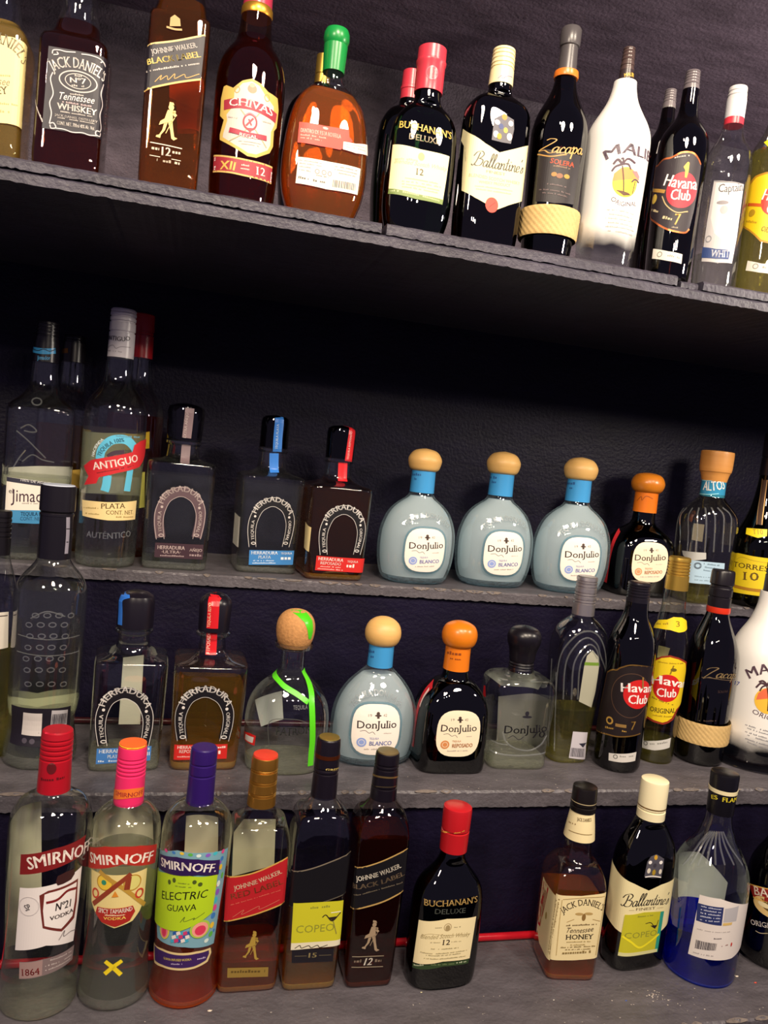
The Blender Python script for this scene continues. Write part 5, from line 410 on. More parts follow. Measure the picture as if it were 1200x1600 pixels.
{'name':'tequila_bottle','label':'short thick clear tequila bottle with black mushroom stopper','loc':[0.4787,0.9985,1.0799],'turn':-0.0349,'keys':[[0.0,0.0401,0.0341,6.0],[0.0076,0.0426,0.0362,6.0],[0.0192,0.0412,0.035,6.0],[0.0385,0.0427,0.0363,6.0],[0.1017,0.0456,0.0388,6.0],[0.1132,0.0448,0.0381,6.0],[0.1246,0.0397,0.0358,4.0],[0.1247,0.0249,0.0249,2.0],[0.1321,0.0176,0.0176,2.0],[0.14,0.0168,0.0168,2.0]],'glass':'clear','lathes':[['stopper','*141118',[[0.1302,0.0172,0.0172,2.0],[0.1305,0.0173,0.0173,2.0],[0.131,0.0173,0.0173,2.0],[0.1319,0.0174,0.0174,2.0],[0.133,0.0174,0.0174,2.0],[0.1339,0.0174,0.0174,2.0],[0.1345,0.0173,0.0173,2.0],[0.1349,0.0171,0.0171,2.0],[0.1351,0.0168,0.0168,2.0],[0.1353,0.0166,0.0166,2.0],[0.1356,0.0164,0.0164,2.0],[0.1359,0.0163,0.0163,2.0],[0.1362,0.0163,0.0163,2.0],[0.1366,0.0164,0.0164,2.0],[0.1368,0.0166,0.0166,2.0],[0.137,0.0168,0.0168,2.0],[0.1372,0.0171,0.0171,2.0],[0.1374,0.0173,0.0173,2.0],[0.1376,0.0175,0.0175,2.0],[0.1379,0.0176,0.0176,2.0],[0.1382,0.0176,0.0176,2.0],[0.1384,0.0175,0.0175,2.0],[0.1387,0.0173,0.0173,2.0],[0.1389,0.0171,0.0171,2.0],[0.139,0.0168,0.0168,2.0],[0.1392,0.0166,0.0166,2.0],[0.1395,0.0164,0.0164,2.0],[0.1398,0.0163,0.0163,2.0],[0.1402,0.0163,0.0163,2.0],[0.1405,0.0164,0.0164,2.0],[0.1407,0.0166,0.0166,2.0],[0.141,0.0168,0.0168,2.0],[0.1411,0.0171,0.0171,2.0],[0.1413,0.0173,0.0173,2.0],[0.1416,0.0175,0.0175,2.0],[0.1418,0.0176,0.0176,2.0],[0.1421,0.0176,0.0176,2.0],[0.1423,0.0175,0.0175,2.0],[0.1426,0.0173,0.0173,2.0],[0.1428,0.0171,0.0171,2.0],[0.143,0.0168,0.0168,2.0],[0.1432,0.0166,0.0166,2.0],[0.1434,0.0164,0.0164,2.0],[0.1437,0.0163,0.0163,2.0],[0.1441,0.0163,0.0163,2.0],[0.1444,0.0164,0.0164,2.0],[0.1447,0.0166,0.0166,2.0],[0.1449,0.0168,0.0168,2.0],[0.1451,0.0171,0.0171,2.0],[0.146,0.0174,0.0174,2.0],[0.1476,0.0177,0.0177,2.0],[0.1499,0.018,0.018,2.0],[0.153,0.0183,0.0183,2.0],[0.1557,0.0186,0.0186,2.0],[0.1581,0.019,0.019,2.0],[0.1602,0.0194,0.0194,2.0],[0.1619,0.0199,0.0199,2.0],[0.1636,0.0204,0.0204,2.0],[0.1653,0.021,0.021,2.0],[0.167,0.0216,0.0216,2.0],[0.1687,0.0223,0.0223,2.0],[0.1707,0.0229,0.0229,2.0],[0.1729,0.0233,0.0233,2.0],[0.1753,0.0236,0.0236,2.0],[0.178,0.0239,0.0239,2.0],[0.1806,0.0237,0.0237,2.0],[0.183,0.0232,0.0232,2.0],[0.1853,0.0223,0.0223,2.0],[0.1875,0.021,0.021,2.0],[0.1894,0.0194,0.0194,2.0],[0.1909,0.0176,0.0176,2.0],[0.1921,0.0155,0.0155,2.0],[0.193,0.0131,0.0131,2.0],[0.1937,0.0107,0.0107,2.0],[0.1943,0.0083,0.0083,2.0],[0.1947,0.006,0.006,2.0],[0.195,0.0036,0.0036,2.0],[0.1952,0.0018,0.0018,2.0],[0.1954,0.0006,0.0006,2.0],[0.1955,0.0,0.0,2.0]],{}]],'parts':[['etched_lettering',[['text','#18161c','serif','DonJulio',[[-0.0288,0.0527],[0.0024,0.0535],[0.0341,0.0571]],0.01076],['text','#18161c','serif','70',[[0.0123,0.0469],[0.0322,0.0485]],0.00854],['disc','#22202a',[0.0014,0.0769],0.00705,0.00186,2.0],['disc','#22202a',[0.0008,0.0817],0.00297,0.00334,2.0],['line','#2a2830',[[-0.0224,0.0456],[-0.015,0.0496],[-0.0063,0.0441],[0.001,0.0491]],0.00093,1]],{}],['embossed_glass',[['line','clear2',[[-0.031,0.055],[-0.0236,0.0398],[-0.0066,0.0306],[0.0116,0.0291],[0.0266,0.0371],[0.0349,0.0509]],0.0026,1],['line','clear2',[[-0.0462,0.024],[-0.0054,0.021],[0.0383,0.0248]],0.00297,1],['line','clear2',[[-0.0462,0.0393],[-0.0292,0.0368],[-0.0212,0.0361]],0.00148,1]],{}],['tax_sticker',[['poly','*c82428',[[-0.0921,0.1025],[-0.0858,0.1034],[-0.08,0.0888],[-0.0916,0.0867]]]],{}],['back_label',[['poly','#7c7a74',[[0.0124,0.0795],[-0.0271,0.0851],[-0.0831,0.0928],[-0.0916,0.0324],[-0.0316,0.0071],[0.0078,0.0108]]],['poly','#b4b6aa',[[0.0436,0.1171],[-0.0008,0.1275],[-0.0585,0.113],[-0.0472,0.0947],[0.01,0.0957]]]],{'back':1}]],'base_chunk':0.0213},  # pale shoulder patch in its back_label paints a reflection in the glass
{'name':'tequila_bottle','label':'clear arched tequila bottle with nested ribs and silver screw cap turned backwards','loc':[0.5693,1.0073,1.0799],'turn':0.0,'keys':[[0.0,0.0268,0.0201,3.0],[0.0001,0.0291,0.0218,3.0],[0.0778,0.0332,0.0249,3.0],[0.1284,0.0394,0.0296,3.0],[0.1607,0.0407,0.0305,3.0],[0.1808,0.0391,0.0293,3.0],[0.1948,0.0335,0.0251,3.0],[0.2048,0.0229,0.0172,3.0],[0.2098,0.0164,0.0164,2.0],[0.2157,0.0157,0.0157,2.0]],'glass':'clear','lathes':[['cap','$b8b2b4',[[0.2138,0.016,0.016,2.0],[0.2303,0.0157,0.0157,2.0],[0.231,0.0146,0.0146,2.0],[0.2324,0.0146,0.0146,2.0],[0.2331,0.0157,0.0157,2.0],[0.2343,0.0156,0.0156,2.0],[0.235,0.0145,0.0145,2.0],[0.2364,0.0145,0.0145,2.0],[0.2371,0.0156,0.0156,2.0],[0.2402,0.0155,0.0155,2.0],[0.2409,0.0144,0.0144,2.0],[0.2423,0.0144,0.0144,2.0],[0.243,0.0155,0.0155,2.0],[0.2442,0.0154,0.0154,2.0],[0.2449,0.0143,0.0143,2.0],[0.2463,0.0143,0.0143,2.0],[0.247,0.0154,0.0154,2.0],[0.2527,0.0152,0.0152,2.0],[0.2534,0.0142,0.0142,2.0],[0.2548,0.0142,0.0142,2.0],[0.2555,0.0152,0.0152,2.0],[0.2571,0.0151,0.0151,2.0],[0.2578,0.0141,0.0141,2.0],[0.2592,0.0141,0.0141,2.0],[0.2599,0.0151,0.0151,2.0],[0.2611,0.0151,0.0151,2.0],[0.2618,0.014,0.014,2.0],[0.2632,0.014,0.014,2.0],[0.2639,0.0151,0.0151,2.0],[0.265,0.015,0.015,2.0],[0.2683,0.0146,0.0146,2.0],[0.2694,0.0132,0.0132,2.0],[0.2694,0.0,0.0,2.0]],{}]],'parts':[['glass_ribs',[['line','clear2',[[-0.0367,0.0839],[-0.0416,0.1323],[-0.0384,0.163],[-0.0227,0.1864],[-0.0041,0.1948],[0.0127,0.1901],[0.0262,0.1692],[0.038,0.1357]],0.00229,1],['line','clear2',[[-0.027,0.0949],[-0.0316,0.1348],[-0.0292,0.159],[-0.0168,0.1796],[-0.0026,0.186],[0.0118,0.1771],[0.0213,0.1577],[0.0492,0.1219]],0.00229,1],['line','clear2',[[-0.0158,0.0964],[-0.0205,0.1365],[-0.0184,0.1564],[-0.0081,0.1726],[0.0021,0.1768],[0.0128,0.1675],[0.0196,0.1459]],0.00229,1],['line','clear2',[[-0.0066,0.0969],[-0.011,0.1332],[-0.0099,0.1531],[-0.0031,0.1651],[0.005,0.1683],[0.0141,0.1578]],0.00229,1],['line','clear2',[[-0.0395,0.0182],[-0.0504,0.0874],[-0.058,0.1475]],0.00229,1],['line','clear2',[[-0.028,0.0165],[-0.0363,0.082],[-0.044,0.1315]],0.00229,1]],{}],['back_label',[['poly','#a9a894',[[-0.005,0.1454],[-0.0026,0.1612],[0.0049,0.1693],[0.0161,0.1597],[0.0191,0.1459],[0.0202,0.1073],[0.0182,0.0847],[-0.004,0.0939],[-0.0048,0.1214]]],['line','#6a8a30',[[-0.0048,0.1497],[0.0185,0.1495]],0.00458,1]],{}],['barcode_sticker',[['poly','#c4c0c8',[[-0.0055,0.0489],[0.0191,0.0473],[0.0199,0.027],[0.0233,0.0055],[-0.0058,0.0092]]],['bars','#3a3642',[[-0.0043,0.0247],[0.018,0.0227],[0.0193,0.0094],[-0.0043,0.0113]]],['poly','#2c2c3c',[[0.0066,0.0309],[0.0197,0.0316],[0.0146,0.0245]]]],{}]],'liquid':[0.0788,'l_pale'],'base_chunk':0.0099},
{'name':'rum_bottle','label':'dark brown rum bottle with black screw cap and gold edged label on the middle step','loc':[0.6378,0.9814,1.0799],'turn':0.0175,'keys':[[0.0,0.0303,0.0303,2.0],[0.0001,0.0326,0.0326,2.0],[0.0414,0.0329,0.0329,2.0],[0.1481,0.0339,0.0339,2.0],[0.1735,0.0344,0.0344,2.0],[0.1903,0.0319,0.0319,2.0],[0.205,0.0251,0.0251,2.0],[0.2187,0.0181,0.0181,2.0],[0.2323,0.016,0.016,2.0],[0.2438,0.0156,0.0156,2.0]],'glass':'brown','lathes':[['cap','*16131c',[[0.2417,0.016,0.016,2.0],[0.2476,0.016,0.016,2.0],[0.2483,0.0149,0.0149,2.0],[0.2497,0.0149,0.0149,2.0],[0.2504,0.016,0.016,2.0],[0.2518,0.016,0.016,2.0],[0.2525,0.0149,0.0149,2.0],[0.2539,0.0149,0.0149,2.0],[0.2546,0.016,0.016,2.0],[0.256,0.016,0.016,2.0],[0.2567,0.0149,0.0149,2.0],[0.2581,0.0149,0.0149,2.0],[0.2588,0.016,0.016,2.0],[0.2597,0.016,0.016,2.0],[0.2604,0.0149,0.0149,2.0],[0.2618,0.0149,0.0149,2.0],[0.2625,0.016,0.016,2.0],[0.2633,0.016,0.016,2.0],[0.264,0.0149,0.0149,2.0],[0.2654,0.0149,0.0149,2.0],[0.2661,0.016,0.016,2.0],[0.2676,0.016,0.016,2.0],[0.2693,0.0155,0.0155,2.0],[0.2699,0.0141,0.0141,2.0],[0.2699,0.0,0.0,2.0]],{}]],'parts':[['front_label',[['poly','#1b1113',[[-0.0523,0.1379],[-0.043,0.145],[-0.0323,0.1507],[-0.0095,0.1576],[0.0234,0.1566],[0.0194,0.1238],[0.0146,0.0889],[0.0112,0.0595],[-0.0231,0.0533],[-0.07,0.0474],[-0.0604,0.0916]]],['line','$c89a50',[[-0.0523,0.1379],[-0.0429,0.1444],[-0.0359,0.146],[-0.0293,0.1515],[-0.0096,0.158],[0.0442,0.1518]],0.0018,1],['line','$c89a50',[[-0.07,0.0474],[-0.0379,0.0518],[-0.0231,0.0529],[-0.0056,0.0562],[0.0117,0.0599]],0.0018,1],['line','$a87a40',[[-0.0523,0.1379],[-0.0583,0.0945],[-0.07,0.0474]],0.001,1],['ring','#4a3428',[-0.0115,0.114],0.02807,0.03208,0.0012,2.0],['disc','#c81c1c',[-0.001,0.1169],0.02165,0.02085,2.0],['text','#f4eeea','bold','Havana',[[-0.026,0.1174],[-0.0041,0.1199],[0.033,0.1181]],0.01243],['text','#f4eeea','bold','Club',[[-0.015,0.1031],[0.0167,0.1033]],0.01243],['ring','#a8843c',[-0.0363,0.0725],0.00561,0.00561,0.00241,2.0],['line','#8a6a38',[[-0.0272,0.069],[-0.0125,0.0697]],0.00441,1],['text','#8a6a30','serif','7',[[-0.0059,0.0656],[0.0007,0.0659]],0.01203],['dash','#a8843c',[-0.0444,0.059,-0.0283,0.0619],0.00281],['dash','#a8843c',[-0.0173,0.0613,-0.0115,0.0615],0.00241],['line','#8a6a38',[[0.0015,0.1418],[0.0038,0.1252]],0.00241,1]],{}],['barcode_sticker',[['poly','#cfccc6',[[-0.0309,0.0267],[-0.0123,0.0299],[0.0089,0.0333],[0.0088,0.0202],[-0.0116,0.0174],[-0.0298,0.0161]]],['ring','#6a6a66',[-0.0213,0.0239],0.00321,0.00321,0.0012,2.0],['dash','#8a8a84',[-0.0155,0.0245,0.0046,0.0269],0.00241]],{}]]},
{'name':'rum_bottle','label':'clear rum bottle with gold cap and yellow label on the middle step','loc':[0.7172,1.0093,1.0799],'turn':-0.0349,'keys':[[0.0,0.0257,0.0257,2.0],[0.0001,0.0274,0.0274,2.0],[0.0537,0.0273,0.0273,2.0],[0.1425,0.0288,0.0288,2.0],[0.1667,0.0288,0.0288,2.0],[0.1821,0.0275,0.0275,2.0],[0.1974,0.0236,0.0236,2.0],[0.2149,0.0201,0.0201,2.0],[0.2324,0.0171,0.0171,2.0],[0.2596,0.0158,0.0158,2.0]],'glass':'pale','lathes':[['cap','$d8b050',[[0.2585,0.0167,0.0167,2.0],[0.2799,0.0162,0.0162,2.0],[0.2806,0.0151,0.0151,2.0],[0.282,0.0151,0.0151,2.0],[0.2827,0.0162,0.0162,2.0],[0.2842,0.0161,0.0161,2.0],[0.2849,0.015,0.015,2.0],[0.2863,0.015,0.015,2.0],[0.287,0.0161,0.0161,2.0],[0.2892,0.016,0.016,2.0],[0.2899,0.0149,0.0149,2.0],[0.2913,0.0149,0.0149,2.0],[0.292,0.016,0.016,2.0],[0.2939,0.0159,0.0159,2.0],[0.2946,0.0148,0.0148,2.0],[0.296,0.0148,0.0148,2.0],[0.2967,0.0159,0.0159,2.0],[0.2982,0.0158,0.0158,2.0],[0.2989,0.0147,0.0147,2.0],[0.3003,0.0147,0.0147,2.0],[0.301,0.0158,0.0158,2.0],[0.3033,0.0158,0.0158,2.0],[0.3062,0.0153,0.0153,2.0],[0.3072,0.0139,0.0139,2.0],[0.3072,0.0,0.0,2.0]],{}]],'parts':[['neck_sticker',[['poly','#e8cc18',[[-0.0451,0.2016],[-0.0341,0.2108],[-0.0181,0.2148],[-0.0091,0.2202],[0.003,0.2206],[0.0216,0.2132],[0.0219,0.2041],[0.0097,0.2006],[-0.0013,0.1989],[-0.0137,0.201],[-0.0318,0.1995],[-0.0477,0.1966]]],['text','#8a6a10','serif','3',[[-0.0053,0.2067],[0.0004,0.2072]],0.00793],['dash','#a88a18',[-0.0383,0.2031,-0.0159,0.2082],0.00292]],{}],['front_label',[['poly','#8a2a14',[[-0.0332,0.1545],[-0.024,0.1613],[-0.0124,0.1652],[0.0007,0.1629],[0.0216,0.1551],[0.0247,0.1273],[0.033,0.1006],[0.0137,0.0829],[0.0067,0.0693],[-0.0013,0.0639],[-0.0089,0.061],[-0.0229,0.0622],[-0.0367,0.0659],[-0.0345,0.0893],[-0.0338,0.1227]]],['poly','#e2c41c',[[-0.0317,0.1528],[-0.0233,0.1589],[-0.0121,0.1624],[0.0006,0.1603],[0.0165,0.1541],[0.036,0.1242],[0.0386,0.0999],[0.0102,0.0851],[0.0039,0.0723],[-0.0029,0.0669],[-0.0097,0.0641],[-0.0223,0.0654],[-0.0341,0.0684],[-0.032,0.0902],[-0.0315,0.1234]]],['disc','#c81c1c',[-0.0099,0.1159],0.02045,0.02045,2.0],['text','#f4f0ea','bold','Havana',[[-0.033,0.1174],[-0.0116,0.1206],[0.0389,0.114]],0.01252],['text','#f4f0ea','bold','Club',[[-0.0232,0.1017],[0.0057,0.1038]],0.01252],['text','#3a2c14','serif','ORIGINAL',[[-0.0295,0.0773],[-0.0128,0.0778],[0.0081,0.0802]],0.0071],['line','#8a7018',[[-0.0088,0.1373],[-0.0054,0.1507]],0.00209,1],['disc','#6a5818',[-0.0045,0.1443],0.00459,0.0025,2.0],['dash','#8a7018',[-0.0291,0.0977,0.0027,0.0913],0.00209],['dash','#a88a18',[-0.0242,0.0717,0.0045,0.0738],0.00209],['dash','#a88a18',[-0.0271,0.1519,0.0105,0.1542],0.00167]],{}],['barcode_sticker',[['poly','#c8c6c0',[[-0.0398,0.0278],[-0.0172,0.0347],[0.0076,0.0418],[0.0075,0.0269],[-0.0154,0.0207],[-0.0402,0.0183]]],['ring','#6a6a66',[-0.0291,0.0275],0.00334,0.00334,0.00125,2.0],['dash','#8a8a84',[-0.0225,0.0275,0.0021,0.0344],0.00292]],{}],['back_label',[['poly','#b8b49c',[[-0.0024,0.1657],[-0.0199,0.1637],[-0.0177,0.1486],[-0.0029,0.1465]]],['poly','#9c2a20',[[-0.0417,0.1472],[-0.0549,0.1507],[-0.0548,0.0746],[-0.0473,0.0682]]]],{'back':1}]],'liquid':[0.0335,'l_pale']},
{'name':'rum_bottle','label':'dark rum bottle with woven straw band and red cap ring on the middle step','loc':[0.7931,1.0073,1.0799],'turn':0.0349,'keys':[[0.0,0.0331,0.0331,2.0],[0.0001,0.0353,0.0353,2.0],[0.0215,0.0359,0.0359,2.0],[0.0669,0.0358,0.0358,2.0],[0.1457,0.0367,0.0367,2.0],[0.168,0.0362,0.0362,2.0],[0.1858,0.0322,0.0322,2.0],[0.2036,0.0244,0.0244,2.0],[0.2214,0.0174,0.0174,2.0],[0.2302,0.0156,0.0156,2.0],[0.2358,0.0152,0.0152,2.0]],'glass':'amberd','lathes':[['cap_ring','*c83018',[[0.2285,0.0169,0.0169,2.0],[0.232,0.0174,0.0174,2.0],[0.2373,0.0169,0.0169,2.0]],{}],['cap','*18141a',[[0.2369,0.0165,0.0165,2.0],[0.2509,0.0167,0.0167,2.0],[0.2516,0.0155,0.0155,2.0],[0.253,0.0155,0.0155,2.0],[0.2537,0.0167,0.0167,2.0],[0.2651,0.0169,0.0169,2.0],[0.2669,0.0156,0.0156,2.0],[0.27,0.0156,0.0156,2.0],[0.2717,0.0173,0.0173,2.0],[0.2897,0.0167,0.0167,2.0],[0.2924,0.0156,0.0156,2.0],[0.293,0.0,0.0,2.0]],{}],['woven_band','straw',[[0.0331,0.0388,0.0388,2.0],[0.0353,0.0398,0.0398,2.0],[0.0628,0.0399,0.0399,2.0],[0.0655,0.0389,0.0389,2.0]],{'weave':1}]],'parts':[['printed_lettering',[['text','#7c6848','script','Zacapa',[[-0.0339,0.1329],[-0.0114,0.1374],[0.031,0.1359]],0.01482],['text','#3c2c2c','bold','SOLERA',[[-0.0102,0.1146],[0.0069,0.1162]],0.00381],['line','#5a4a38',[[-0.0351,0.1337],[-0.0152,0.1354],[0.0453,0.1321]],0.00106,1],['dash','#4a3a34',[-0.0301,0.0678,-0.006,0.0721],0.00212]],{}]]},
{'name':'rum_bottle','label':'white frosted rum bottle with palm tree print standing on a dark glass plate','loc':[0.8893,1.0099,1.0799],'turn':-0.0698,'keys':[[0.0,0.0451,0.0451,2.0],[0.0001,0.05,0.05,2.0],[0.0144,0.0511,0.0511,2.0],[0.0562,0.0516,0.0516,2.0],[0.1482,0.0518,0.0518,2.0],[0.171,0.0495,0.0495,2.0],[0.1938,0.04,0.04,2.0],[0.212,0.0289,0.0289,2.0],[0.2301,0.0226,0.0226,2.0],[0.2437,0.0195,0.0195,2.0],[0.2617,0.0186,0.0186,2.0]],'glass':'frost','lathes':[['cap','*231820',[[0.2595,0.0155,0.0155,2.0],[0.2873,0.015,0.015,2.0],[0.288,0.0139,0.0139,2.0],[0.2894,0.0139,0.0139,2.0],[0.2901,0.015,0.015,2.0],[0.2963,0.0148,0.0148,2.0],[0.297,0.0138,0.0138,2.0],[0.2984,0.0138,0.0138,2.0],[0.2991,0.0148,0.0148,2.0],[0.3053,0.0147,0.0147,2.0],[0.306,0.0136,0.0136,2.0],[0.3074,0.0136,0.0136,2.0],[0.3081,0.0147,0.0147,2.0],[0.3111,0.0146,0.0146,2.0],[0.3145,0.0141,0.0141,2.0],[0.3156,0.0128,0.0128,2.0],[0.3156,0.0,0.0,2.0]],{}]],'parts':[['printed_lettering',[['text','#5a4450','bold','MALIBU',[[-0.0496,0.1313],[-0.0344,0.1419],[-0.0191,0.146],[0.0028,0.146],[0.0227,0.14]],0.01428],['text','#5a4450','light','ORIGINAL',[[-0.0395,0.0819],[-0.0159,0.076],[0.0159,0.0774]],0.00692],['dash','#8a8a90',[-0.0458,0.061,0.0218,0.0544],0.00195],['dash','#8a8a90',[-0.0423,0.0567,0.0234,0.0488],0.00195],['dash','#8a8a90',[-0.0444,0.0507,0.0252,0.0431],0.00195],['dash','#8a8a90',[-0.0409,0.0463,0.0272,0.0374],0.00195],['dash','#8a8a90',[-0.0429,0.0403,0.0295,0.0315],0.00195],['dash','#8a8a90',[-0.0395,0.036,0.0572,0.0182],0.00195]],{}],['sunset_print',[['disc','#f0c040',[-0.0188,0.1043],0.0199,0.0199,2.0],['poly','#e8704a',[[-0.0363,0.1028],[-0.0347,0.1132],[-0.0279,0.1214],[-0.0194,0.1245],[-0.01,0.1232],[-0.0021,0.1151],[0.0009,0.1086],[-0.0184,0.1088]]],['line','#4a3020',[[-0.0187,0.0889],[-0.0203,0.1085],[-0.0248,0.1275]],0.00173,1],['line','#4a3038',[[-0.0387,0.121],[-0.0328,0.1291],[-0.0248,0.1275]],0.0026,1],['line','#4a3038',[[-0.0359,0.1305],[-0.0304,0.1329],[-0.0238,0.1277]],0.0026,1],['line','#4a3038',[[-0.0248,0.1275],[-0.0208,0.1348],[-0.0137,0.1348]],0.0026,1],['line','#4a3038',[[-0.0248,0.1275],[-0.016,0.129],[-0.0101,0.1243]],0.0026,1],['line','#4a3038',[[-0.0248,0.1275],[-0.0302,0.1242],[-0.0332,0.1169]],0.00216,1]],{}],['pen_writing',[['text','#2a44b0','hand','17',[[-0.0717,0.1155],[-0.0621,0.1163]],0.00606]],{}]]},
{'name':'tequila_bottle','label':'clear square shouldered tequila bottle with blue banded black neck and white label','loc':[-0.1985,1.1848,1.2972],'turn':0.1047,'keys':[[0.0,0.041,0.0389,5.0],[0.0056,0.0432,0.041,5.0],[0.0494,0.0435,0.0413,5.0],[0.199,0.044,0.0418,5.0],[0.2046,0.0436,0.0414,5.0],[0.2113,0.0413,0.0393,5.0],[0.2236,0.0271,0.0271,2.6],[0.2365,0.0191,0.0191,2.0],[0.2505,0.0173,0.0173,2.0],[0.2713,0.0163,0.0163,2.0]],'glass':'clear','lathes':[['cap','*14111a',[[0.2979,0.0153,0.0153,2.0],[0.3064,0.0152,0.0152,2.0],[0.3071,0.0141,0.0141,2.0],[0.3085,0.0141,0.0141,2.0],[0.3092,0.0152,0.0152,2.0],[0.3114,0.0151,0.0151,2.0],[0.3121,0.014,0.014,2.0],[0.3135,0.014,0.014,2.0],[0.3142,0.0151,0.0151,2.0],[0.316,0.015,0.015,2.0],[0.3167,0.0139,0.0139,2.0],[0.3181,0.0139,0.0139,2.0],[0.3188,0.015,0.015,2.0],[0.3206,0.0149,0.0149,2.0],[0.3213,0.0138,0.0138,2.0],[0.3227,0.0138,0.0138,2.0],[0.3234,0.0149,0.0149,2.0],[0.3247,0.0148,0.0148,2.0],[0.3265,0.0144,0.0144,2.0],[0.3271,0.0131,0.0131,2.0],[0.3271,0.0,0.0,2.0]],{}],['neck_sleeve','*120e18',[[0.2718,0.0172,0.0172,2.0],[0.3002,0.0163,0.0163,2.0]],{}]],'parts':[['front_label',[['poly','#e6dfd2',[[-0.0357,0.1124],[-0.0017,0.1097],[0.0437,0.1074],[0.0451,0.0546],[0.002,0.0518],[-0.035,0.0509]]],['poly','#2a2a3a',[[-0.0357,0.1122],[-0.0017,0.1095],[0.0437,0.1074],[0.0439,0.1014],[-0.0013,0.1036],[-0.0355,0.1062]]],['poly','#3d86b4',[[-0.0356,0.0674],[0.0008,0.0696],[0.0441,0.072],[0.0447,0.0546],[0.002,0.0513],[-0.035,0.0507]]],['text','#d8d8d8','light','100% DE AGAVE',[[-0.0181,0.1081],[0.0194,0.1058]],0.00365],['text','#3a2c34','light','el',[[-0.0317,0.0907],[-0.0264,0.0907]],0.00638],['text','#3a2030','light','Jimador',[[-0.0282,0.0797],[0.0001,0.0809],[0.0273,0.0816]],0.01641],['dash','#a8a09a',[-0.0162,0.0774,0.0055,0.0786],0.00182],['text','#1e4c70','bold','TEQUILA BLANCO',[[-0.0152,0.0614],[0.0285,0.0637]],0.00502],['text','#1e4c70','light','CONT. NET. 700 ml',[[-0.0152,0.0548],[0.0289,0.0573]],0.00502]],{}],['embossed_glass',[['line','clear2',[[-0.0225,0.1786],[-0.0126,0.1842],[-0.0029,0.1774],[-0.0079,0.1746],[-0.0182,0.1757]],0.00182,1],['line','clear2',[[-0.0273,0.1748],[-0.0134,0.1639],[-0.0003,0.1518],[0.0108,0.1415]],0.00182,1],['line','clear2',[[-0.0177,0.1343],[-0.006,0.1444],[0.0068,0.1389],[0.0216,0.1368]],0.00182,1],['line','clear2',[[-0.0292,0.1231],[-0.022,0.1384],[-0.0146,0.1503]],0.00182,1],['ring','clear2',[-0.0054,0.2163],0.00684,0.0057,0.00182,2.0]],{}],['neck_print',[['line','*3a9ad0',[[-0.0249,0.287],[-0.0036,0.2852],[0.0133,0.2883]],0.00775,1],['text','#58b0e0','bold','Jimador',[[-0.0105,0.2731],[0.0068,0.2748]],0.00547],['line','#183048',[[-0.0249,0.2882],[-0.0108,0.2855],[-0.0027,0.2881],[0.0049,0.2864],[0.0126,0.29]],0.00114,1]],{'on':'neck_sleeve','parent':'neck_sleeve'}],['back_label',[['poly','#e6e2d0',[[0.0441,0.1196],[0.0023,0.125],[-0.092,0.1314],[-0.0784,0.1041],[0.0386,0.0943]]]],{'back':1}]],'liquid':[0.1145,'l_clear'],'base_chunk':0.0095},
{'name':'tequila_bottle','label':'amber tequila bottle half hidden behind the white labelled square shouldered bottle','loc':[-0.1766,1.284,1.2972],'turn':0.1047,'keys':[[0.0,0.0417,0.0396,5.0],[0.0001,0.044,0.0418,5.0],[0.2031,0.0448,0.0426,5.0],[0.2092,0.0444,0.0422,5.0],[0.2166,0.0421,0.04,5.0],[0.2301,0.0276,0.0276,2.6],[0.2415,0.0192,0.0192,2.0],[0.2592,0.0173,0.0173,2.0],[0.282,0.0164,0.0164,2.0]],'glass':'clear','lathes':[['cap','*14111a',[[0.3085,0.0157,0.0157,2.0],[0.3121,0.0155,0.0155,2.0],[0.3128,0.0144,0.0144,2.0],[0.3142,0.0144,0.0144,2.0],[0.3149,0.0155,0.0155,2.0],[0.3159,0.0154,0.0154,2.0],[0.3166,0.0143,0.0143,2.0],[0.318,0.0143,0.0143,2.0],[0.3187,0.0154,0.0154,2.0],[0.3212,0.0152,0.0152,2.0],[0.322,0.0148,0.0148,2.0],[0.3223,0.0134,0.0134,2.0],[0.3223,0.0,0.0,2.0]],{}],['neck_sleeve','*140e14',[[0.2825,0.0173,0.0173,2.0],[0.311,0.0162,0.0162,2.0]],{}]],'parts':[['neck_print',[['line','$8a5a28',[[-0.0256,0.2979],[-0.0257,0.2963],[-0.0082,0.2979]],0.00697,1]],{'on':'neck_sleeve','parent':'neck_sleeve'}],['front_label',[['poly','#c8a040',[[-0.0459,0.1211],[-0.0073,0.1196],[0.027,0.1252],[0.0266,0.0976],[-0.0054,0.0912],[-0.0452,0.0929]]]],{}]],'liquid':[0.1879,'l_amber']},
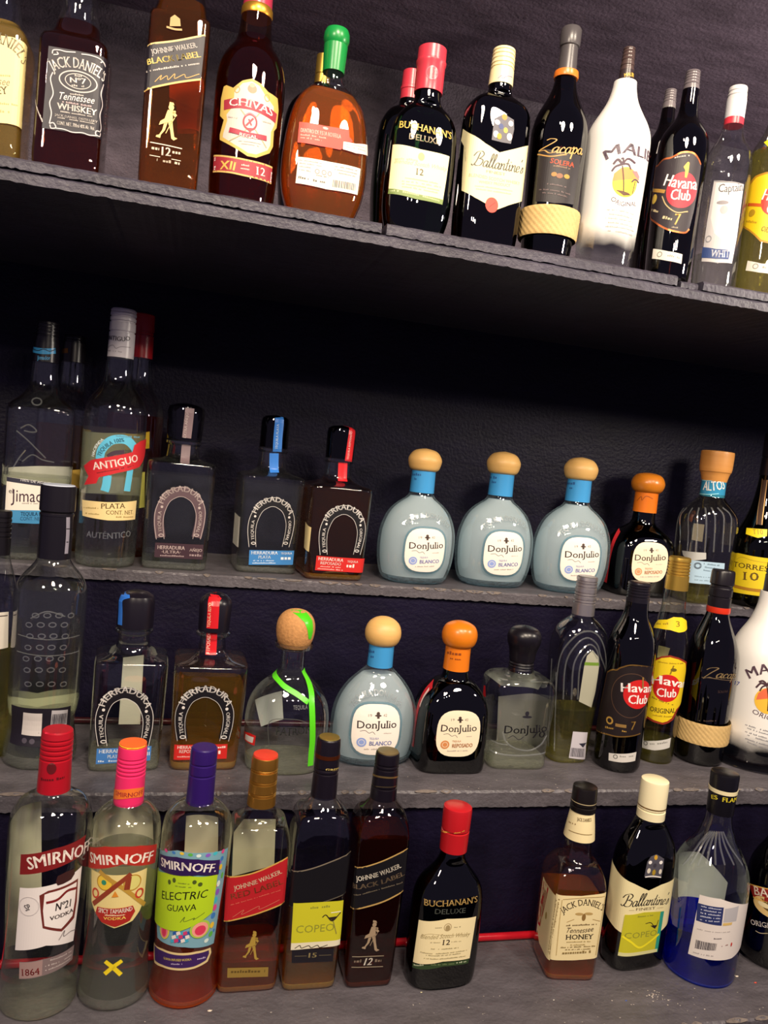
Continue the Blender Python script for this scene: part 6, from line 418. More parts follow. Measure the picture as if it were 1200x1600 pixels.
{'name':'tequila_bottle','label':'tall clear tequila bottle with white screw cap and slanted red ribbon label','loc':[-0.0989,1.1593,1.2972],'turn':0.0,'keys':[[0.0,0.0368,0.0368,2.0],[0.0025,0.0399,0.0399,2.0],[0.0253,0.0405,0.0405,2.0],[0.0898,0.0406,0.0406,2.0],[0.1913,0.0419,0.0419,2.0],[0.2147,0.0414,0.0414,2.0],[0.2287,0.0374,0.0374,2.0],[0.2415,0.028,0.028,2.0],[0.2497,0.0222,0.0222,2.0],[0.2589,0.0186,0.0186,2.0],[0.289,0.0172,0.0172,2.0]],'glass':'clear','lathes':[['cap','*d8d2d6',[[0.2883,0.0174,0.0174,2.0],[0.3222,0.0173,0.0173,2.0],[0.3229,0.0161,0.0161,2.0],[0.3243,0.0161,0.0161,2.0],[0.325,0.0173,0.0173,2.0],[0.336,0.0172,0.0172,2.0],[0.3367,0.016,0.016,2.0],[0.3381,0.016,0.016,2.0],[0.3388,0.0172,0.0172,2.0],[0.3428,0.0172,0.0172,2.0],[0.3435,0.016,0.016,2.0],[0.3449,0.016,0.016,2.0],[0.3456,0.0172,0.0172,2.0],[0.3486,0.0171,0.0171,2.0],[0.3493,0.0159,0.0159,2.0],[0.3495,0.0171,0.0171,2.0],[0.3507,0.0159,0.0159,2.0],[0.3514,0.0171,0.0171,2.0],[0.3534,0.0166,0.0166,2.0],[0.3548,0.0151,0.0151,2.0],[0.3548,0.0,0.0,2.0]],{}]],'parts':[['cap_print',[['text','#4a4448','bold','ANTIGUO',[[-0.0252,0.3113],[-0.0006,0.3097],[0.0132,0.3128]],0.00593],['line','#8a8488',[[-0.0253,0.2979],[-0.011,0.3035],[-0.0055,0.2994],[0.001,0.3024],[0.0141,0.3034]],0.00068,1],['dash','#9a9498',[-0.0219,0.2951,0.0027,0.2947],0.0016]],{'on':'cap','parent':'cap'}],['horseshoe_print',[['line','#58b4d4',[[-0.0136,0.148],[-0.0116,0.1607],[-0.0025,0.173],[0.009,0.1776],[0.0215,0.1765],[0.033,0.1669],[0.0355,0.1578]],0.01186,1],['line','#3a2a38',[[-0.0032,0.1525],[0.005,0.1584],[0.0181,0.1609]],0.00593,1],['line','#58b4d4',[[-0.0014,0.1277],[-0.0021,0.1139],[-0.0037,0.1058]],0.01094,1],['line','#58b4d4',[[0.0288,0.1379],[0.0275,0.1228],[0.0262,0.1077]],0.00958,1],['text','#1e4a60','bold','TEQUILA 100%',[[-0.012,0.1516],[-0.0078,0.1611],[0.0041,0.171],[0.017,0.1749]],0.00547],['text','#e8f0f0','bold','HACIENDA',[[-0.0218,0.1506],[-0.0182,0.1634],[-0.0092,0.1746]],0.0041],['dash','#5a90a8',[0.0055,0.1806,0.0411,0.1817],0.00228]],{}],['ribbon_label',[['poly','#c4222a',[[-0.0389,0.1363],[-0.0255,0.1457],[0.0011,0.1534],[0.0292,0.1617],[0.0316,0.1715],[0.0435,0.1779],[0.0657,0.1815],[0.0654,0.162],[0.0558,0.151],[0.0448,0.1417],[0.0113,0.1322],[-0.0122,0.1238],[-0.0151,0.1153],[-0.0349,0.1108],[-0.0278,0.1237]]],['text','#f2dcd4','bold','ANTIGUO',[[-0.0208,0.1329],[0.0085,0.14],[0.0405,0.1498]],0.01003],['dash','#7a1418',[-0.015,0.1286,0.0325,0.1426],0.00228]],{'lift':0.0008}],['lower_label',[['poly','#e8cf92',[[-0.0384,0.0903],[0.0012,0.0913],[0.0465,0.0946],[0.0462,0.0681],[0.003,0.0666],[-0.0348,0.0688]]],['text','#5a4420','serif','PLATA',[[-0.0068,0.0819],[0.0257,0.0844]],0.00684],['text','#8a7040','serif','CONT. NET.',[[0.0003,0.0747],[0.0401,0.076]],0.00547],['dash','#a08850',[-0.0331,0.0794,-0.0101,0.0811],0.00182],['dash','#a08850',[-0.0306,0.0721,-0.0084,0.073],0.00182],['dash','#a08850',[0.0136,0.0709,0.0407,0.0712],0.00205]],{}],['embossed_glass',[['text','clear2','bold','AUTÉNTICO',[[-0.0244,0.0413],[0.0048,0.0413],[0.0385,0.0449]],0.00821]],{}],['back_label',[['poly','#a8a284',[[0.055,0.1834],[0.018,0.1822],[-0.011,0.1864],[-0.0136,0.1244],[0.0132,0.1195],[0.048,0.1209]]],['poly','#7aa0b0',[[0.0524,0.1682],[-0.0111,0.1706],[-0.0117,0.156],[0.0513,0.1541]]],['poly','#dcd8c8',[[0.0459,0.1209],[-0.0136,0.1244],[-0.015,0.0975],[0.0435,0.0946]]]],{'back':1}]],'liquid':[0.1913,'l_clear'],'base_chunk':0.0143},
{'name':'tequila_bottle','label':'tequila bottle with red cap half hidden behind the white capped bottle','loc':[-0.0793,1.262,1.2972],'turn':0.0,'keys':[[0.0,0.0371,0.0371,2.0],[0.0001,0.0403,0.0403,2.0],[0.0953,0.0408,0.0408,2.0],[0.1934,0.0421,0.0421,2.0],[0.219,0.041,0.041,2.0],[0.2343,0.0358,0.0358,2.0],[0.2483,0.0268,0.0268,2.0],[0.2573,0.0217,0.0217,2.0],[0.2674,0.0184,0.0184,2.0],[0.3004,0.0173,0.0173,2.0]],'glass':'clear','lathes':[['cap','*b01c24',[[0.2996,0.0178,0.0178,2.0],[0.333,0.0173,0.0173,2.0],[0.3337,0.0161,0.0161,2.0],[0.3351,0.0161,0.0161,2.0],[0.3358,0.0173,0.0173,2.0],[0.3368,0.0173,0.0173,2.0],[0.3375,0.0161,0.0161,2.0],[0.3389,0.0161,0.0161,2.0],[0.3396,0.0173,0.0173,2.0],[0.3601,0.017,0.017,2.0],[0.364,0.0165,0.0165,2.0],[0.3653,0.0149,0.0149,2.0],[0.3653,0.0,0.0,2.0]],{}]],'parts':[['front_label',[['poly','#d8b428',[[-0.0252,0.1846],[0.0005,0.1848],[0.025,0.191],[0.0268,0.166],[0.0023,0.1614],[-0.023,0.16]]],['poly','#b8b04c',[[-0.0199,0.1253],[0.0025,0.1264],[0.0227,0.1304],[0.0264,0.0771],[0.0065,0.0738],[-0.0155,0.073]]]],{}]],'liquid':[0.2139,'l_deep']},
{'name':'tequila_bottle','label':'square clear tequila bottle with brown horseshoe print and clear faceted stopper','loc':[-0.0047,1.1819,1.2972],'turn':0.0175,'keys':[[0.0,0.0436,0.0414,9.0],[0.0089,0.0453,0.043,9.0],[0.145,0.0476,0.0452,9.0],[0.1489,0.0473,0.0449,9.0],[0.1534,0.0461,0.0438,9.0],[0.1561,0.0244,0.0244,2.0],[0.1697,0.0222,0.0222,2.0],[0.1819,0.0217,0.0217,2.0]],'glass':'clear','lathes':[['neck_lip','clear',[[0.1765,0.0222,0.0222,2.0],[0.1792,0.0249,0.0249,2.0],[0.1827,0.0249,0.0249,2.0],[0.1846,0.0228,0.0228,2.0]],{}],['cap','smokecap',[[0.1849,0.0247,0.0247,2.0],[0.2239,0.0265,0.0265,2.0],[0.232,0.0243,0.0243,2.0],[0.2357,0.0162,0.0162,2.0],[0.2379,0.0,0.0,2.0]],{}]],'parts':[['sealing_strip',[['line','#8a7478',[[0.0028,0.188],[0.0035,0.2106],[0.0039,0.2305]],0.01265,1],['text','#c8b8b4','bold','EXTRA AÑEJO',[[0.0018,0.1879],[0.0024,0.2237]],0.00369]],{'on':'cap','parent':'cap'}],['neck_strip',[['line','#7a686c',[[0.0032,0.178],[0.0032,0.1636],[0.0029,0.1518]],0.01265,1]],{}],['horseshoe_print',[['line','#5c484e',[[-0.0218,0.0456],[-0.0256,0.0672],[-0.0248,0.0847],[-0.0175,0.1028],[-0.0067,0.1107],[0.0015,0.1131],[0.01,0.1117],[0.0213,0.105],[0.0296,0.0892],[0.0305,0.0716],[0.0277,0.0492]],0.01392,1],['line','#b8a8a4',[[-0.0269,0.0427],[-0.0314,0.0671],[-0.0305,0.0869],[-0.0217,0.1072],[-0.0085,0.1163],[0.0013,0.1191],[0.0116,0.1176],[0.0254,0.1101],[0.0354,0.0923],[0.0365,0.0724],[0.033,0.047]],0.00079,1],['line','#b8a8a4',[[-0.0165,0.0438],[-0.0196,0.0637],[-0.0191,0.0799],[-0.0134,0.0964],[-0.0048,0.1036],[0.0017,0.1057],[0.0084,0.1043],[0.0174,0.098],[0.024,0.0833],[0.0247,0.0671],[0.0226,0.0466]],0.00066,1],['text','#b8a8a4','bold','HERRADURA',[[-0.0217,0.0933],[-0.0188,0.1009],[-0.01,0.1093],[0.0015,0.1131],[0.0131,0.1109],[0.0229,0.104],[0.027,0.0951]],0.00789],['text','#b8a8a4','bold','TEQUILA',[[-0.0202,0.0541],[-0.0232,0.0696],[-0.0228,0.0831]],0.00441],['text','#b8a8a4','bold','ORIGINAL',[[0.0274,0.0868],[0.0285,0.0725],[0.0257,0.0562]],0.00441],['disc','#b8a8a4',[-0.023,0.0892],0.00186,0.00186,2.0],['disc','#b8a8a4',[0.028,0.0917],0.00186,0.00186,2.0],['ring','#b8a8a4',[-0.021,0.049],0.00371,0.00232,0.00116,2.0],['ring','#b8a8a4',[0.0272,0.0525],0.00371,0.00232,0.00116,2.0]],{}],['front_label',[['poly','#3c2630',[[-0.0279,0.0383],[0.0045,0.0388],[0.0379,0.0395],[0.0384,0.018],[-0.028,0.0174]]],['text','#c8b4b0','bold','HERRADURA',[[-0.0244,0.0293],[0.0129,0.0303]],0.00527],['text','#c8b4b0','bold','·ULTRA·',[[-0.0184,0.0236],[0.0077,0.0246]],0.00422],['dash','#a08c8c',[-0.0219,0.0194,0.0124,0.0201],0.00237],['text','#c8b4b0','bold','AÑEJO',[[0.0194,0.0288],[0.0369,0.0292]],0.00395],['dash','#a08c8c',[0.02,0.0222,0.0368,0.0222],0.00369]],{'lift':0.0006}]],'liquid':[0.1342,'l_clear'],'base_chunk':0.011},
{'name':'tequila_bottle','label':'square clear tequila bottle with blue strip over a dark stopper on the upper step','loc':[0.1265,1.1998,1.2972],'turn':0.0698,'keys':[[0.0,0.0435,0.0413,9.0],[0.0093,0.0452,0.0429,9.0],[0.1369,0.0472,0.0448,9.0],[0.1402,0.0469,0.0446,9.0],[0.1446,0.0459,0.0436,9.0],[0.1506,0.0227,0.0227,2.0],[0.1631,0.0209,0.0209,2.0],[0.1835,0.0199,0.0199,2.0]],'glass':'clear','lathes':[['neck_lip','clear',[[0.179,0.0204,0.0204,2.0],[0.1817,0.0231,0.0231,2.0],[0.1847,0.0231,0.0231,2.0],[0.1867,0.0208,0.0208,2.0]],{}],['cap','blackcap',[[0.1867,0.0215,0.0215,2.0],[0.2243,0.0212,0.0212,2.0],[0.2299,0.0199,0.0199,2.0],[0.2333,0.0158,0.0158,2.0],[0.2355,0.0,0.0,2.0]],{}]],'parts':[['sealing_strip',[['line','*3a80d8',[[0.0027,0.1812],[0.0018,0.2023],[0.0018,0.2278],[0.0013,0.2322]],0.01364,1],['text','#c8dcf0','bold','TEQUILA PLATA',[[0.0024,0.1845],[0.0015,0.2222]],0.00352]],{'on':'cap','parent':'cap'}],['neck_strip',[['line','*3a80d8',[[-0.0016,0.1784],[-0.0006,0.1632],[0.0006,0.1501]],0.01364,1]],{}],['horseshoe_print',[['line','#0b0910',[[-0.0247,0.0415],[-0.028,0.0629],[-0.027,0.0803],[-0.0194,0.0981],[-0.0086,0.1058],[-0.0005,0.1082],[0.0079,0.1067],[0.019,0.1],[0.0269,0.0842],[0.0275,0.0667],[0.0243,0.0445]],0.0132,1],['line','#d8d4d0',[[-0.0298,0.0387],[-0.0338,0.0629],[-0.0325,0.0824],[-0.0234,0.1026],[-0.0103,0.1114],[-0.0005,0.1142],[0.0096,0.1125],[0.0231,0.105],[0.0327,0.0872],[0.0333,0.0674],[0.0294,0.0423]],0.00066,1],['line','#d8d4d0',[[-0.0196,0.0396],[-0.0222,0.0594],[-0.0214,0.0754],[-0.0154,0.0917],[-0.0068,0.0988],[-0.0004,0.1009],[0.0062,0.0994],[0.015,0.093],[0.0212,0.0784],[0.0216,0.0624],[0.0191,0.042]],0.00055,1],['text','#d8d4d0','bold','HERRADURA',[[-0.0238,0.0887],[-0.0207,0.0963],[-0.0118,0.1045],[-0.0005,0.1082],[0.011,0.1059],[0.0206,0.099],[0.0244,0.0901]],0.00748],['text','#d8d4d0','bold','TEQUILA',[[-0.023,0.0499],[-0.0257,0.0653],[-0.025,0.0787]],0.00418],['text','#d8d4d0','bold','ORIGINAL',[[0.0247,0.0818],[0.0254,0.0677],[0.0224,0.0515]],0.00418],['disc','#d8d4d0',[-0.0251,0.0847],0.00176,0.00176,2.0],['disc','#d8d4d0',[0.0253,0.0867],0.00176,0.00176,2.0],['ring','#d8d4d0',[-0.0239,0.0448],0.00352,0.0022,0.0011,2.0],['ring','#d8d4d0',[0.0238,0.0478],0.00352,0.0022,0.0011,2.0]],{}],['front_label',[['poly','#3c80c0',[[-0.0288,0.0344],[0.0042,0.0357],[0.0377,0.0373],[0.0378,0.0158],[-0.0279,0.0123]]],['text','#e8eef4','bold','HERRADURA',[[-0.0254,0.0282],[0.0136,0.03]],0.00484],['text','#e8eef4','bold','PLATA',[[-0.0145,0.0226],[0.0038,0.0236]],0.0044],['dash','#c8d8e8',[-0.0218,0.0182,0.009,0.0199],0.00198],['dash','#c8d8e8',[-0.0248,0.0144,0.0116,0.0164],0.00198],['text','#e8eef4','bold','TEQUILA',[[0.018,0.0307],[0.0348,0.0317]],0.00308],['dash','#e8eef4',[0.0188,0.0227,0.0345,0.0236],0.00528]],{'lift':0.0006}],['back_label',[['poly','#dcd8cc',[[-0.1019,0.082],[-0.0489,0.0811],[-0.0463,0.0364],[-0.1002,0.0358]]]],{}]],'liquid':[0.1335,'l_clear'],'base_chunk':0.0092},
{'name':'tequila_bottle','label':'square tequila bottle of dark gold liquid with red strip over its stopper','loc':[0.2246,1.1769,1.2972],'turn':0.0698,'keys':[[0.0,0.0432,0.041,9.0],[0.0095,0.0452,0.0429,9.0],[0.132,0.0479,0.0455,9.0],[0.1353,0.0477,0.0453,9.0],[0.1397,0.0466,0.0443,9.0],[0.1463,0.0223,0.0223,2.0],[0.1623,0.0204,0.0204,2.0],[0.1771,0.0197,0.0197,2.0]],'glass':'clear','lathes':[['neck_lip','clear',[[0.1737,0.0204,0.0204,2.0],[0.1764,0.0227,0.0227,2.0],[0.1794,0.0227,0.0227,2.0],[0.181,0.0209,0.0209,2.0]],{}],['cap','blackcap',[[0.181,0.0213,0.0213,2.0],[0.2191,0.0219,0.0219,2.0],[0.2255,0.0204,0.0204,2.0],[0.2286,0.0158,0.0158,2.0],[0.2309,0.0,0.0,2.0]],{}]],'parts':[['sealing_strip',[['line','*d8242c',[[0.0106,0.1779],[0.0113,0.1981],[0.0129,0.2251],[0.0163,0.2287]],0.01454,1],['text','#f4d0c8','bold','TEQUILA REPOSADO',[[0.0097,0.1801],[0.0112,0.2228]],0.00353]],{'on':'cap','parent':'cap'}],['neck_strip',[['line','*d8242c',[[0.0016,0.1751],[0.0022,0.1608],[0.0026,0.1477]],0.01454,1]],{}],['horseshoe_print',[['line','#0b0910',[[-0.0204,0.0406],[-0.024,0.0621],[-0.0231,0.0795],[-0.0154,0.0974],[-0.0042,0.1052],[0.0041,0.1075],[0.0128,0.106],[0.0243,0.0992],[0.0326,0.0834],[0.0333,0.0658],[0.0302,0.0436]],0.01322,1],['line','#d8d4d0',[[-0.0257,0.0378],[-0.03,0.0621],[-0.0288,0.0817],[-0.0196,0.1019],[-0.0061,0.1108],[0.004,0.1135],[0.0145,0.1119],[0.0285,0.1043],[0.0385,0.0864],[0.0394,0.0666],[0.0355,0.0413]],0.00066,1],['line','#d8d4d0',[[-0.0151,0.0387],[-0.018,0.0586],[-0.0173,0.0746],[-0.0112,0.091],[-0.0024,0.0981],[0.0042,0.1002],[0.0111,0.0987],[0.0202,0.0923],[0.0267,0.0776],[0.0273,0.0615],[0.0249,0.0411]],0.00055,1],['text','#d8d4d0','bold','HERRADURA',[[-0.0198,0.088],[-0.0168,0.0956],[-0.0076,0.1038],[0.0041,0.1075],[0.016,0.1052],[0.0259,0.0983],[0.03,0.0894]],0.00749],['text','#d8d4d0','bold','TEQUILA',[[-0.0187,0.049],[-0.0216,0.0644],[-0.0211,0.0779]],0.00419],['text','#d8d4d0','bold','ORIGINAL',[[0.0303,0.081],[0.0312,0.0668],[0.0282,0.0505]],0.00419],['disc','#d8d4d0',[-0.0211,0.084],0.00176,0.00176,2.0],['disc','#d8d4d0',[0.0309,0.0859],0.00176,0.00176,2.0],['ring','#d8d4d0',[-0.0196,0.0439],0.00353,0.0022,0.0011,2.0],['ring','#d8d4d0',[0.0297,0.0469],0.00353,0.0022,0.0011,2.0]],{}],['front_label',[['poly','#cc2622',[[-0.031,0.0364],[0.0066,0.0357],[0.0461,0.0357],[0.0461,0.0141],[-0.031,0.0147]]],['text','#f4e0d8','bold','HERRADURA',[[-0.0276,0.03],[0.0103,0.0292]],0.00485],['text','#f4e0d8','bold','REPOSADO',[[-0.0241,0.0239],[0.0074,0.0234]],0.00441],['dash','#e8b0a8',[-0.0237,0.0199,0.0071,0.0198],0.00198],['dash','#e8b0a8',[-0.0274,0.0166,0.011,0.0159],0.00198],['text','#f4e0d8','bold','TEQUILA',[[0.0165,0.0288],[0.0332,0.0289]],0.00309],['dash','#f4e0d8',[0.0161,0.0216,0.0336,0.0212],0.00529]],{'lift':0.0006}],['back_label',[['poly','#dcc890',[[-0.0653,0.0824],[-0.0428,0.0771],[-0.0426,0.0409],[-0.0611,0.0446]]]],{}]],'liquid':[0.1337,'l_deepgold'],'base_chunk':0.0092},
{'name':'tequila_bottle','label':'pale blue tequila bottle with wooden stopper next to the red strip bottle','loc':[0.3607,1.1775,1.2972],'turn':0.0524,'keys':[[0.0,0.0423,0.0304,2.3],[0.0034,0.0512,0.0368,2.3],[0.0224,0.0583,0.042,2.3],[0.044,0.0612,0.0441,2.3],[0.0639,0.0615,0.0443,2.3],[0.0838,0.0598,0.043,2.3],[0.1085,0.0508,0.0366,2.3],[0.1234,0.0367,0.0264,2.3],[0.1332,0.0215,0.0215,2.0],[0.1414,0.0186,0.0186,2.0],[0.166,0.0179,0.0179,2.0]],'glass':'ice','lathes':[['neck_band','*3f94d0',[[0.1408,0.0192,0.0192,2.0],[0.1578,0.0189,0.0189,2.0],[0.1751,0.0185,0.0185,2.0]],{}],['stopper','wood',[[0.1742,0.0179,0.0179,2.0],[0.1744,0.0182,0.0182,2.0],[0.1748,0.0189,0.0189,2.0],[0.1754,0.02,0.02,2.0],[0.1762,0.0213,0.0213,2.0],[0.1775,0.0226,0.0226,2.0],[0.1794,0.0237,0.0237,2.0],[0.1817,0.0246,0.0246,2.0],[0.1846,0.0254,0.0254,2.0],[0.1871,0.026,0.026,2.0],[0.1894,0.0263,0.0263,2.0],[0.1913,0.0264,0.0264,2.0],[0.1929,0.0262,0.0262,2.0],[0.1948,0.0257,0.0257,2.0],[0.1968,0.0248,0.0248,2.0],[0.199,0.0235,0.0235,2.0],[0.2015,0.0219,0.0219,2.0],[0.2035,0.0201,0.0201,2.0],[0.2051,0.0181,0.0181,2.0],[0.2064,0.0158,0.0158,2.0],[0.2072,0.0134,0.0134,2.0],[0.2079,0.011,0.011,2.0],[0.2084,0.0085,0.0085,2.0],[0.2089,0.0061,0.0061,2.0],[0.2092,0.0037,0.0037,2.0],[0.2094,0.0018,0.0018,2.0],[0.2096,0.0006,0.0006,2.0],[0.2097,0.0,0.0,2.0]],{}]],'parts':[['front_label',[['disc','#f2eadf',[0.0007,0.0553],0.03252,0.03349,3.0],['text','#2c2024','serif','DonJulio',[[-0.0258,0.0565],[0.0004,0.0579],[0.03,0.0605]],0.00976],['line','#6a5c5c',[[-0.0214,0.053],[-0.0146,0.0542],[-0.0092,0.0513],[-0.0043,0.053],[-0.0004,0.0499]],0.00065,1],['disc','#4a3a34',[0.0014,0.0751],0.00455,0.0013,2.0],['disc','#4a3a34',[0.0012,0.0776],0.00228,0.00228,2.0],['line','#4a3a34',[[0.0013,0.0757],[0.0017,0.0712]],0.00325,1],['text','#8a7c74','light','19',[[-0.0122,0.0728],[-0.0071,0.0732]],0.00325],['text','#8a7c74','light','42',[[0.0085,0.0742],[0.0139,0.0748]],0.00325],['disc','#8fa4dc',[-0.0176,0.0384],0.0065,0.00618,2.0],['ring','#f2eadf',[-0.0176,0.0384],0.00423,0.0039,0.00065,2.0],['text','#7c86c0','light','TEQUILA',[[-0.0074,0.0428],[0.0056,0.044]],0.0026],['text','#7c86c0','bold','BLANCO',[[-0.0067,0.0348],[0.0254,0.0373]],0.00553],['dash','#b8aca4',[-0.0129,0.029,0.0205,0.0314],0.00163],['dash','#c8bcb4',[0.0117,0.0519,0.0229,0.0527],0.0013]],{}],['label_rim',[['ring','rim',[0.0007,0.0553],0.03577,0.03674,0.00293,3.0]],{}],['embossed_glass',[['text','clear2','bold','TEQUILA DON JULIO',[[-0.0346,0.0876],[-0.019,0.1006],[0.0026,0.1054],[0.0224,0.1013],[0.0373,0.0892]],0.00715]],{}],['band_print',[['dash','#2a5a94',[-0.0293,0.1659,-0.0105,0.1671],0.0039],['dash','#2a5a94',[-0.0216,0.1599,-0.0132,0.1601],0.00325]],{'on':'neck_band','parent':'neck_band'}]],'group':'pale blue tequila bottles in a row','liquid':[0.1349,'l_ice'],'base_chunk':0.0102},
{'name':'tequila_bottle','label':'middle one of the three pale blue tequila bottles in a row','loc':[0.4985,1.1929,1.2972],'turn':0.0524,'keys':[[0.0,0.0442,0.0319,2.3],[0.0038,0.0536,0.0386,2.3],[0.0236,0.0611,0.044,2.3],[0.0461,0.0641,0.0462,2.3],[0.0668,0.0644,0.0464,2.3],[0.0874,0.0626,0.0451,2.3],[0.1132,0.0532,0.0383,2.3],[0.1286,0.0384,0.0277,2.3],[0.1388,0.0224,0.0224,2.0],[0.1474,0.0193,0.0193,2.0],[0.1729,0.0186,0.0186,2.0]],'glass':'ice','lathes':[['neck_band','*3f94d0',[[0.1467,0.02,0.02,2.0],[0.1644,0.0196,0.0196,2.0],[0.1824,0.0193,0.0193,2.0]],{}],['stopper','wood',[[0.1814,0.0186,0.0186,2.0],[0.1816,0.019,0.019,2.0],[0.182,0.0197,0.0197,2.0],[0.1827,0.0207,0.0207,2.0],[0.1835,0.0222,0.0222,2.0],[0.1849,0.0235,0.0235,2.0],[0.1868,0.0246,0.0246,2.0],[0.1893,0.0256,0.0256,2.0],[0.1922,0.0264,0.0264,2.0],[0.1949,0.027,0.027,2.0],[0.1972,0.0274,0.0274,2.0],[0.1992,0.0274,0.0274,2.0],[0.2009,0.0273,0.0273,2.0],[0.2028,0.0267,0.0267,2.0],[0.2049,0.0258,0.0258,2.0],[0.2073,0.0245,0.0245,2.0],[0.2098,0.0228,0.0228,2.0],[0.2119,0.0209,0.0209,2.0],[0.2136,0.0188,0.0188,2.0],[0.2149,0.0164,0.0164,2.0],[0.2157,0.0139,0.0139,2.0],[0.2164,0.0114,0.0114,2.0],[0.217,0.0089,0.0089,2.0],[0.2175,0.0063,0.0063,2.0],[0.2178,0.0038,0.0038,2.0],[0.2181,0.0019,0.0019,2.0],[0.2183,0.0006,0.0006,2.0],[0.2183,0.0,0.0,2.0]],{}]],'parts':[['front_label',[['disc','#f2eadf',[-0.0026,0.0578],0.0338,0.03482,3.0],['text','#2c2024','serif','DonJulio',[[-0.0304,0.059],[-0.0029,0.0606],[0.0288,0.0634]],0.01014],['line','#6a5c5c',[[-0.0258,0.0553],[-0.0187,0.0566],[-0.013,0.0537],[-0.0078,0.0554],[-0.0037,0.0523]],0.00068,1],['disc','#4a3a34',[-0.0019,0.0783],0.00473,0.00135,2.0],['disc','#4a3a34',[-0.0022,0.081],0.00237,0.00237,2.0],['line','#4a3a34',[[-0.002,0.079],[-0.0015,0.0743]],0.00338,1],['text','#8a7c74','light','19',[[-0.0162,0.0759],[-0.0109,0.0763]],0.00338],['text','#8a7c74','light','42',[[0.0057,0.0775],[0.0114,0.0781]],0.00338],['disc','#8fa4dc',[-0.0216,0.0402],0.00676,0.00642,2.0],['ring','#f2eadf',[-0.0216,0.0402],0.00439,0.00406,0.00068,2.0],['text','#7c86c0','light','TEQUILA',[[-0.011,0.0448],[0.0029,0.0461]],0.0027],['text','#7c86c0','bold','BLANCO',[[-0.0101,0.0366],[0.0241,0.0392]],0.00575],['dash','#b8aca4',[-0.0165,0.0305,0.0189,0.0331],0.00169],['dash','#c8bcb4',[0.0093,0.0544,0.0212,0.0552],0.00135]],{}],['label_rim',[['ring','rim',[-0.0026,0.0578],0.03718,0.0382,0.00304,3.0]],{}],['embossed_glass',[['text','clear2','bold','TEQUILA DON JULIO',[[-0.0394,0.0912],[-0.023,0.1048],[-0.0002,0.1099],[0.0208,0.1057],[0.0368,0.0932]],0.00744]],{}],['band_print',[['dash','#2a5a94',[-0.0382,0.1725,-0.0142,0.1737],0.00406],['dash','#2a5a94',[-0.0262,0.1662,-0.017,0.1665],0.00338]],{'on':'neck_band','parent':'neck_band'}]],'group':'pale blue tequila bottles in a row','liquid':[0.1405,'l_ice'],'base_chunk':0.0106},
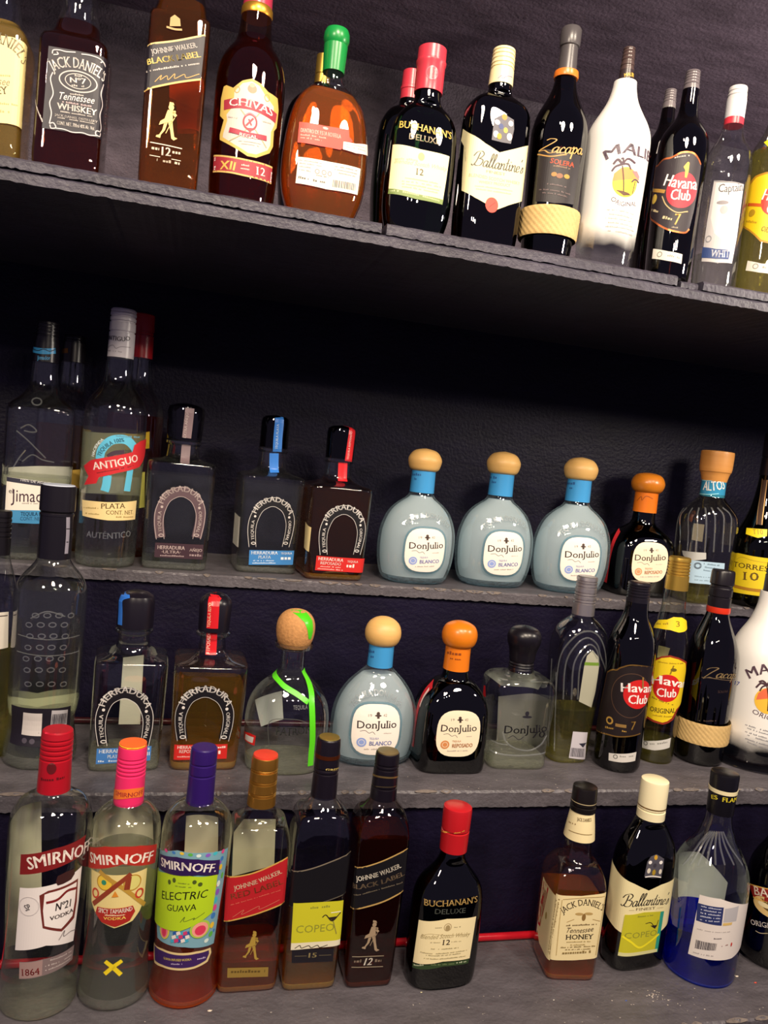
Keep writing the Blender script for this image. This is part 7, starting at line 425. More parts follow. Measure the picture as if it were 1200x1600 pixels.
{'name':'tequila_bottle','label':'pale blue tequila bottle whose label is partly behind a silver cap','loc':[0.6313,1.1821,1.2972],'turn':0.0524,'keys':[[0.0,0.0455,0.0328,2.3],[0.0041,0.0551,0.0397,2.3],[0.0242,0.0629,0.0453,2.3],[0.0471,0.066,0.0475,2.3],[0.0682,0.0662,0.0477,2.3],[0.0892,0.0644,0.0463,2.3],[0.1154,0.0547,0.0394,2.3],[0.1311,0.0395,0.0284,2.3],[0.1416,0.0228,0.0228,2.0],[0.1502,0.0196,0.0196,2.0],[0.1763,0.0189,0.0189,2.0]],'glass':'ice','lathes':[['neck_band','*3f94d0',[[0.1496,0.0203,0.0203,2.0],[0.1676,0.02,0.02,2.0],[0.1859,0.0196,0.0196,2.0]],{}],['stopper','wood',[[0.1849,0.0189,0.0189,2.0],[0.1851,0.0193,0.0193,2.0],[0.1856,0.02,0.02,2.0],[0.1862,0.0211,0.0211,2.0],[0.1871,0.0226,0.0226,2.0],[0.1885,0.0239,0.0239,2.0],[0.1904,0.025,0.025,2.0],[0.1929,0.026,0.026,2.0],[0.1959,0.0269,0.0269,2.0],[0.1986,0.0275,0.0275,2.0],[0.201,0.0278,0.0278,2.0],[0.203,0.0279,0.0279,2.0],[0.2048,0.0277,0.0277,2.0],[0.2067,0.0272,0.0272,2.0],[0.2089,0.0262,0.0262,2.0],[0.2112,0.0249,0.0249,2.0],[0.2138,0.0232,0.0232,2.0],[0.216,0.0212,0.0212,2.0],[0.2177,0.0191,0.0191,2.0],[0.219,0.0167,0.0167,2.0],[0.2198,0.0142,0.0142,2.0],[0.2206,0.0116,0.0116,2.0],[0.2212,0.009,0.009,2.0],[0.2217,0.0064,0.0064,2.0],[0.222,0.0039,0.0039,2.0],[0.2223,0.0019,0.0019,2.0],[0.2224,0.0007,0.0007,2.0],[0.2225,0.0,0.0,2.0]],{}]],'parts':[['front_label',[['disc','#f2eadf',[-0.0074,0.0592],0.0344,0.03543,3.0],['text','#2c2024','serif','DonJulio',[[-0.0356,0.0602],[-0.0078,0.062],[0.025,0.065]],0.01032],['line','#6a5c5c',[[-0.031,0.0565],[-0.0238,0.0579],[-0.018,0.0549],[-0.0127,0.0568],[-0.0084,0.0535]],0.00069,1],['disc','#4a3a34',[-0.0068,0.0801],0.00482,0.00138,2.0],['disc','#4a3a34',[-0.007,0.0828],0.00241,0.00241,2.0],['line','#4a3a34',[[-0.0069,0.0807],[-0.0064,0.0759]],0.00344,1],['text','#8a7c74','light','19',[[-0.0214,0.0775],[-0.016,0.078]],0.00344],['text','#8a7c74','light','42',[[0.0011,0.0792],[0.007,0.0799]],0.00344],['disc','#8fa4dc',[-0.0266,0.0412],0.00688,0.00654,2.0],['ring','#f2eadf',[-0.0266,0.0412],0.00447,0.00413,0.00069,2.0],['text','#7c86c0','light','TEQUILA',[[-0.0158,0.046],[-0.0016,0.0473]],0.00275],['text','#7c86c0','bold','BLANCO',[[-0.0147,0.0376],[0.0205,0.0404]],0.00585],['dash','#b8aca4',[-0.0212,0.0313,0.0153,0.0342],0.00172],['dash','#c8bcb4',[0.0049,0.0558,0.0173,0.0567],0.00138]],{}],['label_rim',[['ring','rim',[-0.0074,0.0592],0.03784,0.03887,0.0031,3.0]],{}],['embossed_glass',[['text','clear2','bold','TEQUILA DON JULIO',[[-0.0447,0.093],[-0.0279,0.1069],[-0.0045,0.1121],[0.0171,0.1079],[0.0332,0.0953]],0.00757]],{}],['band_print',[['dash','#2a5a94',[-0.0409,0.1755,-0.0177,0.1769],0.00413],['dash','#2a5a94',[-0.0304,0.1692,-0.0205,0.1695],0.00344]],{'on':'neck_band','parent':'neck_band'}]],'group':'pale blue tequila bottles in a row','liquid':[0.1433,'l_ice'],'base_chunk':0.0107},
{'name':'tequila_bottle','label':'dark brown tequila bottle with orange stopper on the upper step','loc':[0.7674,1.1958,1.2972],'turn':-0.0349,'keys':[[0.0,0.0509,0.0407,4.5],[0.0093,0.053,0.0424,4.5],[0.0731,0.0534,0.0427,4.5],[0.0902,0.0507,0.0406,4.5],[0.1048,0.0415,0.0353,3.5],[0.117,0.0265,0.0238,2.5],[0.1221,0.0203,0.0203,2.0],[0.1371,0.0178,0.0178,2.0],[0.1794,0.0178,0.0178,2.0]],'glass':'brown','lathes':[['neck_band','*d87018',[[0.1416,0.0198,0.0198,2.0],[0.1595,0.0195,0.0195,2.0],[0.1774,0.0193,0.0193,2.0]],{}],['stopper','*cf7a20',[[0.1749,0.0193,0.0193,2.0],[0.1752,0.0196,0.0196,2.0],[0.1757,0.0203,0.0203,2.0],[0.1764,0.0213,0.0213,2.0],[0.1774,0.0226,0.0226,2.0],[0.1787,0.0239,0.0239,2.0],[0.1801,0.0249,0.0249,2.0],[0.1819,0.0259,0.0259,2.0],[0.1839,0.0267,0.0267,2.0],[0.1858,0.0273,0.0273,2.0],[0.1878,0.0277,0.0277,2.0],[0.1896,0.0279,0.0279,2.0],[0.1915,0.0279,0.0279,2.0],[0.1935,0.0275,0.0275,2.0],[0.1957,0.0269,0.0269,2.0],[0.198,0.0259,0.0259,2.0],[0.2005,0.0246,0.0246,2.0],[0.2026,0.0231,0.0231,2.0],[0.2043,0.0213,0.0213,2.0],[0.2056,0.0193,0.0193,2.0],[0.2065,0.017,0.017,2.0],[0.2073,0.0144,0.0144,2.0],[0.2079,0.0116,0.0116,2.0],[0.2084,0.0085,0.0085,2.0],[0.2087,0.0051,0.0051,2.0],[0.2089,0.0025,0.0025,2.0],[0.2091,0.0009,0.0009,2.0],[0.2092,0.0,0.0,2.0]],{}]],'parts':[['front_label',[['disc','#eedcc0',[-0.0023,0.0607],0.03257,0.03355,3.0],['text','#2c2024','serif','DonJulio',[[-0.0308,0.0619],[-0.0027,0.0633],[0.0261,0.0668]],0.00977],['line','#6a5c5c',[[-0.0259,0.0583],[-0.0185,0.0595],[-0.0126,0.0566],[-0.0074,0.0583],[-0.0034,0.0553]],0.00065,1],['disc','#4a3a34',[-0.0023,0.0806],0.00456,0.0013,2.0],['disc','#4a3a34',[-0.0027,0.0832],0.00228,0.00228,2.0],['line','#4a3a34',[[-0.0024,0.0813],[-0.0018,0.0767]],0.00326,1],['text','#8a7c74','light','19',[[-0.0165,0.0782],[-0.0111,0.0786]],0.00326],['text','#8a7c74','light','42',[[0.0051,0.0798],[0.0104,0.0806]],0.00326],['disc','#d8986a',[-0.0217,0.0436],0.00651,0.00619,2.0],['ring','#eedcc0',[-0.0217,0.0436],0.00423,0.00391,0.00065,2.0],['text','#c07840','light','TEQUILA',[[-0.0107,0.0481],[0.003,0.0494]],0.00261],['text','#c07840','bold','REPOSADO',[[-0.0099,0.0401],[0.0222,0.0434]],0.00554],['dash','#b8aca4',[-0.0167,0.0343,0.0176,0.0374],0.00163],['dash','#c8bcb4',[0.0091,0.0575,0.0199,0.0586],0.0013]],{}],['tax_sticker',[['line','*d83038',[[-0.0673,0.1069],[-0.0794,0.087],[-0.0869,0.0601],[-0.0893,0.0144]],0.00958,1]],{}],['band_print',[['line','#8a4010',[[-0.0264,0.1594],[-0.0188,0.1677],[-0.0168,0.1618],[-0.0106,0.1694],[0.0009,0.1662]],0.00096,1]],{'on':'neck_band','parent':'neck_band'}]]},
{'name':'tequila_bottle','label':'clear ribbed tequila bottle with wide flat wooden stopper and blue neck band','loc':[0.8677,1.158,1.2972],'turn':0.0,'keys':[[0.0,0.04,0.032,3.5],[0.0009,0.0414,0.0331,3.5],[0.0598,0.0431,0.0345,3.5],[0.1196,0.0457,0.0366,3.5],[0.137,0.0452,0.0362,3.5],[0.1518,0.0419,0.0356,3.0],[0.1642,0.033,0.0297,2.6],[0.1741,0.0245,0.0245,2.0],[0.1802,0.0196,0.0196,2.0],[0.2085,0.0195,0.0195,2.0]],'glass':'pale','lathes':[['neck_band','*2f8ab4',[[0.18,0.0201,0.0201,2.0],[0.1987,0.0198,0.0198,2.0],[0.2144,0.0198,0.0198,2.0]],{}],['stopper','woodo',[[0.2061,0.02,0.02,2.0],[0.207,0.0202,0.0202,2.0],[0.2088,0.0207,0.0207,2.0],[0.2116,0.0213,0.0213,2.0],[0.2153,0.0222,0.0222,2.0],[0.2182,0.023,0.023,2.0],[0.2204,0.0238,0.0238,2.0],[0.2219,0.0245,0.0245,2.0],[0.2226,0.0253,0.0253,2.0],[0.2251,0.0258,0.0258,2.0],[0.2293,0.0263,0.0263,2.0],[0.2353,0.0265,0.0265,2.0],[0.243,0.0266,0.0266,2.0],[0.249,0.0267,0.0267,2.0],[0.2532,0.0266,0.0266,2.0],[0.2557,0.0264,0.0264,2.0],[0.2564,0.0262,0.0262,2.0],[0.257,0.0244,0.0244,2.0],[0.2575,0.021,0.021,2.0],[0.2578,0.0161,0.0161,2.0],[0.258,0.0097,0.0097,2.0],[0.2581,0.0048,0.0048,2.0],[0.2582,0.0016,0.0016,2.0],[0.2582,0.0,0.0,2.0]],{}]],'parts':[['band_print',[['text','#f0f0ea','bold','ALTOS',[[-0.0304,0.1901],[-0.0164,0.1901],[0.0093,0.1955]],0.0152],['line','#8ad0e0',[[-0.0441,0.207],[-0.0234,0.2061],[-0.0047,0.2098]],0.00142,1],['line','#8ad0e0',[[-0.0437,0.183],[-0.0203,0.1833],[-0.0025,0.1866]],0.00142,1]],{'on':'neck_band','parent':'neck_band'}],['glass_ribs',[['line','clear2',[[-0.0923,0.0774],[-0.0945,0.1073],[-0.0935,0.1387],[-0.084,0.1557]],0.00285,1],['line','clear2',[[-0.074,0.0808],[-0.0775,0.1103],[-0.0852,0.1416],[-0.0691,0.1576]],0.00285,1],['line','clear2',[[-0.0536,0.084],[-0.0568,0.1131],[-0.0622,0.144],[-0.0533,0.159]],0.00285,1],['line','clear2',[[-0.0384,0.0866],[-0.0409,0.1154],[-0.0438,0.1462],[-0.0398,0.1604]],0.00285,1],['line','clear2',[[-0.0248,0.0883],[-0.0274,0.1172],[-0.0301,0.1479],[-0.0293,0.1617]],0.00285,1],['line','clear2',[[-0.0093,0.0896],[-0.0123,0.1185],[-0.0157,0.1494],[-0.0196,0.1628]],0.00285,1],['line','clear2',[[0.0072,0.0908],[0.0041,0.1198],[0.0006,0.1508],[-0.0092,0.1639]],0.00285,1],['line','clear2',[[0.0218,0.0917],[0.0183,0.1208],[0.0151,0.1519],[0.0005,0.1647]],0.00285,1]],{}],['back_sticker',[['poly','#a8c4d8',[[-0.0443,0.0721],[-0.017,0.0725],[0.016,0.0722],[0.0197,0.0337],[-0.0158,0.0349],[-0.0445,0.0339]]],['ring','#5a6a78',[-0.0323,0.0643],0.00617,0.0057,0.00285,2.0],['dash','#5a7080',[-0.0233,0.0677,0.0061,0.0667],0.00237],['dash','#5a7080',[-0.0229,0.0622,0.0043,0.0612],0.00237],['dash','#5a7080',[-0.022,0.0569,0.0053,0.0559],0.00237],['dash','#7a90a0',[-0.0345,0.0456,-0.0012,0.0456],0.0019],['dash','#7a90a0',[-0.0336,0.0396,-0.0002,0.0401],0.0019]],{'lift':0.0003}],['back_label',[['poly','#b4b4b0',[[-0.0667,0.0845],[-0.0221,0.0874],[-0.0203,0.0766],[-0.048,0.0702],[-0.0632,0.0776]]]],{}],['tax_sticker',[['poly','#8f868c',[[0.0015,0.1301],[-0.0201,0.1293],[-0.0202,0.0987],[0.0016,0.1008]]]],{'back':1}]],'liquid':[0.0273,'l_pale'],'base_chunk':0.0148},
{'name':'brandy_bottle','label':'dark brandy bottle with yellow label and black neck capsule on the upper step','loc':[0.9723,1.1503,1.2972],'turn':-0.2793,'keys':[[0.0,0.0414,0.0414,2.0],[0.0032,0.0451,0.0451,2.0],[0.0427,0.046,0.046,2.0],[0.0933,0.0464,0.0464,2.0],[0.111,0.0458,0.0458,2.0],[0.1312,0.0393,0.0393,2.0],[0.1588,0.0273,0.0273,2.0],[0.1888,0.0211,0.0211,2.0],[0.2137,0.0186,0.0186,2.0],[0.2287,0.0173,0.0173,2.0]],'glass':'olive','lathes':[['cap','*15121a',[[0.2257,0.0188,0.0188,2.0],[0.2546,0.0184,0.0184,2.0],[0.2553,0.0171,0.0171,2.0],[0.2567,0.0171,0.0171,2.0],[0.2574,0.0184,0.0184,2.0],[0.2684,0.0183,0.0183,2.0],[0.2843,0.0184,0.0184,2.0],[0.285,0.0171,0.0171,2.0],[0.2857,0.018,0.018,2.0],[0.2864,0.0171,0.0171,2.0],[0.2871,0.0184,0.0184,2.0],[0.2955,0.0175,0.0175,2.0],[0.298,0.0163,0.0163,2.0],[0.2985,0.0,0.0,2.0]],{}]],'parts':[['neck_strip',[['line','#3a2418',[[-0.0163,0.2176],[-0.0169,0.193],[-0.0189,0.1683],[-0.0214,0.1417]],0.00818,1],['line','$d8a870',[[-0.0209,0.2197],[-0.0212,0.1925],[-0.0233,0.1678],[-0.0256,0.1411]],0.00144,1],['line','$d8a870',[[-0.0123,0.218],[-0.013,0.1934],[-0.0143,0.1689],[-0.0173,0.1422]],0.00144,1]],{}],['neck_label',[['poly','#e4cc18',[[-0.0439,0.1334],[-0.0262,0.1344],[-0.0094,0.1357],[-0.0104,0.1243],[-0.0241,0.1196],[-0.0448,0.123]]],['text','#a8862a','serif','T10',[[-0.0322,0.1248],[-0.0157,0.1265]],0.00818]],{}],['front_label',[['poly','#e0c41c',[[-0.0847,0.0857],[-0.0538,0.089],[-0.028,0.088],[-0.0034,0.0879],[-0.0034,0.0549],[-0.0046,0.0231],[-0.0281,0.0224],[-0.0551,0.0215],[-0.0693,0.0533]]],['text','#5a4416','serif','TORRES',[[-0.0622,0.0646],[-0.0341,0.0652],[-0.002,0.0656]],0.00867],['text','#6a5018','serif','10',[[-0.0398,0.0457],[-0.0149,0.0483]],0.01348],['line','#a8761c',[[-0.0544,0.032],[-0.0293,0.0314],[-0.0071,0.0322]],0.0053,1],['line','#b89a28',[[-0.0566,0.0781],[-0.0469,0.0835],[-0.027,0.0808],[-0.0058,0.0803]],0.00072,1]],{}]]},
{'name':'whiskey_bottle','label':'square honey coloured whiskey bottle with pale yellow label,cut off by the picture edge','loc':[-0.2162,0.905,1.744],'turn':0.0,'keys':[[0.0,0.0283,0.0283,8.0],[0.005,0.0301,0.0301,8.0],[0.0172,0.0305,0.0305,8.0],[0.0283,0.0302,0.0302,8.0],[0.1159,0.0306,0.0306,8.0],[0.1213,0.0301,0.0301,8.0],[0.1267,0.0276,0.0276,7.0],[0.1332,0.0206,0.0206,3.5],[0.1565,0.0182,0.0182,2.0],[0.1644,0.0162,0.0162,2.0],[0.1902,0.0156,0.0156,2.0]],'glass':'clear','lathes':[['cap','*16120f',[[0.1891,0.0166,0.0166,2.0],[0.1933,0.0165,0.0165,2.0],[0.194,0.0153,0.0153,2.0],[0.1954,0.0153,0.0153,2.0],[0.1961,0.0165,0.0165,2.0],[0.2086,0.0161,0.0161,2.0],[0.2099,0.0157,0.0157,2.0],[0.2103,0.0142,0.0142,2.0],[0.2103,0.0,0.0,2.0]],{}]],'parts':[['front_label',[['poly','#eedc98',[[-0.0216,0.111],[-0.0011,0.1137],[0.0196,0.1154],[0.0373,0.1133],[0.0375,0.0747],[0.0372,0.0343],[0.0194,0.0338],[-0.0066,0.0308],[-0.019,0.03]]],['text','#8a7a58','serif',"JACK DANIEL'S",[[-0.0191,0.0867],[-0.0085,0.0988],[0.0034,0.1069],[0.0161,0.1048],[0.0237,0.1004],[0.0292,0.0928]],0.01032],['text','#7a6a48','scriptf','Tennessee',[[-0.0117,0.0643],[0.0037,0.0676],[0.0198,0.0696]],0.00688],['text','#6a5a3c','serif','HONEY',[[-0.0111,0.0546],[0.0187,0.0617]],0.00688],['dash','#b8a468',[-0.0091,0.0736,0.0214,0.0785],0.00206],['dash','#b8a468',[0.0348,0.1084,0.0354,0.0409],0.00161],['dash','#b8a468',[-0.0076,0.0477,0.0277,0.0527],0.00183],['dash','#b8a468',[-0.0072,0.0401,0.0209,0.0441],0.00252]],{}]],'liquid':[0.135,'l_honey']},
{'name':'whiskey_bottle','label':'square dark whiskey bottle with black and white ornate label on the top shelf','loc':[-0.1421,0.905,1.744],'turn':0.0,'keys':[[0.0,0.0296,0.0296,8.0],[0.003,0.032,0.032,8.0],[0.0143,0.0327,0.0327,8.0],[0.0279,0.0322,0.0322,8.0],[0.1199,0.0322,0.0322,8.0],[0.1255,0.032,0.032,8.0],[0.1299,0.0299,0.0299,7.0],[0.1354,0.0226,0.0226,3.5],[0.1576,0.0193,0.0193,2.0],[0.1657,0.0168,0.0168,2.0],[0.1956,0.0162,0.0162,2.0]],'glass':'clear','lathes':[['cap','*16120f',[[0.1944,0.017,0.017,2.0],[0.1999,0.0168,0.0168,2.0],[0.2006,0.0157,0.0157,2.0],[0.202,0.0157,0.0157,2.0],[0.2027,0.0168,0.0168,2.0],[0.2144,0.0165,0.0165,2.0],[0.2157,0.016,0.016,2.0],[0.2162,0.0145,0.0145,2.0],[0.2162,0.0,0.0,2.0]],{}]],'parts':[['front_label',[['poly','#1d1924',[[-0.0216,0.1138],[0.0078,0.1149],[0.0375,0.1153],[0.0375,0.0763],[0.0374,0.0366],[0.0088,0.0365],[-0.0226,0.0353],[-0.022,0.0751]]],['text','#ece4dc','serif',"JACK DANIEL'S",[[-0.0163,0.0906],[-0.0062,0.0965],[0.0062,0.0984],[0.0189,0.0967],[0.0316,0.0918]],0.00986],['ring','#c8c0b8',[0.0078,0.0859],0.01819,0.01032,0.00117,2.0],['ring','#c8c0b8',[0.0076,0.0861],0.01232,0.00727,0.0007,2.0],['text','#ece4dc','bold','Nº7',[[0.0003,0.0834],[0.0077,0.0842],[0.0153,0.0849]],0.00516],['dash','#b8b0a8',[0.0042,0.0902,0.0108,0.0908],0.00188],['dash','#b8b0a8',[0.002,0.0804,0.0136,0.0815],0.00188],['dash','#b8b0a8',[0.0011,0.0721,0.0138,0.073],0.00164],['text','#ece4dc','scriptf','Tennessee',[[-0.0082,0.0657],[0.0078,0.067],[0.0243,0.0677]],0.00681],['dash','#b8a0a0',[-0.0056,0.0631,0.0218,0.064],0.00164],['text','#ece4dc','bold','WHISKEY',[[-0.01,0.0562],[0.0085,0.0568],[0.027,0.0569]],0.00587],['text','#d8d0c8','serif','JACK DANIEL DISTILLERY',[[-0.0117,0.0491],[0.0079,0.0496],[0.0283,0.0503]],0.00211],['dash','#b8b0a8',[-0.0065,0.0535,0.023,0.0546],0.00141],['dash','#b8b0a8',[-0.0088,0.0474,0.0257,0.0483],0.00117],['text','#d8d0c8','bold','CONT. NET. 700ml 40% Alc. Vol.',[[-0.009,0.0411],[0.0085,0.0418],[0.0261,0.0424]],0.00352],['line','#c8c0c0',[[-0.016,0.0897],[-0.0177,0.0827],[-0.0144,0.07],[-0.017,0.0605],[-0.0148,0.0509],[-0.016,0.0406]],0.00106,1],['line','#c8c0c0',[[-0.016,0.0406],[-0.0123,0.0419],[-0.0098,0.0379],[-0.0141,0.0365],[-0.0154,0.0396]],0.00106,1],['line','#c8c0c0',[[0.0316,0.0898],[0.0295,0.0792],[0.0321,0.0695],[0.0299,0.0588],[0.0324,0.0479],[0.0316,0.0432]],0.00106,1],['line','#c8c0c0',[[0.0316,0.0432],[0.0277,0.0425],[0.0274,0.039],[0.0314,0.0386],[0.0322,0.0422]],0.00106,1],['line','#c8c0c0',[[-0.0098,0.0373],[-0.0022,0.0377],[0.0044,0.0365],[0.0088,0.0367]],0.00106,1],['line','#c8c0c0',[[0.0088,0.0367],[0.0153,0.0377],[0.022,0.0368],[0.0286,0.0381]],0.00106,1],['line','#c8c0c0',[[-0.0177,0.1071],[-0.0169,0.1106],[-0.0116,0.1118],[-0.0051,0.1116],[0.0035,0.1129]],0.00106,1],['line','#c8c0c0',[[0.009,0.1124],[0.0166,0.113],[0.0255,0.1121],[0.0313,0.1089],[0.032,0.1068]],0.00106,1],['line','#c8c0c0',[[-0.0166,0.1063],[-0.0124,0.1077],[-0.0136,0.1097]],0.00106,1],['line','#c8c0c0',[[0.0269,0.1085],[0.029,0.1101],[0.0314,0.1078]],0.00106,1]],{}],['edge_print',[['dash','#d8d0c8',[-0.066,0.1251,-0.023,0.041],0.00141],['dash','#d8d0c8',[0.0546,0.1201,0.0527,0.0492],0.00141]],{}]],'liquid':[0.1506,'l_dark']},
{'name':'whisky_bottle','label':'square whisky bottle with black label and gold striding figure on the top shelf','loc':[-0.0424,0.905,1.744],'turn':0.0,'keys':[[0.0,0.0293,0.0278,9.0],[0.0099,0.0305,0.029,9.0],[0.1659,0.0306,0.0291,9.0],[0.175,0.0304,0.0288,9.0],[0.1751,0.0277,0.0269,4.0],[0.2137,0.021,0.021,2.0],[0.2258,0.0133,0.0133,2.0],[0.2338,0.0119,0.0119,2.0]],'glass':'smoke2','lathes':[['cap','*15111a',[[0.2332,0.0123,0.0123,2.0],[0.2404,0.0121,0.0121,2.0],[0.2411,0.0113,0.0113,2.0],[0.2425,0.0113,0.0113,2.0],[0.2432,0.0121,0.0121,2.0],[0.2571,0.0117,0.0117,2.0],[0.2586,0.0114,0.0114,2.0],[0.2592,0.0103,0.0103,2.0],[0.2592,0.0,0.0,2.0]],{}]],'parts':[['front_label',[['poly','#1c1720',[[-0.0311,0.1365],[-0.0037,0.1455],[0.0258,0.158],[0.0256,0.1362],[0.0252,0.1147],[-0.0004,0.1056],[-0.0311,0.0926],[-0.0311,0.116]]],['line','#d8bc7c',[[-0.0312,0.137],[-0.0037,0.146],[0.0258,0.1584]],0.00179,1],['line','#d8b468',[[-0.0311,0.0923],[-0.0004,0.1053],[0.0252,0.1144]],0.00192,1],['text','#e4dcd4','serif','JOHNNIE WALKER.',[[-0.0248,0.1281],[-0.0042,0.1356],[0.0192,0.1447]],0.00495],['text','#e2c86c','bold','BLACK LABEL',[[-0.0282,0.1177],[-0.0034,0.126],[0.0234,0.136]],0.00577],['dash','#b8b0a8',[-0.0289,0.11,0.0223,0.1286],0.00192],['line','#b8924c',[[-0.0199,0.1021],[-0.0139,0.1099],[-0.0149,0.1051],[-0.0087,0.1104],[-0.0071,0.1068],[-0.0011,0.114],[-0.0007,0.1094],[0.0081,0.1153],[0.0109,0.1126],[0.0231,0.1191]],0.00082,1]],{}],['shoulder_crest',[['poly','#a88a4c',[[-0.0098,0.1591],[-0.0097,0.1676],[-0.0058,0.1713],[-0.0003,0.1684],[0.0009,0.1615]]],['line','#a88a4c',[[-0.0128,0.1578],[-0.0046,0.1573],[0.0025,0.1584]],0.00192,1]],{}],['emblem',[['disc','#e8c87c',[-0.0018,0.0806],0.00275,0.00302,2.0],['poly','#e8c87c',[[-0.0041,0.0826],[-0.0038,0.0857],[-0.0001,0.0856],[0.0011,0.0832],[-0.0013,0.0836]]],['poly','#e8c87c',[[-0.005,0.0776],[0.0005,0.078],[0.0045,0.0738],[0.0026,0.0715],[0.0002,0.0737],[0.0007,0.0681],[-0.0035,0.0655],[-0.0086,0.0632],[-0.0127,0.0611],[-0.0114,0.0653],[-0.0074,0.0685],[-0.0064,0.0727]]],['poly','#e8c87c',[[-0.0007,0.0758],[0.002,0.0783],[0.0032,0.077],[0.0008,0.0738]]],['poly','#e8c87c',[[-0.0038,0.0652],[0.0003,0.0674],[0.0018,0.059],[0.0034,0.052],[0.0067,0.0511],[0.0031,0.0485],[0.0006,0.0499],[-0.0011,0.0578]]],['poly','#e8c87c',[[-0.0078,0.0631],[-0.0043,0.0649],[-0.0063,0.057],[-0.0099,0.0518],[-0.0104,0.0485],[-0.0149,0.049],[-0.0142,0.0507],[-0.0117,0.0517],[-0.0089,0.0569]]],['line','#e8c87c',[[0.0024,0.0711],[-0.0022,0.0616],[-0.0053,0.0541]],0.00069,1]],{}],['age_print',[['text','#ece2d2','bold','12',[[-0.0077,0.0319],[0.0015,0.0323]],0.00824],['line','#d8ccb8',[[-0.0198,0.0425],[-0.0033,0.0425],[0.0121,0.0419]],0.00096,1],['line','#d8ccb8',[[-0.0194,0.0297],[-0.0089,0.0297]],0.00069,1],['line','#d8ccb8',[[0.0024,0.0298],[0.0118,0.0296]],0.00069,1],['dash','#c8b8a0',[-0.0179,0.0359,-0.0104,0.036],0.0033],['dash','#c8b8a0',[0.0028,0.0356,0.0108,0.0358],0.0033],['dash','#c8b8a0',[-0.0191,0.0253,-0.0114,0.0252],0.00357],['dash','#a89880',[-0.0079,0.0252,0.0027,0.0254],0.00275],['dash','#c8b8a0',[0.0058,0.0255,0.0108,0.0253],0.0033]],{}],['back_label',[['poly','#f0dcc0',[[0.0084,0.1249],[-0.0242,0.1372],[-0.024,0.1087],[-0.0205,0.0996],[0.0072,0.1068]]],['poly','#e0b08c',[[0.0001,0.1068],[-0.0228,0.1064],[-0.0236,0.0801],[-0.0038,0.0763]]]],{'back':1}]],'liquid':[0.1936,'l_amber']},
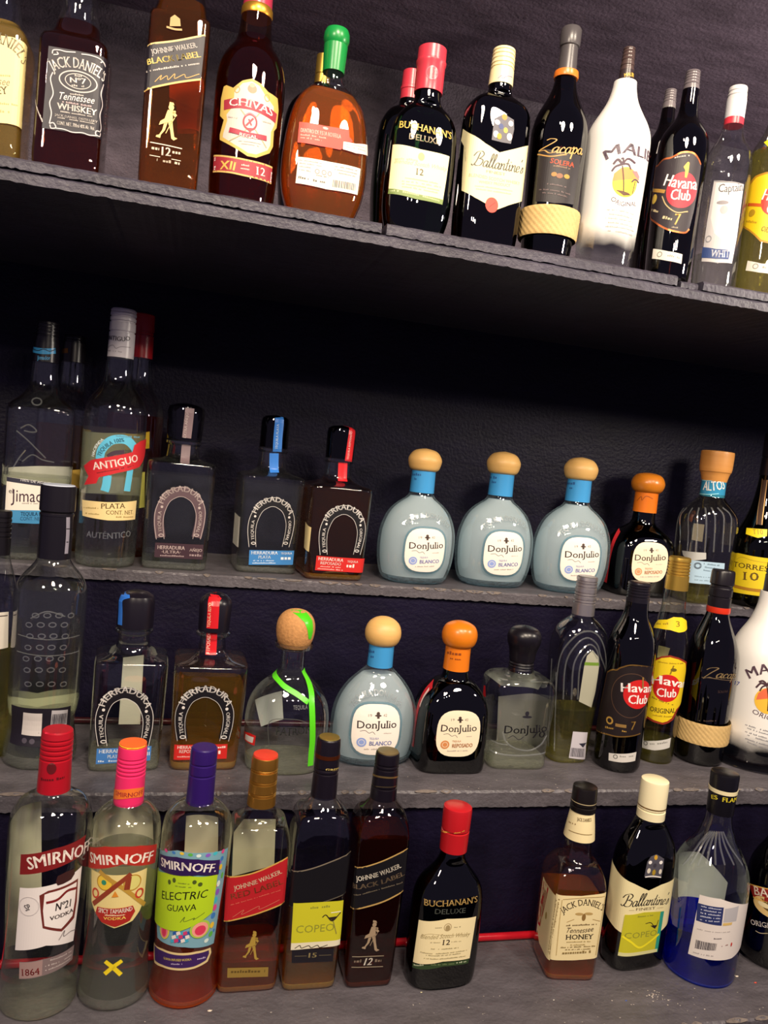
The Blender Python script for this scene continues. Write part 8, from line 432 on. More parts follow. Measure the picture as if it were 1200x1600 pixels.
{'name':'whisky_bottle','label':'round amber whisky bottle with ornate shield label and gold neck ring','loc':[0.0346,0.905,1.744],'turn':0.0,'keys':[[0.0,0.0344,0.0344,2.0],[0.0223,0.0362,0.0362,2.0],[0.0522,0.0367,0.0367,2.0],[0.1226,0.0372,0.0372,2.0],[0.1394,0.0364,0.0364,2.0],[0.1533,0.0329,0.0329,2.0],[0.1631,0.0267,0.0267,2.0],[0.1714,0.0202,0.0202,2.0],[0.1838,0.0173,0.0173,2.0],[0.2032,0.0161,0.0161,2.0]],'glass':'amberc','lathes':[['capsule','*a83048',[[0.2101,0.0155,0.0155,2.0],[0.2238,0.0152,0.0152,2.0],[0.2245,0.0142,0.0142,2.0],[0.2259,0.0142,0.0142,2.0],[0.2266,0.0152,0.0152,2.0],[0.2279,0.0152,0.0152,2.0],[0.2444,0.0143,0.0143,2.0],[0.2449,0.0,0.0,2.0]],{}],['neck_ring','$e0a840',[[0.2004,0.0161,0.0161,2.0],[0.2032,0.0169,0.0169,2.0],[0.2087,0.0166,0.0166,2.0],[0.2106,0.0155,0.0155,2.0]],{}]],'parts':[['shield_label',[['poly','#cfae58',[[-0.032,0.114],[-0.0283,0.1148],[-0.0196,0.1114],[-0.0102,0.1191],[-0.0008,0.1223],[0.0078,0.12],[0.0176,0.1144],[0.0314,0.1132],[0.0352,0.1024],[0.0345,0.0841],[0.0302,0.079],[0.0311,0.0635],[0.0267,0.055],[0.0107,0.0451],[0.0014,0.0446],[-0.0124,0.0511],[-0.0312,0.0598],[-0.0319,0.0653],[-0.0279,0.0797],[-0.034,0.0846],[-0.0347,0.1023]]],['poly','#cfc6ba',[[-0.0249,0.0848],[-0.0178,0.0926],[-0.0177,0.1074],[-0.0099,0.1165],[-0.0006,0.1196],[0.0074,0.1171],[0.0149,0.1094],[0.0263,0.1028],[0.03,0.0851],[0.0258,0.0766],[0.0266,0.0632],[0.0235,0.0569],[0.0104,0.0484],[0.0018,0.0479],[-0.0127,0.0544],[-0.0273,0.062],[-0.0272,0.0654],[-0.0234,0.0786]]],['disc','#b8886c',[0.0004,0.1123],0.00478,0.0045,2.0],['disc','#c8a888',[0.0001,0.116],0.00281,0.00225,2.0],['ring','#b8985c',[-0.015,0.1098],0.00309,0.00365,0.00098,2.0],['ring','#b8985c',[0.017,0.1081],0.00337,0.00393,0.00098,2.0],['line','#a02c3c',[[-0.0292,0.0947],[-0.0123,0.0962],[0.0016,0.0962],[0.0149,0.0948],[0.0319,0.0925]],0.01011,1],['text','#f4ece4','serif','CHIVAS',[[-0.0221,0.0927],[-0.0093,0.0941],[0.0018,0.0933],[0.0135,0.093],[0.0257,0.0922]],0.00759],['line','#a8a078',[[-0.0096,0.0904],[0.0098,0.0699],[0.0214,0.0586]],0.00098,1],['line','#a8a078',[[0.01,0.0903],[-0.0054,0.0667],[-0.0189,0.0576]],0.00098,1],['disc','#cfc6ba',[0.0011,0.0789],0.00759,0.00843,2.0],['ring','#b83444',[0.0011,0.0789],0.00759,0.00843,0.00183,2.0],['line','#b83444',[[-0.0027,0.0745],[0.0042,0.0833]],0.00197,1],['line','#b83444',[[-0.0005,0.0816],[0.0028,0.0756]],0.00169,1],['line','#c87880',[[-0.0049,0.0842],[0.0003,0.0878],[0.0068,0.0853]],0.0014,1],['poly','#b83444',[[-0.0025,0.0725],[0.0058,0.0736],[0.002,0.0687]]],['line','#a83044',[[-0.0197,0.0691],[0.0002,0.066],[0.0205,0.0679]],0.00506,1],['text','#f4ece4','bold','REGAL',[[-0.0086,0.0636],[0.0005,0.0628],[0.0101,0.0638]],0.00337],['dash','#c8c0b8',[-0.0088,0.0582,0.0154,0.06],0.00126],['dash','#c8c0b8',[-0.0058,0.0558,0.0125,0.0571],0.00126],['dash','#c8b8b0',[-0.0222,0.082,-0.0123,0.0807],0.0014],['dash','#c8b8b0',[0.0145,0.0829,0.0248,0.0844],0.0014]],{}],['age_band',[['poly','#a02c38',[[-0.0396,0.0451],[-0.0159,0.0421],[0.0053,0.041],[0.0334,0.0428],[0.0345,0.0261],[0.004,0.0244],[-0.0144,0.026],[-0.0383,0.0281]]],['line','#d8b468',[[-0.0396,0.0448],[-0.0159,0.0417],[0.0053,0.0406],[0.0334,0.0424]],0.00169,1],['line','#d8b468',[[-0.0384,0.0284],[-0.0144,0.0261],[0.004,0.0248],[0.0344,0.0265]],0.00169,1],['text','#e4b858','bold','XII',[[-0.0276,0.0292],[-0.0184,0.0292],[-0.0105,0.0282]],0.00871],['text','#f0e6d8','serif','12',[[0.0124,0.0287],[0.0232,0.0297]],0.00787],['dash','#e8c8b8',[-0.0038,0.0342,0.0045,0.0344],0.00169],['dash','#e8c8b8',[-0.0042,0.0306,0.0048,0.0309],0.00169],['dash','#f0e0d8',[-0.0373,0.0423,-0.0364,0.0292],0.00253],['dash','#f0e0d8',[0.0317,0.0374,0.0316,0.027],0.00197]],{}]],'liquid':[0.1783,'l_dark']},
{'name':'whisky_bottle','label':'orange whisky flask with green stopper turned backwards to show its stickers','loc':[0.1226,0.905,1.744],'turn':0.1396,'keys':[[0.0,0.0357,0.0178,2.6],[0.0173,0.0426,0.0213,2.6],[0.0317,0.0469,0.0234,2.6],[0.0537,0.0487,0.0243,2.6],[0.079,0.0477,0.0238,2.6],[0.1041,0.0445,0.0222,2.6],[0.1208,0.0405,0.0202,2.6],[0.1325,0.0344,0.0172,2.6],[0.1416,0.0258,0.0129,2.6],[0.1474,0.0172,0.0086,2.6],[0.1508,0.0124,0.0124,2.0],[0.164,0.0106,0.0106,2.0]],'glass':'clear','lathes':[['capsule','*14853c',[[0.162,0.012,0.012,2.0],[0.1772,0.0127,0.0127,2.0],[0.1908,0.0132,0.0132,2.0],[0.1917,0.0123,0.0123,2.0],[0.1929,0.013,0.013,2.0],[0.197,0.0144,0.0144,2.0],[0.2036,0.014,0.014,2.0],[0.2077,0.0123,0.0123,2.0],[0.2085,0.0,0.0,2.0]],{}]],'parts':[['red_sticker',[['poly','#d84030',[[-0.038,0.0954],[-0.0104,0.0958],[0.0178,0.0987],[0.0188,0.0913],[0.0234,0.0879],[0.0159,0.0815],[0.0096,0.0749],[-0.0137,0.0735],[-0.0382,0.0735]]],['text','#f0b8a8','bold','DENTRO DE ESTA BOTELLA',[[-0.0357,0.0846],[-0.0147,0.0852],[0.009,0.0869]],0.00434],['dash','#f0a090',[-0.0354,0.081,-0.0075,0.0824],0.00167],['dash','#f0a090',[-0.0352,0.0781,-0.0124,0.0788],0.00167],['disc','#f0b8a8',[-0.0093,0.0934],0.00301,0.00134,2.0]],{}],['torn_sticker',[['poly','#e8d4cc',[[0.012,0.0843],[0.0272,0.0863],[0.047,0.0923],[0.05,0.081],[0.0282,0.0761],[0.012,0.076]]],['dash','#c89898',[0.0159,0.0815,0.0419,0.0859],0.00167],['dash','#c89898',[0.0162,0.0788,0.0422,0.0826],0.00167]],{'lift':0.0005}],['back_label',[['poly','#e8e0d0',[[-0.0361,0.0583],[-0.0018,0.0594],[0.0368,0.062],[0.0365,0.0337],[-0.002,0.0304],[-0.036,0.031]]],['bars','#6a6460',[[0.0041,0.0418],[0.0327,0.0443],[0.033,0.0368],[0.0043,0.0342]]],['dash','#8a8480',[-0.0347,0.0544,-0.0101,0.055],0.00134],['dash','#8a8480',[-0.0343,0.0512,-0.0099,0.0522],0.00134],['dash','#8a8480',[-0.034,0.048,-0.0214,0.0481],0.00134],['dash','#8a8480',[-0.0337,0.0448,-0.021,0.0443],0.00134],['ring','#8a8480',[-0.0141,0.0465],0.00267,0.00267,0.00084,2.0],['ring','#8a8480',[-0.0066,0.0469],0.00267,0.00267,0.00084,2.0],['ring','#8a8480',[-0.0001,0.047],0.00234,0.00267,0.00084,2.0],['dash','#7a7470',[-0.0148,0.042,-0.0008,0.0423],0.00134],['dash','#8a8480',[0.0049,0.0556,0.0325,0.0578],0.00134],['dash','#8a8480',[0.0052,0.0523,0.0325,0.0544],0.00134],['dash','#8a8480',[0.0064,0.0493,0.0312,0.0512],0.00134],['dash','#6a6460',[-0.0336,0.0363,-0.0226,0.036],0.00234],['dash','#6a6460',[-0.0175,0.0356,-0.0036,0.0362],0.00234]],{}]],'liquid':[0.1408,'l_orange']},
{'name':'whisky_bottle','label':'bottle with gold neck hiding behind the green capped orange flask','loc':[0.1251,1.02,1.744],'turn':0.1396,'keys':[[0.0,0.0353,0.0176,2.6],[0.0568,0.0419,0.021,2.6],[0.0891,0.0467,0.0234,2.6],[0.1175,0.0458,0.0229,2.6],[0.1458,0.0426,0.0213,2.6],[0.1645,0.0387,0.0193,2.6],[0.1758,0.0309,0.0155,2.6],[0.1851,0.0212,0.0106,2.6],[0.1907,0.0139,0.0069,2.6],[0.1944,0.01,0.01,2.0],[0.2019,0.0089,0.0089,2.0]],'glass':'amberd','lathes':[['capsule','$c8a44c',[[0.1963,0.0096,0.0096,2.0],[0.2056,0.0096,0.0096,2.0],[0.2061,0.0096,0.0096,2.0],[0.2068,0.0089,0.0089,2.0],[0.2082,0.0089,0.0089,2.0],[0.2089,0.0096,0.0096,2.0],[0.2316,0.0092,0.0092,2.0],[0.2324,0.0,0.0,2.0]],{}]],'parts':[]},
{'name':'whisky_bottle','label':'dark green flask with red wax style cap and cream label on the top shelf','loc':[0.2329,0.905,1.744],'turn':0.0349,'keys':[[0.0,0.0313,0.0188,2.8],[0.0164,0.0372,0.0223,2.8],[0.0339,0.0399,0.024,2.8],[0.0566,0.0402,0.0241,2.8],[0.1,0.0394,0.0236,2.8],[0.119,0.0379,0.0227,2.8],[0.1311,0.0347,0.0208,2.8],[0.1414,0.0274,0.0164,2.8],[0.1474,0.0194,0.0117,2.8],[0.1517,0.0156,0.0156,2.0],[0.1645,0.0145,0.0145,2.0]],'glass':'green','lathes':[['cap','*c83848',[[0.1628,0.0163,0.0163,2.0],[0.1927,0.0164,0.0164,2.0],[0.1944,0.0173,0.0173,2.0],[0.197,0.0173,0.0173,2.0],[0.1978,0.0164,0.0164,2.0],[0.2114,0.0162,0.0162,2.0],[0.2122,0.0151,0.0151,2.0],[0.2124,0.0,0.0,2.0]],{}]],'parts':[['wax_medallion',[['disc','*c02c3c',[-0.0026,0.1795],0.00724,0.00758,2.0],['ring','*d85060',[-0.0026,0.1795],0.00724,0.00758,0.00155,2.0]],{'on':'cap','parent':'cap'}],['front_label',[['poly','#ece4b4',[[-0.0421,0.0953],[-0.0088,0.092],[0.0272,0.0924],[0.026,0.0659],[0.0245,0.0435],[-0.0088,0.0432],[-0.0415,0.0467],[-0.0418,0.0716]]],['disc','#b0a478',[-0.0071,0.0842],0.00379,0.00448,2.0],['dash','#c8bc90',[-0.0367,0.0778,-0.011,0.0784],0.00207],['text','#c0b488','scriptf','Blended Scotch Whisky',[[-0.0373,0.0741],[-0.0086,0.0737],[0.0259,0.0753]],0.00448],['text','#6a604c','serif','12',[[-0.0112,0.0639],[-0.0026,0.0642]],0.00689],['dash','#c0b488',[-0.0229,0.0579,0.0155,0.0585],0.00155],['dash','#c0b488',[-0.026,0.0542,0.0199,0.0554],0.00155],['dash','#c0b488',[-0.0257,0.0512,0.0184,0.0516],0.00155],['dash','#c0b488',[-0.0254,0.0482,0.0168,0.0485],0.00155]],{}],['label_strip',[['poly','#7c9050',[[-0.0413,0.0467],[-0.0088,0.0432],[0.0249,0.0437],[0.0244,0.038],[-0.0091,0.0377],[-0.0417,0.041]]],['dash','#b8c490',[-0.0385,0.0431,0.0199,0.0403],0.00207]],{}],['printed_lettering',[['text','#d8b850','serif',"BUCHANAN'S",[[-0.0359,0.1133],[-0.0072,0.1116],[0.0276,0.1115]],0.00758],['text','#a89878','serif','DELUXE',[[-0.023,0.101],[-0.0061,0.101],[0.0128,0.1016]],0.00655]],{}]]},
{'name':'whisky_bottle','label':'dark flask with red cap standing behind the cream labelled green flask','loc':[0.2392,1.02,1.744],'turn':0.0349,'keys':[[0.0,0.0301,0.0181,2.8],[0.0593,0.037,0.0222,2.8],[0.0906,0.0391,0.0235,2.8],[0.1393,0.0381,0.0229,2.8],[0.1606,0.0365,0.0219,2.8],[0.1741,0.0333,0.02,2.8],[0.1857,0.0261,0.0157,2.8],[0.1905,0.0178,0.0107,2.8],[0.1934,0.0139,0.0139,2.0],[0.2011,0.0127,0.0127,2.0]],'glass':'green','lathes':[['cap','*c03444',[[0.1976,0.0123,0.0123,2.0],[0.2126,0.0125,0.0125,2.0],[0.2135,0.0133,0.0133,2.0],[0.2164,0.0133,0.0133,2.0],[0.2172,0.0123,0.0123,2.0],[0.2365,0.0119,0.0119,2.0],[0.2375,0.0107,0.0107,2.0],[0.2376,0.0,0.0,2.0]],{}]],'parts':[]},
{'name':'whisky_bottle','label':'dark flask with cream ribbed cap and arrow shaped cream label on the top shelf','loc':[0.3188,0.905,1.744],'turn':0.1047,'keys':[[0.0,0.0366,0.022,4.0],[0.027,0.0386,0.0232,4.0],[0.0616,0.0388,0.0233,4.0],[0.1302,0.0389,0.0234,4.0],[0.1506,0.0385,0.0231,4.0],[0.1607,0.0366,0.022,4.0],[0.1684,0.0315,0.0189,4.0],[0.1743,0.0221,0.0133,4.0],[0.1785,0.0145,0.0087,4.0],[0.1827,0.0133,0.0133,2.0],[0.1912,0.0129,0.0129,2.0]],'glass':'brown','lathes':[['cap','*efe2b0',[[0.1886,0.0143,0.0143,2.0],[0.2057,0.0138,0.0138,2.0],[0.2064,0.0128,0.0128,2.0],[0.2078,0.0128,0.0128,2.0],[0.2085,0.0138,0.0138,2.0],[0.2099,0.0137,0.0137,2.0],[0.2106,0.0127,0.0127,2.0],[0.212,0.0127,0.0127,2.0],[0.2127,0.0137,0.0137,2.0],[0.215,0.0135,0.0135,2.0],[0.2157,0.0126,0.0126,2.0],[0.2171,0.0126,0.0126,2.0],[0.2178,0.0135,0.0135,2.0],[0.22,0.0134,0.0134,2.0],[0.2207,0.0124,0.0124,2.0],[0.2221,0.0124,0.0124,2.0],[0.2228,0.0134,0.0134,2.0],[0.2242,0.0133,0.0133,2.0],[0.2249,0.0123,0.0123,2.0],[0.2263,0.0123,0.0123,2.0],[0.227,0.0132,0.0132,2.0],[0.227,0.0133,0.0133,2.0],[0.2295,0.0128,0.0128,2.0],[0.2303,0.0116,0.0116,2.0],[0.2303,0.0,0.0,2.0]],{}]],'parts':[['cap_print',[['line','#8a84a8',[[-0.0102,0.1922],[-0.0062,0.1956],[-0.005,0.1923],[0.001,0.196],[0.0087,0.1975]],0.00085,1]],{'on':'cap','parent':'cap'}],['front_label',[['poly','#ece2b0',[[-0.0602,0.1339],[-0.0385,0.1213],[-0.0217,0.1126],[-0.0029,0.1065],[0.0166,0.1151],[0.0398,0.1262],[0.0398,0.0998],[0.0419,0.0635],[0.0173,0.0517],[0.0026,0.0436],[-0.0114,0.0466],[-0.0268,0.0514],[-0.0454,0.0601],[-0.0493,0.0893],[-0.0519,0.1119],[-0.0616,0.1209]]],['text','#4a443c','script',"Ballantine's",[[-0.0357,0.0869],[-0.009,0.0873],[0.032,0.0906]],0.01566],['text','#b8ac88','bold','FINEST',[[-0.0168,0.081],[0.0081,0.0826]],0.00306],['text','#a89c78','light','BLENDED SCOTCH WHISKY',[[-0.0364,0.0741],[-0.0073,0.0743],[0.0285,0.0769]],0.0034],['text','#a89c78','light','WHISKY PRODUCT',[[-0.0243,0.0679],[0.0156,0.0716]],0.00306],['dash','#c0b48c',[-0.0282,0.0637,0.0192,0.0673],0.00136],['dash','#c0b48c',[-0.0278,0.0604,0.0177,0.0636],0.00136],['dash','#c8bc94',[-0.0486,0.1092,-0.0434,0.0927],0.00136],['disc','#d84838',[-0.0053,0.047],0.00817,0.00851,2.0],['line','#b83428',[[-0.0091,0.0434],[-0.0013,0.0507]],0.00102,1]],{}],['crest',[['poly','#5c5a62',[[-0.0138,0.1418],[-0.0053,0.148],[0.0024,0.1482],[0.0105,0.146],[0.0122,0.1355],[0.0101,0.1191],[-0.0015,0.1181],[-0.0146,0.118],[-0.0145,0.1293]]],['disc','#c8862c',[-0.0016,0.1464],0.0034,0.0034,2.0],['disc','#e8e4e4',[-0.01,0.1386],0.0034,0.00272,2.0],['disc','#e8e4e4',[0.0072,0.141],0.00306,0.00306,2.0],['disc','#3c4878',[-0.0047,0.1352],0.00306,0.00306,2.0],['disc','#d8b848',[0.0015,0.1321],0.00272,0.00306,2.0],['disc','#e8e0d8',[-0.0102,0.1253],0.0034,0.00375,2.0],['disc','#e8e0d8',[0.0072,0.126],0.0034,0.00409,2.0],['disc','#b89428',[-0.0057,0.1238],0.00306,0.0034,2.0]],{}]]},
{'name':'rum_bottle','label':'dark rum bottle with grey cap,orange ring and woven straw band on the top shelf','loc':[0.3995,0.905,1.744],'turn':0.0698,'keys':[[0.0,0.0284,0.0284,2.0],[0.0213,0.0306,0.0306,2.0],[0.0389,0.0317,0.0317,2.0],[0.0666,0.0324,0.0324,2.0],[0.1397,0.0338,0.0338,2.0],[0.1542,0.0332,0.0332,2.0],[0.1687,0.0298,0.0298,2.0],[0.1832,0.0223,0.0223,2.0],[0.1976,0.0158,0.0158,2.0],[0.2084,0.013,0.013,2.0],[0.2191,0.0119,0.0119,2.0]],'glass':'brown','lathes':[['neck_ring','*e07828',[[0.2141,0.0141,0.0141,2.0],[0.2164,0.0147,0.0147,2.0],[0.2218,0.0141,0.0141,2.0]],{}],['cap','*4a4648',[[0.2206,0.0115,0.0115,2.0],[0.2504,0.01,0.01,2.0],[0.2513,0.0115,0.0115,2.0],[0.254,0.0122,0.0122,2.0],[0.27,0.0122,0.0122,2.0],[0.2723,0.0107,0.0107,2.0],[0.2726,0.0,0.0,2.0]],{}],['woven_band','straw',[[0.0252,0.0338,0.0338,2.0],[0.0274,0.035,0.035,2.0],[0.0558,0.0361,0.0361,2.0],[0.058,0.0351,0.0351,2.0]],{'weave':1}]],'parts':[['dark_panel',[['poly','#1c1418',[[-0.0366,0.123],[-0.0144,0.1181],[0.0162,0.1193],[0.0158,0.0944],[0.0141,0.0636],[-0.0121,0.0603],[-0.035,0.0627],[-0.0364,0.093]]],['text','#c89c58','script','Zacapa',[[-0.0392,0.1208],[-0.0124,0.1165],[0.0194,0.1218]],0.01489],['line','#b88a48',[[-0.0402,0.117],[-0.0226,0.1127],[-0.0049,0.116]],0.00145,1],['text','#c84c28','bold','SOLERA',[[-0.0229,0.1054],[-0.0088,0.1032],[0.0066,0.1037]],0.00545],['dash','#8a6a50',[-0.0184,0.1013,0.0015,0.1002],0.00182],['disc','#a8742c',[-0.0164,0.0926],0.00327,0.00254,2.0],['disc','#8a5a3c',[-0.0099,0.0913],0.00399,0.00291,2.0],['disc','#a8842c',[-0.0013,0.0917],0.00363,0.00254,2.0],['dash','#6a5858',[-0.0229,0.0808,0.0006,0.0789],0.00163],['dash','#6a5858',[-0.0316,0.075,0.0062,0.0722],0.00163],['dash','#6a5858',[-0.0272,0.0711,0.0023,0.0686],0.00163]],{}]]},
{'name':'rum_bottle','label':'white frosted rum bottle with palm tree print and dark screw cap on the top shelf','loc':[0.4775,0.905,1.744],'turn':-0.0524,'keys':[[0.0,0.0328,0.0328,2.0],[0.0199,0.0345,0.0345,2.0],[0.0426,0.0354,0.0354,2.0],[0.0896,0.0374,0.0374,2.0],[0.1455,0.0389,0.0389,2.0],[0.1622,0.0381,0.0381,2.0],[0.1751,0.0333,0.0333,2.0],[0.188,0.0257,0.0257,2.0],[0.2027,0.018,0.018,2.0],[0.2174,0.0144,0.0144,2.0],[0.2266,0.0136,0.0136,2.0]],'glass':'frost','lathes':[['neck_collar','*352a2c',[[0.2255,0.0091,0.0091,2.0],[0.2403,0.0083,0.0083,2.0]],{}],['cap','*4a3a38',[[0.2394,0.0083,0.0083,2.0],[0.2434,0.0081,0.0081,2.0],[0.2441,0.0075,0.0075,2.0],[0.2455,0.0075,0.0075,2.0],[0.2462,0.0081,0.0081,2.0],[0.2498,0.0078,0.0078,2.0],[0.2505,0.0072,0.0072,2.0],[0.2519,0.0072,0.0072,2.0],[0.2526,0.0078,0.0078,2.0],[0.2544,0.0076,0.0076,2.0],[0.2551,0.0071,0.0071,2.0],[0.2565,0.0071,0.0071,2.0],[0.2572,0.0076,0.0076,2.0],[0.2589,0.0074,0.0074,2.0],[0.2596,0.0069,0.0069,2.0],[0.261,0.0069,0.0069,2.0],[0.2617,0.0074,0.0074,2.0],[0.2626,0.0072,0.0072,2.0],[0.2633,0.0067,0.0067,2.0],[0.2647,0.0067,0.0067,2.0],[0.2649,0.0072,0.0072,2.0],[0.2654,0.0072,0.0072,2.0],[0.2665,0.007,0.007,2.0],[0.2671,0.0063,0.0063,2.0],[0.2671,0.0,0.0,2.0]],{}]],'parts':[['collar_print',[['text','#d8b048','bold','MALIBU',[[-0.0056,0.2295],[0.0041,0.2317],[0.0097,0.2314]],0.00445]],{'on':'neck_collar','parent':'neck_collar'}],['printed_lettering',[['text','#5c4c58','bold','MALIBU',[[-0.0277,0.1215],[-0.0173,0.127],[-0.0051,0.1303],[0.0098,0.1292],[0.0592,0.1334]],0.01149],['text','#5c4c58','light','ORIGINAL',[[-0.0164,0.0758],[-0.0027,0.0702],[0.0194,0.0745]],0.005],['dash','#a8a49c',[-0.0202,0.0642,0.0174,0.0635],0.00185],['dash','#a8a49c',[-0.0168,0.0594,0.0157,0.0582],0.00185],['dash','#a8a49c',[-0.0188,0.0545,0.02,0.0544],0.00185],['dash','#a8a49c',[-0.0154,0.0497,0.0181,0.0491],0.00185],['dash','#a8a49c',[-0.0174,0.0448,0.023,0.0454],0.00185],['dash','#a8a49c',[-0.014,0.0401,0.0208,0.0399],0.00185]],{}],['sunset_print',[['disc','#f4d038',[-0.0011,0.0977],0.01593,0.01705,2.0],['poly','#f09048',[[-0.0168,0.0972],[-0.0162,0.1061],[-0.0091,0.1127],[0.0023,0.1142],[0.0122,0.1102],[0.0181,0.1038],[-0.0015,0.1003]]],['poly','#e87070',[[0.0049,0.1112],[0.0117,0.1128],[0.017,0.108],[0.0172,0.1035],[0.0105,0.1062]]],['poly','#5c3c28',[[-0.0118,0.0876],[-0.0053,0.0873],[0.0038,0.0861],[0.0075,0.0841],[-0.0017,0.0821]]],['line','#4a3028',[[-0.0023,0.0859],[-0.0044,0.0999],[-0.008,0.1154]],0.00148,1],['line','#4a3040',[[-0.0186,0.1167],[-0.014,0.1221],[-0.0082,0.1172]],0.00259,1],['line','#4a3040',[[-0.0193,0.1087],[-0.0155,0.1141],[-0.0082,0.1172]],0.00222,1],['line','#4a3040',[[-0.0082,0.1172],[-0.0078,0.1234],[-0.0105,0.1232]],0.00185,1],['line','#4a3040',[[-0.0082,0.1172],[-0.0023,0.1241],[0.0078,0.1207]],0.00222,1],['line','#4a3040',[[-0.0082,0.1172],[-0.0013,0.1181],[0.003,0.1126]],0.00185,1],['line','#4a3028',[[0.0095,0.0864],[0.0105,0.0937],[0.0111,0.101]],0.00111,1],['line','#4a3040',[[0.006,0.099],[0.0107,0.1027],[0.0178,0.101]],0.00167,1]],{}]]},
{'name':'rum_bottle','label':'dark brown rum bottle with orange edged label and red disc on the top shelf','loc':[0.5679,0.905,1.744],'turn':0.0349,'keys':[[0.0,0.0257,0.0257,2.0],[0.0157,0.0275,0.0275,2.0],[0.047,0.0283,0.0283,2.0],[0.1331,0.0302,0.0302,2.0],[0.1639,0.0308,0.0308,2.0],[0.1775,0.0288,0.0288,2.0],[0.1893,0.0224,0.0224,2.0],[0.1995,0.0148,0.0148,2.0],[0.2097,0.0112,0.0112,2.0],[0.2366,0.0101,0.0101,2.0]],'glass':'brown','lathes':[['neck_label','*6a6464',[[0.2164,0.0105,0.0105,2.0],[0.2366,0.0097,0.0097,2.0]],{}],['cap','*6a6266',[[0.2358,0.0097,0.0097,2.0],[0.2403,0.0095,0.0095,2.0],[0.241,0.0088,0.0088,2.0],[0.2424,0.0088,0.0088,2.0],[0.2431,0.0095,0.0095,2.0],[0.2445,0.0092,0.0092,2.0],[0.2452,0.0086,0.0086,2.0],[0.2466,0.0086,0.0086,2.0],[0.2473,0.0092,0.0092,2.0],[0.2478,0.0091,0.0091,2.0],[0.2485,0.0084,0.0084,2.0],[0.2499,0.0084,0.0084,2.0],[0.2506,0.0091,0.0091,2.0],[0.2512,0.0089,0.0089,2.0],[0.2519,0.0083,0.0083,2.0],[0.2533,0.0083,0.0083,2.0],[0.254,0.0089,0.0089,2.0],[0.2545,0.0088,0.0088,2.0],[0.2552,0.0081,0.0081,2.0],[0.2566,0.0081,0.0081,2.0],[0.2573,0.0088,0.0088,2.0],[0.2574,0.0087,0.0087,2.0],[0.2588,0.0084,0.0084,2.0],[0.2593,0.0076,0.0076,2.0],[0.2593,0.0,0.0,2.0]],{}]],'parts':[['neck_print',[['ring','#b8ae9c',[-0.0081,0.223],0.00545,0.00613,0.00102,2.0],['text','#c8bca8','serif','7',[[-0.0102,0.2194],[-0.0048,0.2186]],0.00783]],{'on':'neck_label','parent':'neck_label'}],['front_label',[['poly','#241a22',[[-0.0602,0.1404],[-0.0514,0.1412],[-0.0415,0.1457],[-0.0308,0.1454],[-0.0192,0.1506],[-0.0069,0.1509],[0.0004,0.1466],[0.0076,0.1393],[0.008,0.1095],[0.0069,0.086],[0.0036,0.0618],[-0.0035,0.0559],[-0.0224,0.0587],[-0.0414,0.0704],[-0.0579,0.0839],[-0.0592,0.1151]]],['line','$d87848',[[-0.0592,0.1151],[-0.0602,0.1404],[-0.0514,0.1412],[-0.0415,0.1454],[-0.0308,0.1454],[-0.0191,0.1503],[-0.0068,0.1505],[0.0005,0.1462],[0.0071,0.1392]],0.00204,1],['line','$d87848',[[-0.0592,0.1151],[-0.0579,0.0839],[-0.0414,0.0704],[-0.0225,0.0592],[-0.0035,0.0562],[0.0036,0.0618]],0.00204,1],['disc','#d82838',[-0.0125,0.1062],0.01873,0.02128,2.0],['text','#f0ece8','bold','Havana',[[-0.0367,0.1134],[-0.0156,0.1081],[0.006,0.1091]],0.01328],['text','#f0ece8','bold','Club',[[-0.0252,0.0947],[-0.0013,0.0943]],0.01226],['poly','#d8b048',[[-0.0118,0.1384],[-0.0086,0.1362],[-0.0085,0.128],[-0.0096,0.1205],[-0.0121,0.1211],[-0.0126,0.1293],[-0.0151,0.1333]]],['disc','#d8b048',[-0.0103,0.1374],0.0017,0.00204,2.0],['disc','#c8aa48',[-0.0497,0.1002],0.00579,0.00579,2.0],['line','#a88038',[[-0.0591,0.1136],[-0.0328,0.1053]],0.00409,1],['line','#b8a070',[[-0.0358,0.1003],[-0.0284,0.0884],[-0.0156,0.0795],[-0.0021,0.0817]],0.00136,1],['text','#d8b058','serif','7',[[-0.0167,0.0648],[-0.0098,0.0648]],0.01294],['dash','#c8b890',[-0.0314,0.0729,-0.0199,0.0698],0.0034],['dash','#c8b890',[-0.0561,0.0878,-0.0388,0.0813],0.00272],['dash','#a89a80',[-0.0186,0.0611,-0.0112,0.0604],0.0017],['dash','#b8b0a8',[-0.0288,0.1431,-0.007,0.1463],0.00238]],{}],['barcode_sticker',[['poly','#dcd8cc',[[-0.0387,0.0378],[-0.0187,0.033],[-0.0008,0.0308],[-0.0003,0.0194],[-0.0187,0.0217],[-0.0384,0.0258]]],['ring','#8a867c',[-0.0284,0.0297],0.0034,0.0034,0.00102,2.0],['dash','#9a968c',[-0.0226,0.0276,-0.004,0.0249],0.00238]],{}]]},
